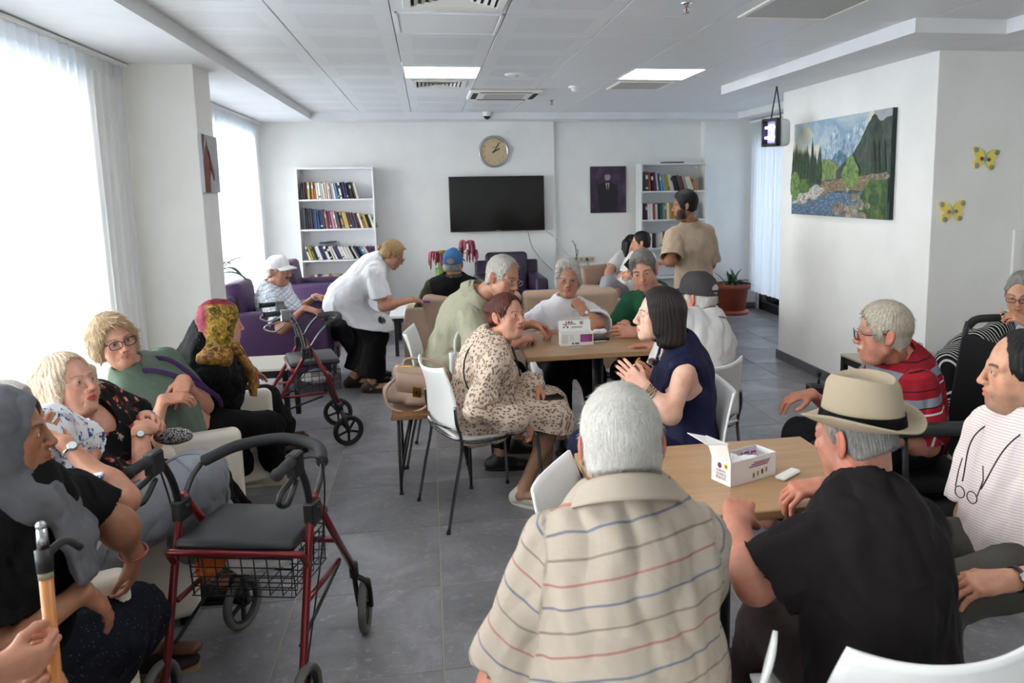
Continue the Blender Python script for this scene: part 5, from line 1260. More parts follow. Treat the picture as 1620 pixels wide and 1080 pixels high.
def leopard():
    m, t, v = fab('spotted_chiffon', .8); w = warp(t, v, 30, .012); mp = t.new('ShaderNodeMapping'); mp.inputs['Scale'].default_value = (1.25, 1.25, .8); t.l(w, mp.inputs[0])
    n = vor(t, mp.outputs[0], 64, .95); s = t.math('LESS_THAN', t.math('ADD', n.outputs['Distance'], t.math('MULTIPLY', t.noise(v, 60, 3), .35)), .60)
    cs = t.sep(n.outputs['Color']); keep = t.math('GREATER_THAN', cs[0], .08); t.base(t.mix(t.math('MULTIPLY', s, keep), t.ramp(t.noise(v, 12), [(.3, '#cdb9a6'), (.7, '#d8c7b6')]), '#866c5b')); bumpit(t, v); return m
def floral():
    m, t, v = fab('black_flowered_jersey'); w = warp(t, v, 45, .02); n = vor(t, w, 21, .85); cs = t.sep(n.outputs['Color'])
    big = t.math('LESS_THAN', t.math('ADD', n.outputs['Distance'], t.math('MULTIPLY', t.noise(v, 95, 3, .7), .62)), .60); k = t.math('GREATER_THAN', cs[0], .12)
    n2 = vor(t, v, 48, 1); pet = t.ramp(n2.outputs['Distance'], [(.2, '#e09a86'), (.5, '#c8604e'), (.8, '#96342e')]); f1 = t.mix(t.math('MULTIPLY', big, k), '#0e0e11', pet)
    n3 = vor(t, warp(t, v, 40, .02), 11, 1); c3 = t.sep(n3.outputs['Color']); lf = t.math('MULTIPLY', t.math('LESS_THAN', t.math('ADD', n3.outputs['Distance'], t.math('MULTIPLY', t.noise(v, 120, 3), .5)), .38), t.math('GREATER_THAN', c3[1], .6)); t.base(t.mix(lf, f1, '#b9a79b')); bumpit(t, v); return m
def bluefloral():
    m, t, v = fab('blue_white_blouse', .75); w = warp(t, v, 22, .03); n = t.noise(w, 30, 5, .65); n2 = t.noise(w, 16, 4, .6); b = t.math('MULTIPLY', t.math('GREATER_THAN', n, .53), t.math('GREATER_THAN', n2, .49)); t.base(t.mix(b, '#e9e8ea', t.ramp(t.noise(v, 60), [(.35, '#1c2c66'), (.65, '#4d66a8')]))); bumpit(t, v); return m
def lines(t, coord, period, width, soft=0, off=0):
    fr = t.math('FRACT', t.math('ADD', t.math('DIVIDE', coord, period), off)); return t.math('LESS_THAN', fr, width)
def plaid():
    m, t, v = fab('blue_plaid_cotton'); x, y, z = t.sep(v); xx = t.math('ADD', x, t.math('MULTIPLY', y, .9)); c = t.mix(t.math('MULTIPLY', lines(t, z, .06, .3), .45), '#eef0f2', '#9fb6d2'); c = t.mix(t.math('MULTIPLY', lines(t, xx, .06, .3), .4), c, '#9fb6d2')
    c = t.mix(lines(t, z, .03, .09), c, '#3a4e78'); c = t.mix(lines(t, xx, .03, .09), c, '#3a4e78'); t.base(c); bumpit(t, v); return m
def polo():
    m, t, v = fab('beige_striped_pique'); x, y, z = t.sep(v); zz = t.math('ADD', z, t.math('ADD', t.math('MULTIPLY', t.noise(v, 5, 2), .02), t.math('MULTIPLY', x, -.2)))
    c = t.ramp(t.noise(v, 6), [(.3, '#a19587'), (.7, '#ada092')]); P_ = .135
    for off, col in ((0, '#96625c'), (.333, '#5f6478'), (.667, '#776f64')): c = t.mix(t.math('MULTIPLY', lines(t, zz, P_, .036, off=off), .85), c, col)
    t.base(c); bumpit(t, v); return m
def redpolo():
    m, t, v = fab('red_striped_polo'); x, y, z = t.sep(v); c = t.mix(lines(t, z, .21, .5, off=.1), '#7e1420', '#951a27'); c = t.mix(lines(t, z, .21, .16, off=.64), c, '#757a84'); c = t.mix(lines(t, z, .07, .06), c, '#1c1018'); c = t.mix(lines(t, z, .21, .035, off=.8), c, '#c9c9cd'); t.base(c); bumpit(t, v); return m
def pinshirt():
    m, t, v = fab('pink_striped_linen'); x, y, z = t.sep(v); c = t.mix(t.math('MULTIPLY', lines(t, z, .0085, .3), .6), '#ece2df', '#c79f9c'); t.base(c); bumpit(t, v, .3); return m
def pinstripe():
    m, t, v = fab('black_white_stripe'); x, y, z = t.sep(v); c = t.mix(lines(t, x, .0135, .3), '#111113', '#c3c1bd'); t.base(c); bumpit(t, v); return m
def scarf():
    m, t, v = fab('red_gold_scarf', .5); x, y, z = t.sep(v); n = t.noise(warp(t, v, 14, .05), 26, 6, .7, 1.2); n0 = t.noise(v, 8, 3)
    gold = t.ramp(n, [(.38, '#2b2616'), (.48, '#7a6424'), (.6, '#b8923a'), (.75, '#d9c07a')]); red = t.ramp(n, [(.35, '#4a0f1e'), (.6, '#8e2036'), (.8, '#b84a55')])
    k = t.new('ShaderNodeAttribute', attribute_name='zone'); t.base(t.mix(t.math('ADD', t.math('MULTIPLY', k.outputs['Fac'], 1.0), t.math('MULTIPLY', t.math('SUBTRACT', n0, .5), .5), clamp=True), gold, red)); return m
def sparkle(name, c, dot, sc=150, thr=.1, keep=.6):
    m, t, v = fab(name); n = vor(t, v, sc, 1); cs = t.sep(n.outputs['Color']); t.base(t.mix(t.math('MULTIPLY', t.math('LESS_THAN', n.outputs['Distance'], thr), t.math('GREATER_THAN', cs[0], keep)), c, dot)); bumpit(t, v); return m
def teeband():
    m, t, v = fab('white_tee_black_band'); x, y, z = t.sep(v); b = t.math('LESS_THAN', t.math('ABSOLUTE', t.math('SUBTRACT', z, .3)), .045); t.base(t.mix(b, '#dcdbd8', '#0c0c0e')); bumpit(t, v); return m
F_TEE = teeband()
F_LEO, F_FLO, F_BLUE, F_PLAID, F_POLO, F_RED, F_PINK, F_STR, F_SCARF = leopard(), floral(), bluefloral(), plaid(), polo(), redpolo(), pinshirt(), pinstripe(), scarf()
F_SPK = sparkle('black_knit_with_sparkle', '#070708', '#8f8f96', 60, .09, .55); F_NAVSK = sparkle('navy_dotted_skirt', '#0d111c', '#7d8290', 130, .16, .5)
fgreen = plain('sage_green_jersey', '#5c6c5c', '#66766a'); fblack = plain('black_cloth', '#050506', '#08080a'); fblackT = plain('faded_black_cotton', '#151213', '#1c1718'); fwhite = plain('white_cotton', '#e8e7ea', '#dedde2'); fwhite2 = plain('white_shirt_cloth', '#cfccca', '#d6d4d2')
fsage = plain('pale_sage_cotton', '#9c9a84', '#a7a48f'); fnavy = plain('navy_crepe', '#0f1130', '#151839', .7); ftan = plain('tan_washed_cotton', '#a08c79', '#ae9a87'); fgreyw = plain('grey_wool', '#7b7d84', '#898b92', .95, .5, 300); fdark = plain('dark_trouser_cloth', '#17181d', '#1d1e24')
fgreyt = plain('grey_trouser_cloth', '#46443f', '#504e49'); flgrey = plain('light_grey_trousers', '#8d8f95', '#999ba1'); fgscarf = plain('grey_scarf_cloth', '#55565a', '#626368', .7); folive = plain('olive_cotton', '#3e3f2e', '#484836'); fgreen2 = plain('green_polo_cloth', '#1a4f36', '#20593d')
fmauve = plain('brown_trouser_cloth', '#2e2424', '#382d2c'); fcapw = plain('white_cap_cloth', '#dcdcdc', '#e6e6e6'); fcapb = plain('blue_cap_cloth', '#315a88', '#3a6492'); fcapg = plain('grey_washed_cap', '#3e3a3c', '#4a4547'); fstraw = plain('woven_straw', '#998b76', '#aa9b85', .8, .8, 500)
h_white = hair_mat('white_hair', '#bdb8b0', '#e4e0d9'); h_grey = hair_mat('grey_hair', '#a39e97', '#d0cbc3'); h_greyd = hair_mat('steel_grey_hair', '#6f6c69', '#a39f9a'); h_blond = hair_mat('pale_blonde_hair', '#bfa88c', '#ead9c2'); h_blond2 = hair_mat('sandy_blonde_hair', '#a58a66', '#cbb38f'); h_gold = hair_mat('golden_hair', '#8a6c45', '#b9976a')
h_red = hair_mat('auburn_hair', '#38150f', '#763222'); h_black = hair_mat('black_hair', '#08070a', '#17141a'); h_brown = hair_mat('dark_brown_hair', '#0f0a0a', '#2a1c19'); h_sandy = hair_mat('sandy_grey_hair', '#9c9382', '#cfc6b5')
s_white = mat('white_shoe', '#c9c4b8', .7); s_black = mat('black_shoe', '#121213', .5); s_brown = mat('brown_shoe', '#2a1a14', .5); s_cream = mat('cream_sneaker', '#b0a793', .85)
lensm = bpy.data.materials.new('spectacle_lens'); lensm.use_nodes = True; _glass(lensm); [lensm.node_tree.links.remove(l) for l in list(lensm.node_tree.links) if l.from_node.type == 'FRESNEL']
for n_ in lensm.node_tree.nodes:
    if n_.type == 'MIX_SHADER': n_.inputs[0].default_value = .07
# ------------------------------------------------------------------ the people
HO = dict
PEOPLE = {}
def add(key, **o): PEOPLE[key] = person(o)
add('green', label='woman in a sage green t-shirt and dark glasses leaning back in a cream armchair', fem=1, s=.98, w=1.08, fat=1.05, belly=.05, bust=1.1, skin='a', pel=('w', -1.2, 3.92, .47), neck=(212, 588, -1), tl=.44, yaw=-22, head=(180, 537, -1), look=(-50, -2, -12), old=.6,
    armR=HO(w=('Y', 258, 632, 3.64), h=('Y', 290, 628, 3.66), pn=(0, .5, -1), curl=.35, pole=(-.4, -.6, -1)), armL=HO(w=('Y', 290, 600, 3.78), h=('Y', 284, 632, 3.68), pn=(-.3, .6, -.6), curl=.35, pole=(.3, .7, -1)),
    legR=HO(a=('Z', 386, 742, .1), t=(1, .1, -.1)), legL=HO(a=('Z', 436, 738, .1), t=(1, .1, -.1)), top=HO(mat=fgreen, sleeve=.8, loose=.014, flare=.02), bottom=HO(mat=fblack, loose=.02, wide=.01, len=.9), shoe=HO(mat=s_cream),
    hair=HO(style='bob', mat=h_blond2, len=-.055, th=.016, wavy=1, amp=.003, part=.03, strands=4000, sl=.03, lift=.2), glasses=HO(mat=mat('navy_frame', '#171b2c', .3), r=.0021, w=.027, h=.019), brow='#6a5240', lip='#b06a66')
add('blonde', label='blonde woman in rimless glasses and a black dress with coral flowers', fem=1, s=.97, w=1.08, fat=1.02, belly=.06, bust=1.1, skin='a', pel=('w', -1.24, 3.22, .48), neck=('Y', 118, 660, 3.0), yaw=2, head=('Y', 108, 607, 2.97), look=(-24, 12, 0), old=.7,
    armR=HO(w=('Y', 222, 682, 2.98), h=('Y', 256, 664, 3.1), pn=(-.2, .6, -.5), curl=.4, pole=(-.3, -.7, -1)), armL=HO(w=('Y', 232, 660, 3.16), h=('Y', 262, 664, 3.08), pn=(0, -.6, -.5), curl=.4, pole=(0, 1, -.6)),
    legR=HO(a=('w', -.9, 3.72, .1), t=(1, .1, -.1)), legL=HO(a=('w', -.92, 3.86, .1), t=(1, .2, -.1)), top=HO(mat=F_FLO, sleeve=.78, loose=.016, flare=.03, vee=.07, down=.22), bottom=HO(mat=fblack, loose=.008, len=.88), shoe=HO(mat=s_black),
    hair=HO(style='long', mat=h_blond, len=-.17, th=.010, line=.03, amp=.003, strands=2500, sl=.02, lift=.0), glasses=HO(mat=chrome, r=.0008, rimless=1), brow='#8a6f58', lip='#b5202c', iris='#5a6a5a')
add('blouse', label='woman resting her chin on her hand, in a blue and white blouse and grey skirt', fem=1, s=.96, w=1.0, fat=1.0, belly=.04, skin='b', pel=('w', -1.24, 2.7, .48), neck=('Y', 38, 715, 2.44), yaw=5, head=('Y', 14, 662, 2.48), look=(5, 0, 0), old=.8,
    armR=HO(w=('Y', 104, 702, 2.42), h=('Y', 62, 678, 2.48), pn=(0, .5, .5), curl=.35, pole=(.8, -.5, -1)), armL=HO(w=('Y', 140, 745, 2.62), h=('Y', 160, 775, 2.6), pn=(0, 0, -1), curl=.3, pole=(0, 1, -.6)),
    legR=HO(k=('Y', 306, 768, 2.92), a=('Z', 318, 915, .1), t=(1, -.1, -.1)), legL=HO(k=('Y', 318, 752, 3.02), a=('Z', 330, 885, .1), t=(1, 0, -.1)), bare=1, legskin='#7d5a48', top=HO(mat=F_BLUE, sleeve=.85, loose=.018, flare=.03), bottom=HO(mat=fgreyw, skirt=HO(len=.5, wide=.03), name='skirt', amp=.01), shoe=HO(mat=s_black),
    hair=HO(style='short', mat=h_white, th=.008, line=.03), brow='#8a7f78')
add('greyscarf', label='woman in a grey headscarf, black t-shirt and navy dotted skirt at the left edge', fem=1, s=1.0, w=1.1, fat=.98, belly=.07, bust=1.1, skin='d', pel=('w', -1.16, 2.0, .48), neck=('Y', 33, 776, 2.03), yaw=-10, head=('Y', 3, 686, 2.01), look=(15, -2, 0), old=.75,
    armR=HO(w=('Y', 130, 935, 1.98), h=('Y', 172, 962, 2.02), pn=(0, .3, -1), curl=.25, pole=(-.3, -.8, -1)), armL=HO(e=('Y', 183, 826, 2.22), w=('Y', 213, 876, 2.3), h=('Y', 212, 935, 2.33), pn=(-.8, 0, .1), curl=.3), shL=(.02, .0, .0),
    legR=HO(a=('Z', 150, 1090, .1), t=(1, 0, -.1)), legL=HO(a=('Z', 228, 1022, .1), t=(1, 0, -.15)), bare=1, legskin='#6b4636', top=HO(mat=fblack, sleeve=.72, loose=.016, flare=.022), bottom=HO(mat=F_NAVSK, skirt=HO(len=.3, wide=.03), name='skirt', amp=.01), shoe=HO(mat=mat('maroon_slipper', '#2b1216', .7), sole=mat('gum_sole', '#a5824e', .6)), brow='#3a2a24', browd=.9)
add('cane', label='person cut off by the bottom left corner holding a wooden cane, wearing a steel watch', fem=1, s=.98, w=1.1, skin='b', pel=('w', -1.08, 1.32, .46), neck=('w', -1.24, 1.28, .93), yaw=10, head=('w', -1.22, 1.28, 1.13), look=(20, -8, 0), old=.8,
    armR=HO(w=('Y', 25, 1052, 1.50), h=('Y', 90, 1035, 1.53), pn=(0, .9, .2), curl=.72, thumb=.7, pole=(-.3, -.8, -1)), armL=HO(w=('Y', 60, 1085, 1.62), h=('Y', 112, 1050, 1.56), pn=(0, -.9, .1), curl=.7, pole=(0, .6, -1)),
    legR=HO(a=('w', -.72, 1.5, .1)), legL=HO(a=('w', -.72, 1.75, .1)), bare=1, top=HO(mat=fwhite2, sleeve=.8, loose=.016, flare=.02), bottom=HO(mat=fwhite2, skirt=HO(len=.02, wide=.02), name='skirt'), shoe=HO(mat=s_black), hair=HO(style='curly', mat=h_grey))
add('redscarf', label='woman in a red and gold headscarf and sparkling black cardigan, turned away', fem=1, s=.97, w=1.12, fat=1.1, belly=.05, skin='a', pel=('w', -1.22, 4.42, .47), neck=('Y', 325, 548, 4.1), yaw=20, head=('Y', 350, 510, 4.12), look=(28, -6, 8), old=.6,
    armR=HO(w=('Y', 390, 584, 4.42), h=('Y', 420, 594, 4.5), pn=(0, 0, -1), curl=.15, pole=(-.5, -.6, -1)), armL=HO(w=('Y', 388, 574, 4.52), h=('Y', 420, 608, 4.52), pn=(-.5, 0, -1), curl=.2, pole=(0, 1, -.6)),
    legR=HO(a=('Z', 440, 692, .1), t=(1, .2, -.1)), legL=HO(a=('w', -.98, 5.05, .1), t=(1, .3, -.1)), bare=1, legskin='#3a2620', top=HO(mat=F_SPK, sleeve=1.95, loose=.018, flare=.02), bottom=HO(mat=fblack, skirt=HO(len=.75, wide=.04), name='skirt'), shoe=HO(mat=s_brown))
add('whitecap', label='moustached man in a white cap and blue plaid shirt in a purple armchair', s=1.0, w=1.08, belly=.06, skin='b', pel=('w', -1.18, 7.0, .46), neck=('Y', 430, 457, 6.95), yaw=-8, bend=.05, head=('Y', 441, 427, 6.92), look=(-22, -6, 0), old=.8, mous='#3a3230',
    armR=HO(w=('Y', 482, 487, 6.6), h=('Y', 508, 494, 6.58), pn=(0, .2, -1), curl=.25, pole=(0, -.6, -1)), armL=HO(w=('Y', 500, 468, 7.22), h=('Y', 524, 471, 7.22), pn=(0, 0, -1), curl=.2, pole=(0, .6, -1)),
    legR=HO(a=('w', -.58, 6.9, .1)), legL=HO(a=('w', -.58, 7.12, .1)), top=HO(mat=F_PLAID, sleeve=.85, loose=.018, flare=.025, collar=1), bottom=HO(mat=fdark), shoe=HO(mat=s_black), hair=HO(style='crop', mat=h_grey, th=.006), glasses=HO(mat=chrome, r=.0012))
add('nurse', label='blonde nurse in a white tunic and black skirt bending forward to hand something over', fem=1, s=.93, w=.9, bust=1.0, skin='b', pel=('Y', 549, 466, 6.6), neck=('Y', 602, 416, 6.55), yaw=0, head=('Y', 621, 402, 6.5), look=(-4, -32, 0), old=.3,
    armR=HO(w=('Y', 652, 474, 6.42), h=('Y', 684, 478, 6.5), pn=(0, .5, -1), curl=.35, pole=(-.4, 0, -1)), armL=HO(w=('Y', 628, 478, 6.72), h=('Y', 656, 483, 6.68), pn=(.1, 0, 1), curl=.3, pole=(-.4, .2, -1)),
    legR=HO(a=('Z', 588, 604, .09), t=(1, -.1, -.2)), legL=HO(a=('Z', 560, 596, .09), t=(1, 0, -.2)), bare=1, top=HO(mat=fwhite, sleeve=.72, loose=.024, flare=.026, down=.1, amp=.009), dress=HO(len=-.18, wide=.05), bottom=HO(mat=fblack, skirt=HO(len=.84, wide=.03), name='skirt'), shoe=HO(mat=s_brown),
    hair=HO(style='bun', mat=h_gold, wisp=1), glasses=HO(mat=black), brow='#6a4a30')
add('bluecap', label='man seen from behind in a blue cap and black vest on the beige sofa', s=1.0, w=1.1, skin='r', pel=('w', .19, 6.85, .50), neck=('Y', 718, 444, 6.72), yaw=86, head=('Y', 717, 416, 6.74), look=(76, 0, 0),
    armR=HO(w=('w', .48, 7.1, .62), h=('w', .42, 7.3, .6)), armL=HO(w=('w', -.1, 7.1, .62), h=('w', 0, 7.3, .6)), legR=HO(a=('w', .32, 7.5, .1)), legL=HO(a=('w', .1, 7.5, .1)), top=HO(mat=folive, sleeve=.95, loose=.014, flare=.018), bottom=HO(mat=fdark), shoe=HO(mat=s_black), hair=HO(style='crop', mat=h_greyd, th=.006))
add('sage', label='grey-haired man in glasses and a pale sage shirt leaning on the table', s=1.0, w=1.08, belly=.05, skin='b', pel=('w', .06, 4.82, .53), neck=('Y', 752, 470, 4.62), yaw=-10, head=('Y', 796, 437, 4.5), look=(-42, -18, 4), old=.8, mous='#6a605a',
    armR=HO(w=('Y', 822, 538, 4.38), h=('Y', 848, 532, 4.45), pn=(0, .3, -1), curl=.65, pole=(-.3, -.8, -1)), armL=HO(w=('Y', 842, 512, 4.62), h=('Y', 868, 522, 4.62), pn=(-.2, -.5, -.8), curl=.5, thumb=.8, pole=(0, .5, -1)),
    legR=HO(a=('w', .36, 4.5, .1), pole=(1, -.3, 1)), legL=HO(a=('w', .5, 4.78, .1)), top=HO(mat=fsage, sleeve=.95, loose=.026, flare=.035, collar=1, amp=.009, down=.1), bottom=HO(mat=fdark), shoe=HO(mat=mat('dark_brown_leather', '#1f1512', .35)), hair=HO(style='short', mat=h_grey, th=.009, line=.045, strands=2500, sl=.014), glasses=HO(mat=chrome, r=.0016, dz=-.006, h=.014), neckw=1.05)
add('spotted', label='auburn-haired woman in a brown spotted dress on a white chair', fem=1, s=.95, w=1.04, fat=.95, belly=.045, bust=1.1, sag=.58, skin='a', pel=('w', .20, 3.97, .52), neck=('Y', 778, 543, 3.97), yaw=5, head=('Y', 803, 498, 3.93), look=(-48, 4, 3), old=.6, open=.6,
    armR=HO(w=('Y', 828, 668, 3.70), h=('Y', 846, 690, 3.72), pn=(-.4, .3, -.8), curl=.5, pole=(-.5, -.6, -.8), nails='#6a1020'), armL=HO(w=('Y', 850, 608, 3.98), h=('Y', 864, 634, 3.95), pn=(-.6, 0, -.6), curl=.4, pole=(-.2, 1, -.6), nails='#6a1020'),
    legR=HO(a=('Z', 830, 770, .1), t=(.7, -.5, -.1)), legL=HO(a=('w', .58, 4.12, .1), t=(.8, -.3, -.1)), bare=1, legskin='#a37b60', top=HO(mat=F_LEO, sleeve=1.9, loose=.02, flare=.02, puff=.012, gather=1, amp=.011, down=.05, seed=3), dress=HO(len=.16, wide=.045), shoe=HO(mat=s_white), hair=HO(style='pony', mat=h_red, th=.009, line=.01, strands=2000, sl=.02, lift=.1), brow='#3a2018', lip='#9a3a3c')
add('whitehair', label='white-haired woman in glasses and a white blouse, chin on her fist', fem=1, s=.97, w=1.1, fat=1.05, belly=.05, bust=1.1, skin='b', pel=('w', .88, 5.2, .52), neck=('Y', 896, 484, 5.04), yaw=-94, head=('Y', 899, 440, 4.98), look=(-99, -4, 3), old=.8,
    armR=HO(w=('Y', 862, 528, 4.82), h=('Y', 884, 530, 4.74), pn=(0, .2, -1), curl=.4, pole=(-1, 0, -.6)), armL=HO(e=('Y', 944, 515, 4.72), w=('Y', 922, 490, 4.76), h=('Y', 903, 467, 4.82), pn=(-.4, .8, .3), curl=.75, thumb=.7),
    legR=HO(a=('Z', 888, 690, .1), t=(-.1, -1, -.1)), legL=HO(a=('Z', 955, 690, .1), t=(.1, -1, -.1)), top=HO(mat=fwhite, sleeve=.98, loose=.022, flare=.04, amp=.009), bottom=HO(mat=fblack, loose=.02, wide=.02), shoe=HO(mat=s_black), hair=HO(style='curly', mat=h_white, th=.013, line=.03, amp=.0045, strands=6000, sl=.026, lift=.7), glasses=HO(mat=chrome, r=.0009), brow='#9a8f88', browd=.5)
add('greenpolo', label='grey-haired man in a green polo shirt resting his forearms on the table', s=1.0, w=1.05, skin='a', pel=('w', 1.46, 5.0, .53), neck=('Y', 1038, 467, 4.98), yaw=-128, head=('Y', 1018, 426, 4.9), look=(-112, -16, -10), old=.7, stub=.35,
    armR=HO(w=('Y', 990, 512, 4.72), h=('Y', 972, 526, 4.6), pn=(.1, .3, -1), curl=.35, pole=(-.6, .2, -1)), armL=HO(w=('Y', 1000, 530, 4.5), h=('Y', 970, 524, 4.54), pn=(-.2, .8, -.3), curl=.35, pole=(1, -.4, -.8)),
    legR=HO(a=('w', 1.2, 4.7, .1)), legL=HO(a=('w', 1.35, 4.55, .1)), top=HO(mat=fgreen2, sleeve=.85, loose=.016, flare=.025, collar=1), bottom=HO(mat=fdark), shoe=HO(mat=s_black), hair=HO(style='short', mat=h_greyd, th=.016, line=.0, lump=60, amp=.003, strands=6000, sl=.024, lift=.9), brow='#4a423e', neckw=1.05)
add('whitetee', label='young man with buzzed dark hair in a white t-shirt with a black band, hands clasped', s=1.0, w=1.05, skin='c', pel=('w', 2.05, 8.32, .5), neck=('Y', 1024, 411, 8.25), yaw=-160, head=('Y', 1014, 383, 8.2), look=(160, -8, 0),
    armL=HO(w=('Y', 1004, 430, 7.95), h=('Y', 990, 436, 7.92), pn=(0, .6, -.6), curl=.45), armR=HO(w=('Y', 1000, 430, 8.15), h=('Y', 988, 434, 8.0), pn=(0, -.6, -.6), curl=.45), legL=HO(k=('Y', 962, 447, 8.05), a=('w', 1.62, 7.75, .25)), legR=HO(a=('w', 1.5, 8.3, .1)),
    top=HO(mat=F_TEE, sleeve=.8, loose=.016, flare=.02), bottom=HO(mat=flgrey, loose=.02), shoe=HO(mat=s_black), hair=HO(style='crop', mat=h_black, th=.006), brow='#1a1412')
add('darkhair', label='young woman with long dark hair sitting behind the man in the white t-shirt', fem=1, s=.96, skin='c', pel=('w', 2.0, 8.75, .5), neck=('Y', 1004, 412, 8.72), yaw=-100, head=('Y', 1000, 387, 8.68), look=(-70, 0, 0), armL=HO(w=('w', 2.2, 8.4, .6), h=('w', 2.1, 8.3, .58)), armR=HO(w=('w', 1.9, 8.4, .6), h=('w', 2.0, 8.3, .58)), legL=HO(a=('w', 2.2, 8.2, .1)), legR=HO(a=('w', 1.9, 8.2, .1)),
    top=HO(mat=fwhite2, sleeve=.8), bottom=HO(mat=fblack), shoe=HO(mat=s_white), hair=HO(style='long', mat=h_black, len=-.14), brow='#1a1412')
add('standing', label='bearded young man in a tan t-shirt standing with his back to the camera', s=1.0, w=1.08, fat=1.05, skin='d', pel=('Y', 1098, 468, 6.55), neck=('Y', 1092, 360, 6.55), yaw=112, head=('Y', 1083, 324, 6.52), look=(166, -8, 0), beard='#17100e', brow='#120d0c', browd=1,
    armL=HO(e=('Y', 1062, 412, 6.38), w=('w', 2.02, 6.75, .98), h=('w', 2.12, 6.8, .98), pn=(0, 0, -1)), armR=HO(e=('Y', 1124, 418, 6.7), w=('w', 2.2, 6.85, 1.0), h=('w', 2.1, 6.9, 1.0)), legL=HO(a=('w', 2.08, 6.55, .1)), legR=HO(a=('w', 2.32, 6.6, .1)),
    top=HO(mat=ftan, sleeve=.9, loose=.024, flare=.035, down=.14, amp=.008), bottom=HO(mat=fdark), shoe=HO(mat=s_white), hair=HO(style='short', mat=h_black, th=.019, strands=1500, sl=.012))
add('navy', label='dark-haired woman in a sleeveless navy top talking with her hands together', fem=1, s=1.0, w=.97, fat=.9, bust=1.0, skin='e', pel=('w', 1.06, 3.16, .53), neck=('Y', 1074, 552, 3.18), yaw=172, head=('Y', 1043, 497, 3.16), look=(174, 2, 0), old=.2, lip='#b0525a',
    armL=HO(e=('Y', 1062, 656, 2.98), w=('Y', 1018, 612, 3.02), h=('Y', 984, 580, 3.08), pn=(-.2, .8, .1), curl=.12, nails='#4a1020'), armR=HO(w=('Y', 1012, 612, 3.22), h=('Y', 978, 590, 3.18), pn=(0, -.8, .5), curl=.15, pole=(0, .6, -1), nails='#4a1020'),
    legL=HO(a=('w', .62, 2.98, .1)), legR=HO(a=('w', .66, 3.3, .1)), top=HO(mat=fnavy, sleeve=0, loose=.012, down=.1, vee=.03, amp=.006), bottom=HO(mat=fnavy, wide=.02), shoe=HO(mat=s_black), hair=HO(style='bob', mat=h_brown, len=-.115, th=.013, amp=.0012, part=-.02, fine=30), brow='#1c1210')
add('greycap', label='man in a grey cap and white shirt seen from behind at the table end', s=1.0, w=1.12, fat=1.05, skin='r', pel=('w', 1.27, 3.8, .53), neck=('Y', 1116, 508, 3.92), yaw=118, head=('Y', 1103, 468, 3.95), look=(132, -8, 0), neckw=1.05,
    armL=HO(w=('Y', 1040, 597, 3.95), h=('Y', 1012, 590, 4.0), pn=(0, .5, .6), curl=.45, pole=(-.5, -.4, -1)), armR=HO(w=('Y', 1042, 549, 4.22), h=('Y', 1010, 544, 4.25), pn=(0, 0, -1), curl=.15, pole=(.6, .3, -1)),
    legL=HO(a=('w', .95, 4.1, .1)), legR=HO(a=('w', 1.15, 4.3, .1)), top=HO(mat=fwhite2, sleeve=.9, loose=.022, flare=.03, collar=1, amp=.010), bottom=HO(mat=fgreyt), shoe=HO(mat=s_black), hair=HO(style='crop', mat=h_white, th=.011, strands=1500, sl=.014))
add('polo', label='white-haired man seen from behind in a beige polo shirt with thin coloured stripes', s=1.03, w=1.02, fat=1.0, shw=.145, shdrop=.075, belly=.1, skin='r', pel=('w', .36, 1.38, .52), neck=('Y', 990, 800, 1.5), yaw=84, head=('Y', 981, 700, 1.56), look=(86, -10, 0), neckw=1.12,
    armL=HO(e=('Y', 790, 1085, 1.52), w=('w', .2, 1.75, .68), h=('w', .3, 1.9, .7)), armR=HO(w=('w', .5, 1.86, .78), h=('w', .42, 2.0, .79), pole=(.1, 0, -1)), legR=HO(a=('w', .5, 1.9, .1)), legL=HO(a=('w', .22, 1.9, .1)),
    top=HO(mat=F_POLO, sleeve=.85, loose=.016, flare=.03, collar=1, cmat=plain('beige_collar', '#a19587', '#ada092'), amp=.011), bottom=HO(mat=fdark), shoe=HO(mat=s_black), hair=HO(style='crop', mat=h_white, th=.013, strands=14000, sl=.018, lift=.6, amp=.0013, fine=60, nape=.018), old=.6)
add('strawhat', label='man in a straw hat and dark faded t-shirt seen from behind at the front table', s=1.02, w=1.04, fat=.95, shw=.16, shdrop=.08, skin='r', pel=('w', .96, 1.48, .52), neck=('Y', 1368, 800, 1.58), yaw=103, head=('Y', 1352, 684, 1.70), look=(118, -12, 0), neckw=1.1,
    armL=HO(e=('Y', 1195, 925, 1.55), w=('Y', 1166, 828, 1.76), h=('Y', 1172, 770, 1.9), pn=(.3, .8, -.4), curl=.75, thumb=.8), armR=HO(w=('Y', 1300, 768, 1.98), h=('Y', 1238, 778, 1.96), pn=(-.2, .1, -1), curl=.55, thumb=.6, pole=(.9, -.2, -1)),
    legR=HO(a=('w', 1.1, 1.9, .1)), legL=HO(k=('Y', 1215, 985, 1.75), a=('w', .72, 1.85, .1)), top=HO(mat=fblackT, sleeve=.8, loose=.018, flare=.035, amp=.011), bottom=HO(mat=fmauve), shoe=HO(mat=s_black), hair=HO(style='crop', mat=h_greyd, th=.003, strands=5000, sl=.006, nape=.02))
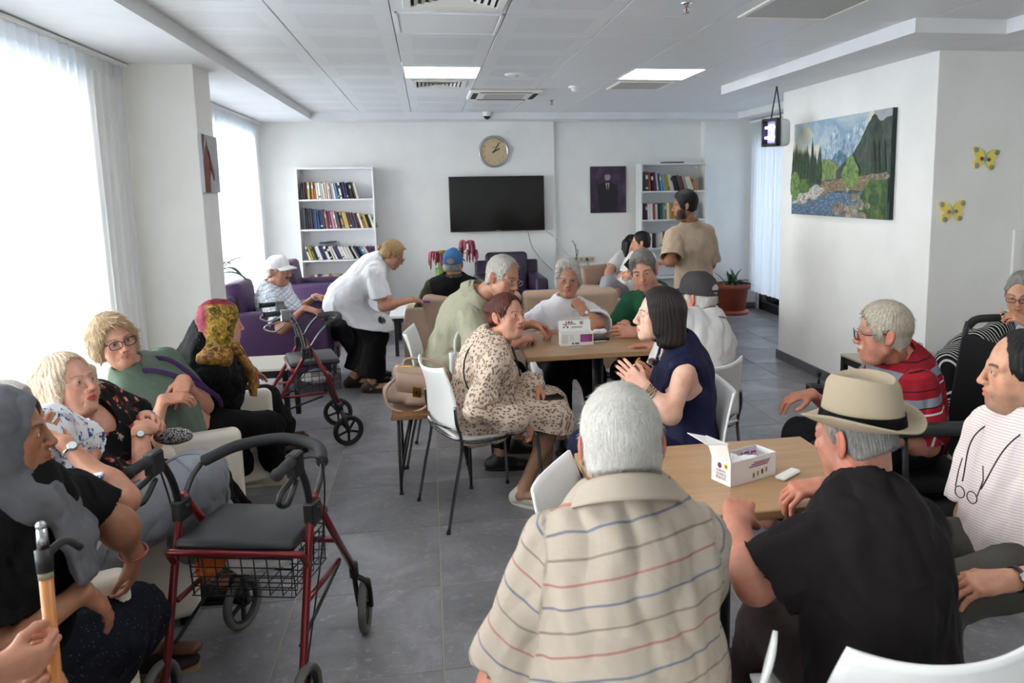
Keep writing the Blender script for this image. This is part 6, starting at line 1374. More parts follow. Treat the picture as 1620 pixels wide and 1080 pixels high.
add('wheelman', label='grey-haired man with glasses and moustache in a red striped polo in a wheelchair', s=1.0, w=1.06, belly=.09, fat=1.0, skin='r', pel=('w', 1.98, 2.98, .58), neck=('Y', 1425, 576, 2.98), yaw=172, head=('Y', 1396, 525, 2.92), look=(158, -4, 0), old=.7, mous='#b5aca2',
    armL=HO(e=('Y', 1468, 704, 2.78), w=('Y', 1385, 690, 2.7), h=('Y', 1340, 685, 2.72), curl=.4), armR=HO(w=('w', 1.62, 3.12, .74), h=('w', 1.5, 3.12, .73)), legL=HO(a=('w', 1.42, 2.75, .18)), legR=HO(a=('w', 1.42, 3.1, .18)),
    top=HO(mat=F_RED, sleeve=.92, loose=.02, flare=.03, collar=1, cmat=plain('navy_collar', '#12161f', '#171c26')), bottom=HO(mat=fdark), shoe=HO(mat=s_black), hair=HO(style='short', mat=h_sandy, th=.017, strands=5000, sl=.018), glasses=HO(mat=black, r=.0018), brow='#8a7f74')
add('pinkshirt', label='dark-haired man in a pink striped white shirt at the right edge', s=1.03, w=1.08, belly=.04, skin='c', pel=('w', 1.74, 2.0, .52), neck=('Y', 1634, 668, 2.04), yaw=176, head=('Y', 1614, 585, 2.05), look=(156, -2, 0), stub=.4, stubc='#6a5a54', brow='#2a1d18',
    armL=HO(w=('Y', 1592, 918, 1.72), h=('Y', 1530, 926, 1.74), pn=(0, .3, -1), curl=.3, pole=(.8, -.5, -.8)), armR=HO(e=('Y', 1535, 815, 2.2), w=('Y', 1540, 900, 2.0), h=('Y', 1512, 920, 1.94), pn=(0, 0, -1), curl=.3),
    legL=HO(a=('w', 1.32, 1.72, .1)), legR=HO(a=('w', 1.28, 2.1, .1)), top=HO(mat=F_PINK, sleeve=.85, loose=.02, flare=.03, collar=1, amp=.008), bottom=HO(mat=fgreyt), shoe=HO(mat=s_black), hair=HO(style='short', mat=h_black, th=.009, line=.07, strands=2000, sl=.007, lift=.2))
add('sewing', label='woman in black glasses sewing a striped black cloth at the right edge', fem=1, s=.96, w=1.1, belly=.05, skin='c', pel=('w', 3.3, 3.68, .52), neck=('Y', 1632, 508, 3.72), yaw=-170, head=('Y', 1616, 462, 3.68), look=(-140, -20, 0), old=.5,
    armL=HO(w=('Y', 1628, 512, 3.42), h=('Y', 1604, 499, 3.45), pn=(-.3, .6, -.4), curl=.5, thumb=.8), armR=HO(w=('Y', 1582, 503, 3.72), h=('Y', 1572, 490, 3.6), pn=(.2, -.6, -.5), curl=.5, thumb=.8, pole=(0, .6, -1)),
    legL=HO(a=('w', 2.72, 3.5, .1)), legR=HO(a=('w', 2.72, 3.8, .1)), top=HO(mat=F_BLUE, sleeve=.8, loose=.016), bottom=HO(mat=F_NAVSK, skirt=HO(len=.8, wide=.04), name='skirt'), shoe=HO(mat=s_black), hair=HO(style='bun', mat=h_greyd, th=.006), glasses=HO(mat=black, r=.0018, h=.014), brow='#3a2e28')
# ------------------------------------------------------------------ hats and scarves (worn: parts of the person)
def hfield(P, fld, name, m, fo=0, fr=60, zone=None, parent=None, seed=2):
    p, q = fld.mesh()
    if fo: n = normals(p, q); p = fold(p, n, p, fo, fr, seed, (1, 1, 1))
    W = P.head + (p * P.hs) @ P.F; o = vmesh(name, W, q, m, parent or P.root, P.base, None, p)
    if zone is not None: a = o.data.attributes.new('zone', 'FLOAT', 'POINT'); a.data.foreach_set('value', zone(p).astype(np.float32))
    return o
def cap_hat(key, m, th=.012, back=False, tilt=0, visor=True, logo=None):
    P = PEOPLE[key]; f = Field((-.13, -.16, -.02), (.13, .15, .17), .003); r = V(.0745, .094, .086) + V(th, th, th * 1.1)
    f.ell((0, -.014, .03), r); f.cap((0, .03, .1), (0, .045, .085), .03, .03, k=.03); f.half((0, .09, .036 + tilt), (0, .22, -1)); f.cap((0, -.01, .125), (0, -.01, .1275), .006, k=.003)
    if back: f.ell((0, -.11, .028), (.037, .05, .026), sub=True)
    o = hfield(P, f, 'cap_crown', m, .0015, 60); a0 = 1.15
    if visor:
        def fn(u, v):
            a = (u - .5) * 2 * a0; x = math.sin(a); y = math.cos(a); rx, ry = r[0] - .003, r[1] - .003; L = .07 * math.cos(a * .95) ** .8 if abs(a * .95) < PI / 2 else 0
            return (x * (rx + L * .45 * v), -.014 + y * ry + L * v, .045 + tilt + .006 * y - .028 * x * x - .016 * v * v)
        head_mb(P, MB().grid(fn, 24, 8, th=.004), 'cap_visor', m)
    return o
cap_hat('whitecap', fcapw); cap_hat('bluecap', fcapb, back=True); cap_hat('greycap', fcapg, .017, back=True)
P = PEOPLE['greycap']; head_mb(P, MB().tube([(.04, -.118, .022), (.0, -.127, .018), (-.04, -.118, .022)], .006, 8, flat=.4), 'cap_strap', fcapg)
# straw hat
P = PEOPLE['strawhat']
def crown(u, v):
    a = 2 * PI * u; c, s_ = math.cos(a), math.sin(a); rd = .011 * max(0, (v - .82) / .18) ** 2; rx, ry = .086 - .017 * v - rd, .106 - .018 * v - rd
    return (c * rx, -.01 + s_ * ry, .045 + .105 * v + .012 * v * abs(c) * (v ** 3))
def ctop(u, v):
    a = 2 * PI * u; c, s_ = math.cos(a), math.sin(a); t = 1 - v; rx, ry = .058 * t, .077 * t; dent = .034 * math.sin(min(1, v * 1.5) * PI / 2) * (1 - .35 * abs(s_) * t); return (c * rx, -.01 + s_ * ry, .150 + .012 * abs(c) * t + .004 * math.sin(PI * min(1, v * 3)) - dent)
def brim(u, v):
    a = 2 * PI * u; c, s_ = math.cos(a), math.sin(a); rx, ry = .085 + .044 * v, .105 + .044 * v; up = .034 * v ** 2 * (abs(c) ** 1.5) + .002 * v ** 2 * max(0, -s_) - .012 * v * max(0, s_); return (c * rx, -.01 + s_ * ry, .045 + up)
hat = head_mb(P, MB().grid(crown, 60, 16), 'straw_hat', fstraw)
hat.matrix_local = P.hm @ Matrix.Rotation(.2, 4, 'X') @ Matrix.Translation((0, -.008, -.012))
for nm, fn, nu, nv, th in (('hat_top', ctop, 60, 14, 0), ('hat_brim', brim, 72, 10, .004)): MB().grid(fn, nu, nv, th=th).build(nm, fstraw, hat)
MB().grid(lambda u, v: (math.cos(2 * PI * u) * (.0885 - .005 * v), -.01 + math.sin(2 * PI * u) * (.1085 - .005 * v), .048 + .028 * v), 60, 2).build('hat_band', fblack, hat)
# headscarves
def head_scarf(key, m, zone=None, low=0, tail=None, fo=.003):
    P = PEOPLE[key]; f = Field((-.17, -.2, -.4), (.17, .26, .17), .0042); f.ell((0, -.018, .03), (.095, .115, .104)); f.ell((0, -.014, -.04), (.101, .088, .11), k=.03); f.cap((0, -.03, -.08), (0, -.045 + low * .5, -.18), .072 + low, .088 + low * 1.4, k=.05); f.ell((0, -.04 + low, -.185), (.115 + low, .085 + low * 2, .04 + low), k=.07)
    f.ell((0, .115, -.015), (.0635, .098, .098), k=.01, sub=True); f.ell((0, .075, -.005), (.058, .06, .083), k=.006, sub=True)
    f.cap((-.02, .05, -.135), (.02, .055, -.14), .03, .03, k=.02)
    for a, b, ra, rb in tail or (): f.oval(a, b, ra, rb, (1, 0, 0), k=.02)
    return hfield(P, f, 'headscarf', m, fo, 46, zone)
head_scarf('greyscarf', fgscarf, low=.028, tail=(((.0, .08, -.15), (-.03, .16, -.3), (.07, .035), (.1, .035)), ((.03, .1, -.15), (.05, .17, -.38), (.05, .03), (.085, .03))), fo=.009)
head_scarf('redscarf', F_SCARF, zone=lambda p: np.clip(np.maximum((p[:, 2] - .085) / .015, (-p[:, 1] - .082) / .02), 0, 1) * (p[:, 2] > -.12) + np.clip((-.12 - p[:, 2]) / .06, 0, .3), tail=(((0, .07, -.13), (.02, .15, -.27), (.05, .03), (.055, .025)), ((.02, .15, -.27), (.03, .16, -.42), (.055, .025), (.05, .015))), fo=.006)
# ------------------------------------------------------------------ worn small things
gold = mat('gold', '#b8923e', .25, 1); steel = mat('watch_steel', '#a8a9ab', .25, 1); pearl = mat('white_stone', '#e8e8ee', .15)
def ring_at(P, k, t, r, name, m, th=.003, w=1, face=None, off=0):
    """a band round the forearm, t metres above the wrist"""
    E, W_ = P.el[k], P.wr[k]; d = nrm(E - W_); c = W_ + d * t; a = nrm(np.cross(d, (0, .3, 1))); b = np.cross(d, a); mb = MB()
    pts = [c + a * math.cos(x) * r * 1.12 + b * math.sin(x) * r * .92 - P.base for x in np.linspace(0, 2 * PI, 25)[:-1]]; mb.tube(pts, th, 8, closed=True, flat=w); o = mb.build(name, m, P.root)
    if face:
        n = nrm(V(face) - d * (V(face) @ d)); q = c + n * (r * 1.05) - P.base; M_ = Matrix.Translation(q) @ Vector(n).to_track_quat('Z', 'Y').to_matrix().to_4x4(); MB().lathe([(.0, .007), (.012, .007), (.0145, .004), (.0145, -.004)], 20, M=M_).build('watch_case', face_m.get(name, steel), o); MB().lathe([(0, .0075), (.011, .0075)], 18, M=M_).build('watch_dial', mat('watch_dial_' + name, '#d9d9d6' if m is not black else '#1b1f22', .3), o)
    return o
face_m = {}
beads = mat('bead_mix', '#7e9aa4', .3)
ring_at(PEOPLE['blouse'], 'R', .03, .031, 'watch', steel, .004, .5, (.7, -.7, 0)); ring_at(PEOPLE['cane'], 'R', .03, .033, 'watch', steel, .005, .5, (0, -.6, .7))
ring_at(PEOPLE['blonde'], 'R', .02, .031, 'bracelet_watch', gold, .002, 1, (.3, -.8, .4)); ring_at(PEOPLE['blonde'], 'L', .02, .03, 'bracelet', beads, .003)
ring_at(PEOPLE['green'], 'L', .04, .031, 'bracelet', steel, .0014); ring_at(PEOPLE['greyscarf'], 'L', .01, .034, 'woven_bracelet', mat('woven_band', '#b0504a', .8), .004, .5)
ring_at(PEOPLE['whitehair'], 'L', .03, .031, 'watch', steel, .0035, .6, (0, -1, .2)); ring_at(PEOPLE['greenpolo'], 'L', .015, .031, 'wristband', black, .004)
ring_at(PEOPLE['pinkshirt'], 'L', .03, .034, 'watch', black, .007, .5, (-.2, -.8, .5)); ring_at(PEOPLE['whitecap'], 'L', .02, .031, 'wristband', trimw, .004)
P = PEOPLE['navy']; 
for t_, m_ in ((.012, steel), (.022, gold), (.034, steel), (.046, steel)): ring_at(P, 'L', t_, .030, 'bracelet', m_, .0034)
# earring, necklace
def studs(key, m, r=.006, sides=(-1, 1), y=-.004): 
    for s in sides: head_mb(PEOPLE[key], MB().ball((s * .082, y, -.045), (r * .7, r, r * 1.4), 10), 'earring', m)
studs('navy', pearl, .008); studs('green', steel, .005); studs('whitehair', steel, .005); studs('spotted', gold, .004)
P = PEOPLE['navy']; c = P.neck
MB().tube([tuple(c + P.f * (.062 * math.cos(a)) * (1.1 + .35 * (math.cos(a) > 0) * math.cos(a)) + P.r * .062 * math.sin(a) + P.u * (.028 - .055 * max(0, math.cos(a))) - P.base) for a in np.linspace(0, 2 * PI, 40)[:-1]], .0022, 6, closed=True).build('necklace', steel, P.root)
MB().box((-.02, -.006, -.012), (.02, .006, .012), bev=.003, M=Matrix.Translation(P.neck + P.f * .1 - P.u * .05 - P.base)).build('microphone', black, P.root)
# hair clip
head_mb(PEOPLE['spotted'], MB().ball((0, -.088, .085), (.012, .01, .008), 10).tube([(-.02, -.08, .09), (0, -.09, .095), (.02, -.08, .09)], .004, 6), 'hair_clip', steel)
def strap(P, pts, name, m, r=.005, flat=.4, parent=None):
    """band that follows world points"""
    return MB().tube([tuple(V(p) - P.base) for p in spline(pts, 8)], r, 8, flat=flat).build(name, m, P.root)
def surf(P, x, y, z, out=0):
    """point on the torso skin: x across (right +), y sign front/back, z fraction of the torso height"""
    T = P.neck - P.pel; return P.pel + T * z + P.r * x + P.f * (y + (.022 if y > .05 else 0)) + P.u * out
P = PEOPLE['green']; pm_ = mat('purple_webbing', '#3e2358', .7)
strap(P, [surf(P, -.06, .0, 1.06), surf(P, -.09, .08, .98), surf(P, -.1, .135, .8), surf(P, -.11, .165, .55), surf(P, -.14, .17, .3), surf(P, -.17, .12, .12)], 'bag_strap', pm_, .011, .25)
strap(P, [surf(P, .05, -.01, 1.07), surf(P, .02, .075, 1.02), surf(P, -.03, .125, .86), surf(P, -.08, .17, .62), surf(P, -.15, .165, .3)], 'bag_strap', pm_, .011, .25)
P = PEOPLE['spotted']
strap(P, [surf(P, -.06, .05, 1.04), surf(P, .02, -.06, 1.03), surf(P, .09, -.13, .85), surf(P, .17, -.13, .55), surf(P, .21, -.05, .25)], 'bag_strap', black, .005, .7)
strap(P, [surf(P, -.03, .09, 1.0), surf(P, -.06, .14, .8), surf(P, -.09, .2, .5), surf(P, -.1, .22, .3)], 'bag_strap', black, .005, .7)
# glasses hanging on a cord, pink shirt
P = PEOPLE['pinkshirt']; g0 = surf(P, -.02, .175, .52)
strap(P, [surf(P, -.07, .02, 1.06), surf(P, -.09, .12, .85), g0 + P.r * -.05], 'glasses_cord', black, .0022, 1); strap(P, [surf(P, .07, .02, 1.06), surf(P, .05, .13, .85), g0 + P.r * .04], 'glasses_cord', black, .0022, 1)
mb = MB()
for s in (-1, 1):
    cc = g0 - P.base + P.r * s * .03 - P.u * .03 + P.f * .012; mb.tube([tuple(cc + P.r * .024 * math.cos(a) + P.u * .017 * math.sin(a)) for a in np.linspace(0, 2 * PI, 21)[:-1]], .0018, 6, closed=True); mb.tube([tuple(cc + P.r * s * .024 + P.u * .01), tuple(cc + P.r * s * .03 + P.u * .06 - P.f * .01), tuple(cc + P.r * s * .02 + P.u * .1 - P.f * .012)], .0018, 6)
mb.build('hanging_glasses', black, P.root)
# vest of the man in the blue cap
P = PEOPLE['bluecap']; f = Field(P.pel - .35, P.neck + V(.35, .35, .2), .008); torso(f, P, .022, P.o)
for k in 'RL': S = P.sh[k]; out = nrm(S - P.neck); cut_end(f, S - out * .005, nrm(out - P.u * .1), .14, .1)
f.cap(P.neck + P.u * .03, P.neck + P.u * .2, .07, .12, sub=True); p, q = f.mesh(); tc, _ = coords(P, p); vmesh('vest', p, q, fblack, P.root, P.base, None, tc)
# ------------------------------------------------------------------ wheeled walkers
redm = mat('dark_red_enamel', '#6e0f18', .28, .35, coat=.4); rubber = mat('grey_rubber', '#5c5c58', .8); brubber = mat('black_rubber', '#1b1b1c', .75); foam = mat('black_foam', '#1d1f22', .8); vinyl = noisy('black_vinyl', '#1c1e21', '#26282b', 20, .42, .1, 200)
def wheel(parent, x, y, r, ang=0, tire=None, wd=.03):
    M_ = Matrix.Translation((x, y, r)) @ Matrix.Rotation(ang, 4, 'Z') @ Matrix.Rotation(PI / 2, 4, 'Y'); w2 = wd / 2
    o = MB().lathe([(r - .022, -w2 * .7), (r - .006, -w2), (r, -w2 * .5), (r, w2 * .5), (r - .006, w2), (r - .022, w2 * .7), (r - .022, -w2 * .7)], 36, M=M_).build('wheel', tire or rubber, parent)
    h = MB(); h.lathe([(r - .03, -w2 * .5), (r - .021, -w2 * .6), (r - .021, w2 * .6), (r - .03, w2 * .5), (r - .03, -w2 * .5)], 36, M=M_); h.lathe([(0, -w2), (.016, -w2), (.018, 0), (.016, w2), (0, w2)], 16, M=M_)
    for k in range(5): a = 2 * PI * k / 5; h.box((.012, -.007, -w2 * .35), (r - .026, .007, w2 * .35), M=M_ @ Matrix.Rotation(a, 4, 'Z'))
    h.build('spokes', black, o); return o
def rollator(label, x, y, face, grip='black', back_fwd=.17, hz=0, sh=0):
    t = thing('wheeled_walker', label, 'walker', (x, y, 0), D(face - 90), 'dark red four-wheeled walkers'); W = .235; gm = bchrome if grip == 'chrome' else black
    for s in (-1, 1):
        X = s * W; wheel(t, X, -.25, .1, 0, brubber if grip == 'chrome' else rubber); wheel(t, X * 1.02, .30, .1, s * .2, brubber if grip == 'chrome' else rubber)
        MB().tube([(X, -.25, .10), (X * .94, -.235, .16), (X * .93, -.1 + sh, .60), (X * .93, -.085 + sh, .66)], .0125, 12).build('rear_leg', redm, t)
        MB().tube([(X * .93, .255, .27), (X * .93, .1 + sh * .6, .47), (X * .93, -.06 + sh, .68)], .0125, 12).build('front_leg', redm, t)
        MB().tube([(X * .93, .255, .29), (X * .93, .262, .235)], .017, 12).tube(spline([(X * .93, .262, .24), (X * 1.02 + .024, .275, .2), (X * 1.02 + .024, .30, .1)], 4), .009, 8, flat=1.5).tube(spline([(X * .93, .262, .24), (X * 1.02 - .024, .275, .2), (X * 1.02 - .024, .30, .1)], 4), .009, 8, flat=1.5).tube([(X * 1.02 - .028, .30, .1), (X * 1.02 + .028, .30, .1)], .006, 8).build('caster_fork', black, t)
        MB().tube(spline([(X * .93, -.08 + sh, .62), (X * .93, -.105 + sh, .75 + hz * .5), (X * .93, -.135 + sh, .84 + hz), (X * .94, -.175 + sh, .893 + hz), (X * .95, -.23 + sh, .905 + hz)], 6), .0115, 12).build('handle_tube', gm, t)
        MB().tube([(X * .95, -.20 + sh, .905 + hz), (X * .955, -.315 + sh, .90 + hz)], .0165, 14).tube([(X * .955, -.31 + sh, .90 + hz), (X * .955, -.32 + sh, .90 + hz)], .019, 14).build('grip', foam, t)
        MB().box((X * .95 - .018, -.22 + sh, .85 + hz), (X * .95 + .018, -.16 + sh, .925 + hz), bev=.006).tube(spline([(X * .95, -.18 + sh, .875 + hz), (X * .95, -.22 + sh, .85 + hz), (X * .95, -.30 + sh, .835 + hz), (X * .95, -.315 + sh, .81 + hz), (X * .95, -.26 + sh, .79 + hz), (X * .95, -.19 + sh, .835 + hz)], 5), .006 if grip == 'chrome' else .009, 8).build('brake_lever', black if grip != 'chrome' else steel, t)
        MB().tube(spline([(X * .95, -.19 + sh, .85), (X * 1.15, -.1 + sh, .8), (X * 1.05, -.07 + sh, .55), (X * .99, -.16, .3), (X * .99, -.22, .2)], 6), .003, 6).build('brake_cable', black, t)
        MB().box((X * .93 - .018, -.11 + sh, .60), (X * .93 + .018, -.04 + sh, .67), bev=.006).tube([(X * .93 - .026, -.075 + sh, .645), (X * .93 + .026, -.075 + sh, .645)], .008, 8).build('clamp', black, t)
        MB().tube([(X * .9, -.155 + sh * .45, .36), (X * .9, .14 + sh * .3, .36)], .009, 10).build('side_bar', redm, t)
        MB().tube([(X * .87, -.2, .24), (X * .87, .16, .34)], .006, 8).build('fold_strut', black, t)
        MB().tube(spline([(X * .93, -.06 + sh, .66), (X * .94, sh, .75 + hz * .7), (X * .9, .05 + sh, .80 + hz)], 5), .009, 10).build('back_tube', gm, t)
    MB().tube(spline([(-W * .93, -.14 + sh * .9, .48), (-W * .92, -.17 + sh, .525), (-W * .8, -.18 + sh, .535), (0, -.182 + sh, .535), (W * .8, -.18 + sh, .535), (W * .92, -.17 + sh, .525), (W * .93, -.14 + sh * .9, .48)], 6), .0115, 12).build('seat_bar', redm, t)
    MB().tube([(-W * .9, .13 + sh * .6, .44), (W * .9, .13 + sh * .6, .44)], .0105, 12).build('cross_bar', redm, t)
    MB().tube(spline([(-W * .88, .06 + sh, .805 + hz), (-W * .6, .06 + sh + back_fwd * .7, .82 + hz), (0, .06 + sh + back_fwd, .83 + hz), (W * .6, .06 + sh + back_fwd * .7, .82 + hz), (W * .88, .06 + sh, .805 + hz)], 8), .02, 14).build('back_bar', foam, t)
    MB().box((-.195, -.18 + sh, .535), (.195, .13 + sh, .575), bev=.02, seg=3).build('seat', vinyl, t)
    b = MB(); x0, x1, y0, y1, z0, z1 = -.17, .17, -.14 + sh, .13 + sh, .37, .5
    for k in range(9): X = x0 + (x1 - x0) * k / 8; b.tube([(X, y0, z1), (X, y0 + .01, z0), (X, y1 - .01, z0), (X, y1, z1)], .0022, 5)
    for k in range(7): Y = y0 + (y1 - y0) * k / 6; b.tube([(x0, Y, z1), (x0 + .01, Y, z0), (x1 - .01, Y, z0), (x1, Y, z1)], .0022, 5)
    for k in range(5): z = z0 + (z1 - z0) * k / 4; b.tube([(x0, y0, z), (x1, y0, z), (x1, y1, z), (x0, y1, z)], .0022 + .0014 * (k == 4), 5, closed=True)
    b.build('basket', black, t); return t
def crumple(name, label, cat, c, r, m, seed=1, amp=.012, fr=50, parent=None, rz=0, h=.006):
    f = Field(V(c) - V(r) - .03, V(c) + V(r) + .03, h); f.ell(c, r); p, q = f.mesh(); n = normals(p, q); tc = p - V(c); p = fold(p, n, tc, amp, fr, seed, (1, 1, 1)); o = vmesh(name, p, q, m, parent, V(c), None, tc)
    o.location = V(c)
    if label: o['label'] = label; o['category'] = cat
    return o
rollator('large dark red walker with black seat and wire basket in the left foreground', -.60, 2.65, 76, hz=-.055)
rollator('dark red walker with bright chrome handles beside the low table', -.92, 5.33, 14, 'chrome', .10, sh=.15)
pbag = plain('white_plastic_bag', '#c9c6c2', '#d9d7d4', .35); obag = plain('orange_plastic', '#b8562a', '#cf6a30', .4)
crumple('plastic_bag', 'crumpled white plastic bag in the basket of the near walker', 'bag', (-.60, 2.66, .435), (.12, .09, .05), pbag, 3)
crumple('plastic_bag', 'orange plastic bag with a knot at the left end of the near walker basket', 'bag', (-.76, 2.64, .435), (.05, .06, .045), obag, 5)
crumple('plastic_bag', 'white patterned bag in the basket of the far walker', 'bag', (-.78, 5.36, .43), (.1, .1, .045), pbag, 7)
# ------------------------------------------------------------------ cane
a, b = at(88, 1078, 1.56), at(72, 905, 1.60); d = nrm(b - a); lo = a - d * ((a[2] - .0) / d[2]); t = thing('walking_cane', 'orange-brown wooden cane with a dark steel-capped handle held at the left edge', 'cane', tuple(lo)); L = np.linalg.norm(b - lo)
cm = wood('cane_wood', '#a8662a', '#bf7a36', 2, 1, .35); R_ = lambda v: tuple(V(v) - lo)
MB().tube([R_(lo), R_(b)], [.009, .0125], 14).build('shaft', cm, t); MB().tube([R_(b - d * .012), R_(b + d * .004)], .0135, 14).build('ferrule', mat('horn_ring', '#8a8468', .4), t)
MB().tube([R_(b), R_(b + d * .045)], [.0145, .016], 14).build('collar', black, t); MB().tube([R_(b + d * .045), R_(b + d * .085)], [.011, .009], 12).ball(R_(b + d * .09), .0105, 10).build('cap', steel, t); MB().tube(spline([R_(b + d * .03), R_(b + d * .05 + V(.03, .02, .0)), R_(b + d * .035 + V(.05, .04, -.01))], 5), .008, 10).build('handle', black, t)
# ------------------------------------------------------------------ wheelchair
t = thing('wheelchair', 'black powered wheelchair with joystick under the man in the red polo', 'wheelchair', (1.98, 2.97, 0), D(172 - 90)); nylon = plain('black_nylon', '#0d0d0f', '#131316', .7)
MB().box((-.24, -.2, .40), (.24, .26, .475), bev=.03, seg=3).build('seat', nylon, t); MB().box((-.24, -.30, .45), (.24, -.25, 1.0), bev=.022, seg=3, M=Matrix.Rotation(.1, 4, 'X')).build('backrest', nylon, t)
MB().box((-.2, -.25, .12), (.2, .2, .36), bev=.03, seg=2).build('battery_box', black, t)
for s in (-1, 1):
    X = s * .28; MB().box((X - .035, -.2, .665), (X + .035, .2, .715), bev=.018, seg=3).build('armrest', vinyl, t)
    MB().tube([(X, -.18, .67), (X, -.2, .42), (X * .8, -.2, .38)], .013, 10).build('arm_frame', black, t); MB().tube([(X, .14, .67), (X, .12, .42), (X * .8, .12, .38)], .013, 10).build('arm_frame', black, t)
    MB().tube([(X * .86, -.3, .4), (X * .86, -.37, .98), (X * .86, -.38, 1.02)], .013, 12).build('back_post', black, t); MB().tube(spline([(X * .86, -.38, 1.0), (X * .86, -.42, 1.03), (X * .86, -.52, 1.035)], 5), .018, 12).build('push_handle', foam, t)
    wheel(t, X, -.12, .16, 0, brubber, .05); wheel(t, X * .9, .33, .09, 0, brubber, .04); MB().tube([(X * .9, .33, .09), (X * .95, .28, .24), (X * .8, .2, .3)], .012, 8).build('caster_fork', black, t)
    MB().tube([(s * .14, .25, .42), (s * .14, .42, .2), (s * .14, .44, .16)], .012, 10).build('leg_rest_tube', black, t); MB().box((s * .14 - .07, .40, .12), (s * .14 + .07, .56, .135), bev=.004).build('footplate', black, t)
MB().box((.25, .19, .69), (.33, .33, .735), bev=.014, seg=3).build('controller', black, t); MB().tube([(.29, .28, .73), (.29, .28, .775)], .006, 8).ball((.29, .28, .785), (.013, .013, .018), 10).build('joystick', black, t)
# ------------------------------------------------------------------ cartons, tissues and small things on the tables
card = mat('white_card', '#e9e7e4', .6); pur = mat('magenta_print', '#8b2a74', .6); inkg = mat('grey_print', '#6d6a74', .6); inkp = mat('plum_print', '#7a2348', .6); og = mat('orange_print', '#c8702c', .6); gn = mat('green_print', '#5f7a2a', .6); yl = mat('yellow_print', '#d6c84a', .6); brn = mat('brown_print', '#5a3230', .6)
def dot(par, x, z, r, m, M_, y=0): MB().prism([(x + r * math.cos(a), z + r * math.sin(a)) for a in np.linspace(0, 2 * PI, 13)[:-1]], .0003, M=M_).build('printed_dot', m, par)
def carton(label, x, y, rz, w, d, h, z=.75, lid=115):
    t = thing('carton', label, 'box', (x, y, z), D(rz)); a, b, k = w / 2, d / 2, .0016
    o = MB(); o.box((-a, -b, 0), (a, b, k)).box((-a, -b, 0), (a, -b + k, h)).box((-a, b - k, 0), (a, b, h)).box((-a, -b, 0), (-a + k, b, h)).box((a - k, -b, 0), (a, b, h)); o.build('tray', card, t)
    return t
t = carton('white carton with a raised printed lid and plum label on the middle table', .815, 4.415, 1, .19, .07, .075)
RXF = lambda y: Matrix.Translation((0, y, 0)) @ RX
F0 = RXF(-.0352); MB().box((.018, -.0356, .02), (.088, -.0352, .064)).build('printed_label', pur, t)
for i in range(9): MB().box((-.088, -.0356, .062 - i * .0055), (-.088 + (.04 - (i * 7 % 5) * .003), -.0352, .0632 - i * .0055)).build('printed_line', inkg, t)
for i in range(7): MB().box((-.044, -.0356, .06 - i * .005), (-.02, -.0352, .0608 - i * .005)).build('printed_line', inkg, t)
for i in range(6): MB().box((.022, -.0359, .056 - i * .006), (.06 + (i * 5 % 3) * .007, -.0356, .0572 - i * .006)).build('printed_line', mat('pale_print', '#c98fb8', .6), t)
for i in range(12): MB().box((-.014 + i * .0021, -.0356, .008), (-.0129 + i * .0021 + (i % 3) * .0004, -.0352, .018)).build('barcode_bar', ink, t)
dot(t, -.026, .013, .006, mat('blue_print', '#3a4aa0', .6), F0)
LM = Matrix.Translation((0, .034, .075)) @ Matrix.Rotation(math.radians(-16), 4, 'X')
lid = MB(); lid.box((-.095, 0, 0), (.095, .0015, .062), M=LM); LM2 = LM @ Matrix.Translation((0, 0, .062)) @ Matrix.Rotation(math.radians(50), 4, 'X'); lid.box((-.088, 0, 0), (.088, .0015, .022), M=LM2); lid.build('lid', card, t)
LR = LM @ Matrix.Translation((0, -.0004, 0)) @ RX
for i, m_ in enumerate((og, brn, gn)): dot(t, -.048 + i * .016, .05, .006, m_, LR); dot(t, -.052 + (i - 1) * .012 * .9, .022 + (i == 1) * .009, .0055, (gn, og, brn)[i], LR)
for z in (.041, .036): MB().box((-.07, -.001, z), (.01, -.0003, z + .0022), M=LM).build('printed_line', brn, t)
for z in (.022, .017): MB().box((-.02, -.001, z), (.045, -.0003, z + .0022), M=LM).build('printed_line', brn, t)
for i in range(8): a_ = i * PI / 4; MB().box((.03, -.001, -.0012), (.048, -.0003, .0012), M=LM @ Matrix.Translation((.042, 0, .045)) @ Matrix.Rotation(a_, 4, 'Y') @ Matrix.Translation((-.033, 0, 0))).build('printed_ray', brn, t)
t = carton('open white carton with sachets and tissue on the front table', .935, 2.225, 22, .19, .085, .075)
MB().add([(-.095, -.0425, .075), (-.095, .0425, .075), (-.115, .05, .14), (-.118, -.05, .14), (-.113, -.05, .141), (-.11, .05, .141), (-.092, .0425, .076), (-.092, -.0425, .076)], [(0, 1, 2, 3), (7, 4, 5, 6), (3, 2, 5, 4), (0, 3, 4, 7), (1, 6, 5, 2)]).add([(-.115, .05, .14), (-.118, -.05, .14), (-.2, -.055, .155), (-.2, .035, .168), (-.2, .035, .17), (-.2, -.055, .157)], [(0, 1, 2, 3), (0, 3, 4), (1, 5, 2), (5, 4, 3, 2)]).build('lid', card, t)
Fs = Matrix.Translation((-.0952, 0, 0)) @ Matrix(((0, 0, -1, 0), (-1, 0, 0, 0), (0, 1, 0, 0), (0, 0, 0, 1)))
dot(t, .022, .058, .009, yl, Fs); MB().prism([(.022 + .005 * math.cos(a), .058 + .005 * math.sin(a)) for a in np.linspace(0, 2 * PI, 9)[:-1]], .0006, M=Fs).build('printed_dot', gn, t); dot(t, -.006, .056, .009, inkp, Fs)
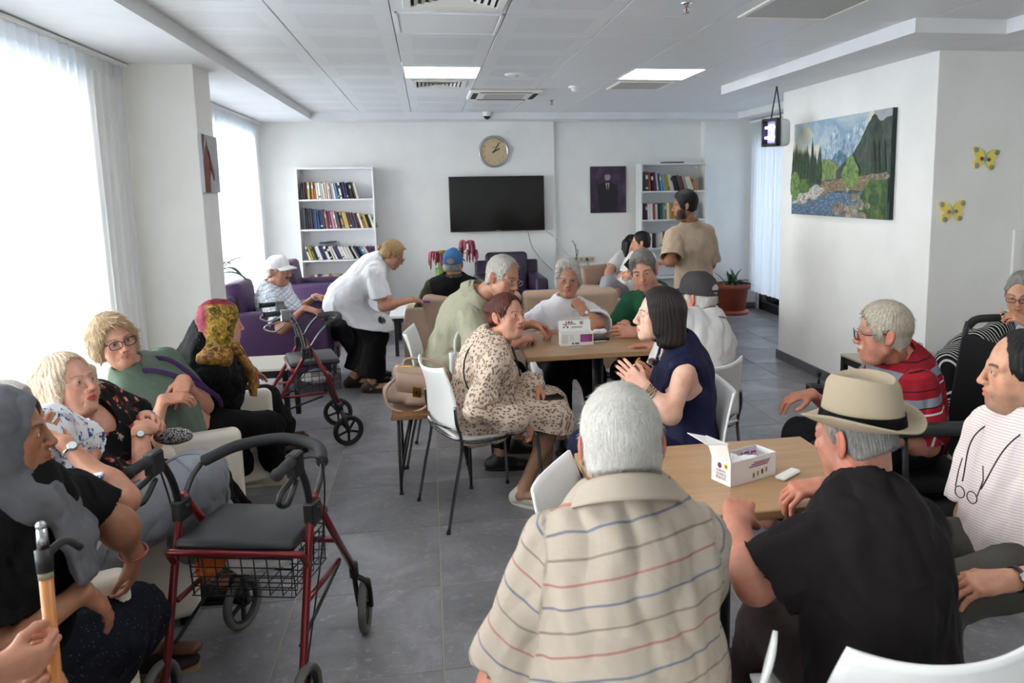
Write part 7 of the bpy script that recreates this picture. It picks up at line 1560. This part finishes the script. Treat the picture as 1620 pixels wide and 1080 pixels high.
for i, s_ in enumerate(('KAKAO', 'ÜZÜMLÜ', 'BİSKÜVİ')): text('printed_word', s_, .0115, t, Matrix.Translation((-.0956, 0, .04 - i * .0115)) @ Matrix(((0, 0, -1, 0), (-1, 0, 0, 0), (0, 1, 0, 0), (0, 0, 0, 1))), inkp, 'CENTER', .0002)
Ff = RXF(-.0427)
for i, m_ in enumerate((gn, og, brn, og)): MB().prism([(.0 + i * .018 + .004 * math.cos(a), .018 + i * .003 + .009 * math.sin(a)) for a in np.linspace(0, 2 * PI, 11)[:-1]], .0004, M=Ff).build('printed_dot', m_, t)
for i in range(3): MB().box((-.02 + i * .01, -.0432, .045 + i * .006), (.06 + i * .005, -.0427, .048 + i * .006)).build('printed_line', inkp, t)
loc = lambda x, y, z=0: (.935 + x * math.cos(D(22)) - y * math.sin(D(22)), 2.225 + x * math.sin(D(22)) + y * math.cos(D(22)), .75 + z)
tis = plain('white_tissue', '#e6e4e0', '#f0eeeb', .9)
crumple('tissue', 'crumpled white tissue in the left end of the open carton', 'tissue', loc(-.055, 0, .062), (.035, .034, .024), tis, 2, .008, 60, h=.004)
crumple('tissue', 'flat folded tissue lying across the middle of the open carton', 'tissue', loc(.0, -.008, .06), (.04, .03, .014), tis, 4, .006, 60, h=.004)
foil = mat('foil_sachet', '#c9c9cc', .25, .8)
for i, (dx, rz, rx, lb) in enumerate(((.035, 10, 70, 'silver and plum sachet standing up in the open carton'), (.055, 50, 60, 'clear sachet with plum edge at the right of the open carton'), (.02, -30, 30, 'silver sachet lying low in the open carton'))):
    o = thing('sachet', lb, 'sachet', loc(dx, .005, .05), D(rz)); o.rotation_euler = (D(rx), 0, D(rz)); MB().box((-.022, -.025, -.002), (.022, .03, .002), bev=.0015).build('wrapper', foil, o); MB().box((-.022, .018, .0021), (.022, .024, .0026)).build('plum_edge', pur, o); MB().box((-.022, -.02, .0021), (-.017, .024, .0026)).build('plum_edge', pur, o)
def paper(name, label, cat, x, y, z, rz, w, d, h, m, rx=0): o = MB().box((-w / 2, -d / 2, 0), (w / 2, d / 2, h), bev=min(.004, h * .4)).build(name, m); o.location = (x, y, z); o.rotation_euler = (D(rx), 0, D(rz)); o['label'] = label; o['category'] = cat; return o
paper('folded_napkin', 'folded white napkin beside the hand of the man in the straw hat', 'napkin', 1.07, 2.2, .7505, 35, .1, .035, .012, tis)
cup = lambda lb, x, y, z, r, h: (lambda t_: (MB().lathe([(0, 0), (r * .8, 0), (r, h), (r * .94, h), (r * .76, .004), (0, .004)], 20).build('cup_body', glassm, t_), t_)[1])(thing('clear_cup', lb, 'cup', (x, y, z)))
cup('small clear plastic cup behind the open carton', 1.0, 2.36, .75, .022, .03)
paper('wrapper', 'clear crumpled wrapper on the table in front of the printed carton', 'wrapper', .80, 4.30, .7505, 8, .07, .04, .006, mat('clear_film', '#d8d4d0', .15, alpha=.5))
paper('wallet', 'dark flat wallet on the table beside the printed carton', 'wallet', .98, 4.52, .7505, 4, .1, .07, .014, mat('black_leather', '#1a1a1e', .4))
crumple('tissue', 'crumpled white tissue on top of the dark wallet', 'tissue', (.99, 4.58, .785), (.05, .03, .018), tis, 9, .01, 60, h=.004)
paper('wafer_stick', 'pale wafer stick lying before the dark wallet', 'snack', .965, 4.44, .7505, 2, .07, .014, .01, mat('wafer_white', '#d9d2c2', .7))
cookie = crumple('biscuit', 'round golden biscuit held by the man in the grey cap', 'biscuit', tuple(at(1011, 576, 3.9)), (.022, .012, .02), plain('biscuit_gold', '#c08a4c', '#d49c5c'), 2, .002, 90, h=.004)
# phone/tray under the front table edge
paper('tablet', 'dark flat tablet on the chair seat beneath the front table', 'tablet', .98, 1.98, .46, 30, .2, .12, .01, black)
# nurse's purple packet, orange drop
o = paper('packet', 'purple packet passed on by the nurse', 'packet', *at(668, 478, 6.52), 0, .13, .06, .014, mat('purple_card', '#5c1f70', .5)); o.rotation_euler = (0, .05, 0)
# ------------------------------------------------------------------ handbag on the side table
bagm = leather('taupe_leather', '#9c8171', '#a98e7d', .5); f = Field((-.25, -.14, -.02), (.25, .14, .3), .005)
f.oval((-.16, 0, .06), (.16, 0, .06), (.09, .06), (.09, .06), (0, 1, 0)); f.oval((-.12, 0, .17), (.12, 0, .17), (.05, .05), (.05, .05), (0, 1, 0), k=.06); f.cap((-.14, 0, .2), (.14, 0, .2), .02, .02, k=.04); f.half((0, 0, 0), (0, 0, -1), .01); p, q = f.mesh(); n = normals(p, q); p = fold(p, n, p, .008, 30, 3, (1, 1, 1))
t = thing('handbag', 'beige leather handbag with a gold turn lock leaning on the side table', 'bag', (-.085, 4.41, .45), D(-12)); t.rotation_euler = (.1, .12, D(-15)); vmesh('body', p, q, bagm, t, V(0, 0, 0), None, p)
MB().grid(lambda u, v: ((u - .5) * .26 * (1 - .12 * v), -.052 - .022 * math.sin(PI * min(1, v * 1.1)) - .012, .205 - .13 * v), 12, 10, th=.005).build('flap', bagm, t)
MB().box((-.024, -.096, .08), (.024, -.084, .14), bev=.003).build('gold_plate', gold, t); MB().box((-.006, -.1, .1), (.006, -.094, .12), bev=.002).build('turn_lock', black, t)
MB().tube(spline([(-.13, -.05, .17), (-.17, -.1, .1), (-.14, -.13, .02), (-.03, -.13, .0), (.06, -.11, .04), (.1, -.06, .12)], 8), .009, 10, flat=.8).build('handle', bagm, t); MB().tube(spline([(-.12, .02, .2), (-.1, .03, .25), (.0, .03, .262), (.12, .02, .24), (.14, 0, .19)], 8), .008, 10).build('handle', bagm, t)
MB().tube([(-.15, -.02, .215), (0, -.005, .228), (.15, -.02, .21)], .004, 6).build('zip', gold, t)
# white shopping bag with looped handles hanging from the chair of the man in sage
t = thing('shopping_bag', 'white fabric bag with a looped handle hanging behind the handbag', 'bag', (.17, 4.50, .50)); MB().grid(lambda u, v: ((u - .5) * .14, -.02 + .01 * math.sin(u * 9), .22 * v), 10, 6, th=.03).build('bag_body', plain('white_nonwoven', '#dfe0df', '#e9eae9'), t)
MB().tube(spline([(-.05, -.02, .21), (-.045, -.02, .3), (-.01, -.02, .36), (.03, -.02, .33), (.045, -.02, .21)], 8), .008, 8, flat=.4).build('handle', MATS['white_nonwoven'], t)
# bags on laps
crumple('crossbody_bag', 'purple cross-body bag on the lap of the woman in the green shirt', 'bag', tuple(at(322, 628, 4.12)), (.1, .035, .05), mat('purple_fabric', '#34204a', .6), 3, .004, 40)
def snake():
    m, t_, v = fab('snake_print', .5); n_ = vor(t_, v, 130, 1, 'DISTANCE_TO_EDGE'); t_.base(t_.mix(t_.math('LESS_THAN', n_.outputs['Distance'], .12), '#b9b7b0', '#17181a')); return m
crumple('clutch_bag', 'small black and white patterned clutch on the flowered dress', 'bag', tuple(at(274, 690, 3.16)), (.075, .03, .035), snake(), 5, .003, 50)
o = paper('black_pouch', 'flat black pouch on the lap of the woman in the spotted dress', 'bag', *at(868, 630, 3.98), 10, .14, .1, .012, black)
# ------------------------------------------------------------------ striped cloth being sewn
f = Field((2.5, 3.1, .3), (3.3, 4.0, 1.0), .009); c0 = at(1590, 500, 3.58); f.cap(c0, c0 + V(-.02, .02, -.12), .03, .07); f.oval(c0 + V(-.03, .0, -.1), c0 + V(-.2, .0, -.3), (.1, .07), (.2, .14), (1, 0, 0), k=.05); f.oval(c0 + V(-.12, 0, -.25), c0 + V(-.35, -.05, -.5), (.14, .08), (.2, .1), (0, 1, 0), k=.08); f.cap(c0 + V(0, -.05, -.25), c0 + V(-.1, -.1, -.5), .1, .12, k=.06); f.cap(c0 + V(-.16, .06, -.12), c0 + V(-.34, .08, -.38), .06, .09, k=.05)
p, q = f.mesh(); n = normals(p, q); tc = np.stack([(p[:, 0] - c0[0]) * .75 + (p[:, 1] - c0[1]) * .5 + .03 * vnoise(p, 9, 3), p[:, 1], p[:, 2]], 1); p = fold(p, n, p, .02, 17, 6, (1.3, 1.3, .5)); o = vmesh('striped_cloth', p, q, F_STR, None, V(c0), None, tc); o.location = c0; o['label'] = 'black cloth with thin white stripes heaped on the lap of the sewing woman'; o['category'] = 'cloth'
t = thing('mug', 'white mug with a printed band on the low table by the wall', 'mug', (3.02, 4.5, .55)); MB().lathe([(0, 0), (.036, 0), (.041, .09), (.038, .09), (.034, .006), (0, .006)], 24).build('cup_body', mat('cream_ceramic', '#dcd8cc', .3), t); MB().lathe([(.0402, .05), (.0414, .075)], 24).build('printed_band', mat('mug_band', '#8a9a80', .4), t); MB().tube(spline([(.038, 0, .075), (.066, 0, .07), (.066, 0, .03), (.036, 0, .022)], 6), .0045, 8).build('handle', MATS['cream_ceramic'], t)
t = thing('white_bottle', 'small white capped bottle on the far arm of the purple armchair', 'bottle', (-.85, 7.33, .69)); MB().lathe([(0, 0), (.03, 0), (.032, .03), (.024, .05), (.018, .055), (.018, .07), (0, .07)], 16).build('bottle_body', trimw, t)
# ------------------------------------------------------------------ plants
leafm = noisy('dark_green_leaf', '#1c3a1c', '#33592a', 9, .45); leafl = noisy('bright_green_leaf', '#3a7a34', '#5ea24a', 9, .4); soil = noisy('soil', '#1a1410', '#2a2019', 40, .95, .5, 60)
def leaf(base, d, L, w, droop, m, par, name='leaf', fold_=.3):
    d = nrm(d); up = V(0, 0, 1); sd = nrm(np.cross(d, up)); 
    def fn(u, v):
        t_ = v; p = V(base) + d * L * t_ - up * droop * L * t_ ** 2.2; ww = w * math.sin(PI * min(1, (t_ * .93 + .07))) ** .7 * (1 - t_ ** 3 * .5); return tuple(p + sd * (u - .5) * 2 * ww + up * abs(u - .5) * 2 * ww * fold_)
    MB().grid(fn, 4, 10, th=.0008).build(name, m, par)
t = thing('potted_plant', 'leafy green plant in a large terracotta pot by the glass door', 'plant', (3.84, 9.6, 0)); tc_ = noisy('terracotta', '#7c3420', '#8e4028', 6, .65)
MB().lathe([(0, .0), (.2, .0), (.215, .02), (.205, .05), (0, .05)], 32).build('saucer', tc_, t); MB().lathe([(0, .03), (.16, .03), (.2, .33), (.225, .335), (.23, .395), (.21, .395), (.2, .35), (0, .345)], 36).build('pot', tc_, t); MB().lathe([(0, .362), (.12, .36), (.2, .352)], 24).build('soil', soil, t)
r_ = random.Random(3)
for k in range(30): a = r_.uniform(0, 2 * PI); e = r_.uniform(.25, 1.3); leaf((r_.uniform(-.06, .06), r_.uniform(-.05, .05), .36), (math.cos(a) * math.cos(e), math.sin(a) * math.cos(e), math.sin(e)), r_.uniform(.2, .38), .025, r_.uniform(.15, .5), leafm, t)
for k, (x, y) in enumerate(((.1, .05), (-.08, .1), (.13, -.06), (-.12, -.05))): MB().ball((x, y, .37), (.02, .017, .012), 8).build('pebble', trimw, t)
t = thing('palm_plant', 'tall plant with long narrow leaves showing beside the column', 'plant', (-1.72, 6.75, 0)); MB().lathe([(0, 0), (.12, 0), (.15, .26), (.14, .26), (.13, .24), (0, .24)], 24).build('pot', tc_, t); MB().tube([(0, 0, .2), (.01, 0, .6), (0, 0, .98)], [.02, .016, .012], 10).build('stem', soil, t)
for a, e, L, dr in ((-.5, .75, .42, .75), (.15, .9, .42, .45), (2.2, .8, .4, .7), (3.6, .7, .4, .6), (1.2, .9, .38, .6), (4.8, .6, .35, .6), (-.15, .5, .38, .8)): leaf((0, 0, .98), (math.cos(a) * math.cos(e), math.sin(a) * math.cos(e), math.sin(e)), L, .03, dr, leafm, t)
# flower arrangement behind the man in the blue cap
t = thing('flower_vase', 'tall green vase of drooping dark pink artificial flowers by the back wall', 'vase', (.12, 9.55, 0)); gv = mat('lime_vase', '#6f8f4c', .35)
MB().lathe([(0, 0), (.07, 0), (.05, .15), (.045, .5), (.06, .72), (.055, .72), (.04, .5), (0, .02)], 20).build('vase_body', gv, t); pk = noisy('pink_plume', '#7c2f42', '#b0606e', 30, .8); yk = noisy('mustard_plume', '#8a7626', '#a8923a', 30, .8); gk = noisy('sage_plume', '#6f7d74', '#8d9a90', 30, .8)
def plume(px, py, n, L, m, rr=.012, seed=0, z0=.72):
    r = random.Random(seed); top = at(px, py, 9.55) - V(.12, 9.55, 0); MB().tube(spline([(0, 0, z0 - .1), (top[0] * .5, 0, (z0 + top[2]) / 2 + .03), tuple(top)], 5), .005, 6).build('flower_stem', gv, t); mb = MB()
    for k in range(n):
        a = r.uniform(0, 2 * PI); q = r.uniform(.3, 1); e = top + V(math.cos(a) * L * .55 * q, math.sin(a) * L * .4 * q, -L * r.uniform(.4, 1.1) * q); md = top + V(math.cos(a) * L * .45 * q, math.sin(a) * L * .3 * q, L * .12); mb.tube(spline([tuple(top), tuple(md), tuple(e)], 4), [rr * .6] * 4 + [rr] * 4 + [rr * .3], 5)
    mb.build('plume', m, t)
plume(692, 402, 26, .2, pk, .014, 1); plume(737, 385, 24, .2, pk, .014, 2); plume(745, 398, 14, .16, pk, .012, 5); plume(700, 399, 12, .09, yk, .02, 3); plume(686, 399, 7, .06, gk, .012, 4)
# orchid stem on the sill box, sockets and cables
t = thing('orchid', 'thin dark orchid stem with green leaf at the back wall sockets', 'plant', tuple(at(911, 418, 10.0))); MB().tube(spline([(0, 0, -.02), (.01, 0, .1), (.0, -.02, .2), (-.02, -.03, .27)], 6), .006, 6).build('stem', black, t); leaf((-.02, -.03, .27), (-.5, -.2, .7), .09, .018, .3, leafl, t); leaf((-.02, -.03, .25), (.6, -.2, .2), .06, .012, .3, leafl, t); MB().tube(spline([(.0, 0, .06), (.03, -.01, .16), (.02, -.01, .2)], 5), .004, 6).build('stem', black, t)
t = thing('socket_strip', 'cream row of wall sockets with a plugged cable under the portrait', 'socket', (1.98, YB + .04, .72)); cr = mat('socket_cream', '#cfc7b4', .5)
for k in range(4): MB().box((-.14 + k * .072, -.012, -.035), (-.14 + k * .072 + .07, 0, .035), bev=.003).build('socket', cr, t); MB().lathe([(0, .0125), (.02, .0125)], 14, M=Matrix.Translation((-.105 + k * .072, 0, 0)) @ RX).build('socket_hole', mat('socket_shade', '#a39b88', .6), t)
MB().ball((.04, -.025, 0), (.018, .02, .018), 10).build('plug', black, t); MB().tube(spline([(.04, -.035, -.01), (.06, -.03, -.1), (.03, -.02, -.2), (-.02, -.01, -.24), (-.08, -.01, -.25)], 6), .004, 6).build('cable', mat('cable_dark', '#4a4c50', .6), t)
o = MB().tube([tuple(v) for v in spline([tuple(at(835, 366, 10.02)), tuple(at(842, 390, 10.02)), tuple(at(858, 412, 10.02)), tuple(at(875, 428, 10.02))], 8)], .004, 6).build('power_cable', MATS['cable_dark']); o['label'] = 'dark cable hanging from the television'; o['category'] = 'cable'
o = MB().tube([tuple(v) for v in spline([tuple(at(861, 363, 10.02)), tuple(at(880, 378, 10.06)), tuple(at(893, 398, 10.06)), tuple(at(908, 410, 10.06))], 8)], .003, 6).build('aerial_cable', mat('cable_white', '#b9b8b4', .6)); o['label'] = 'pale cable running from the television to the sockets'; o['category'] = 'cable'
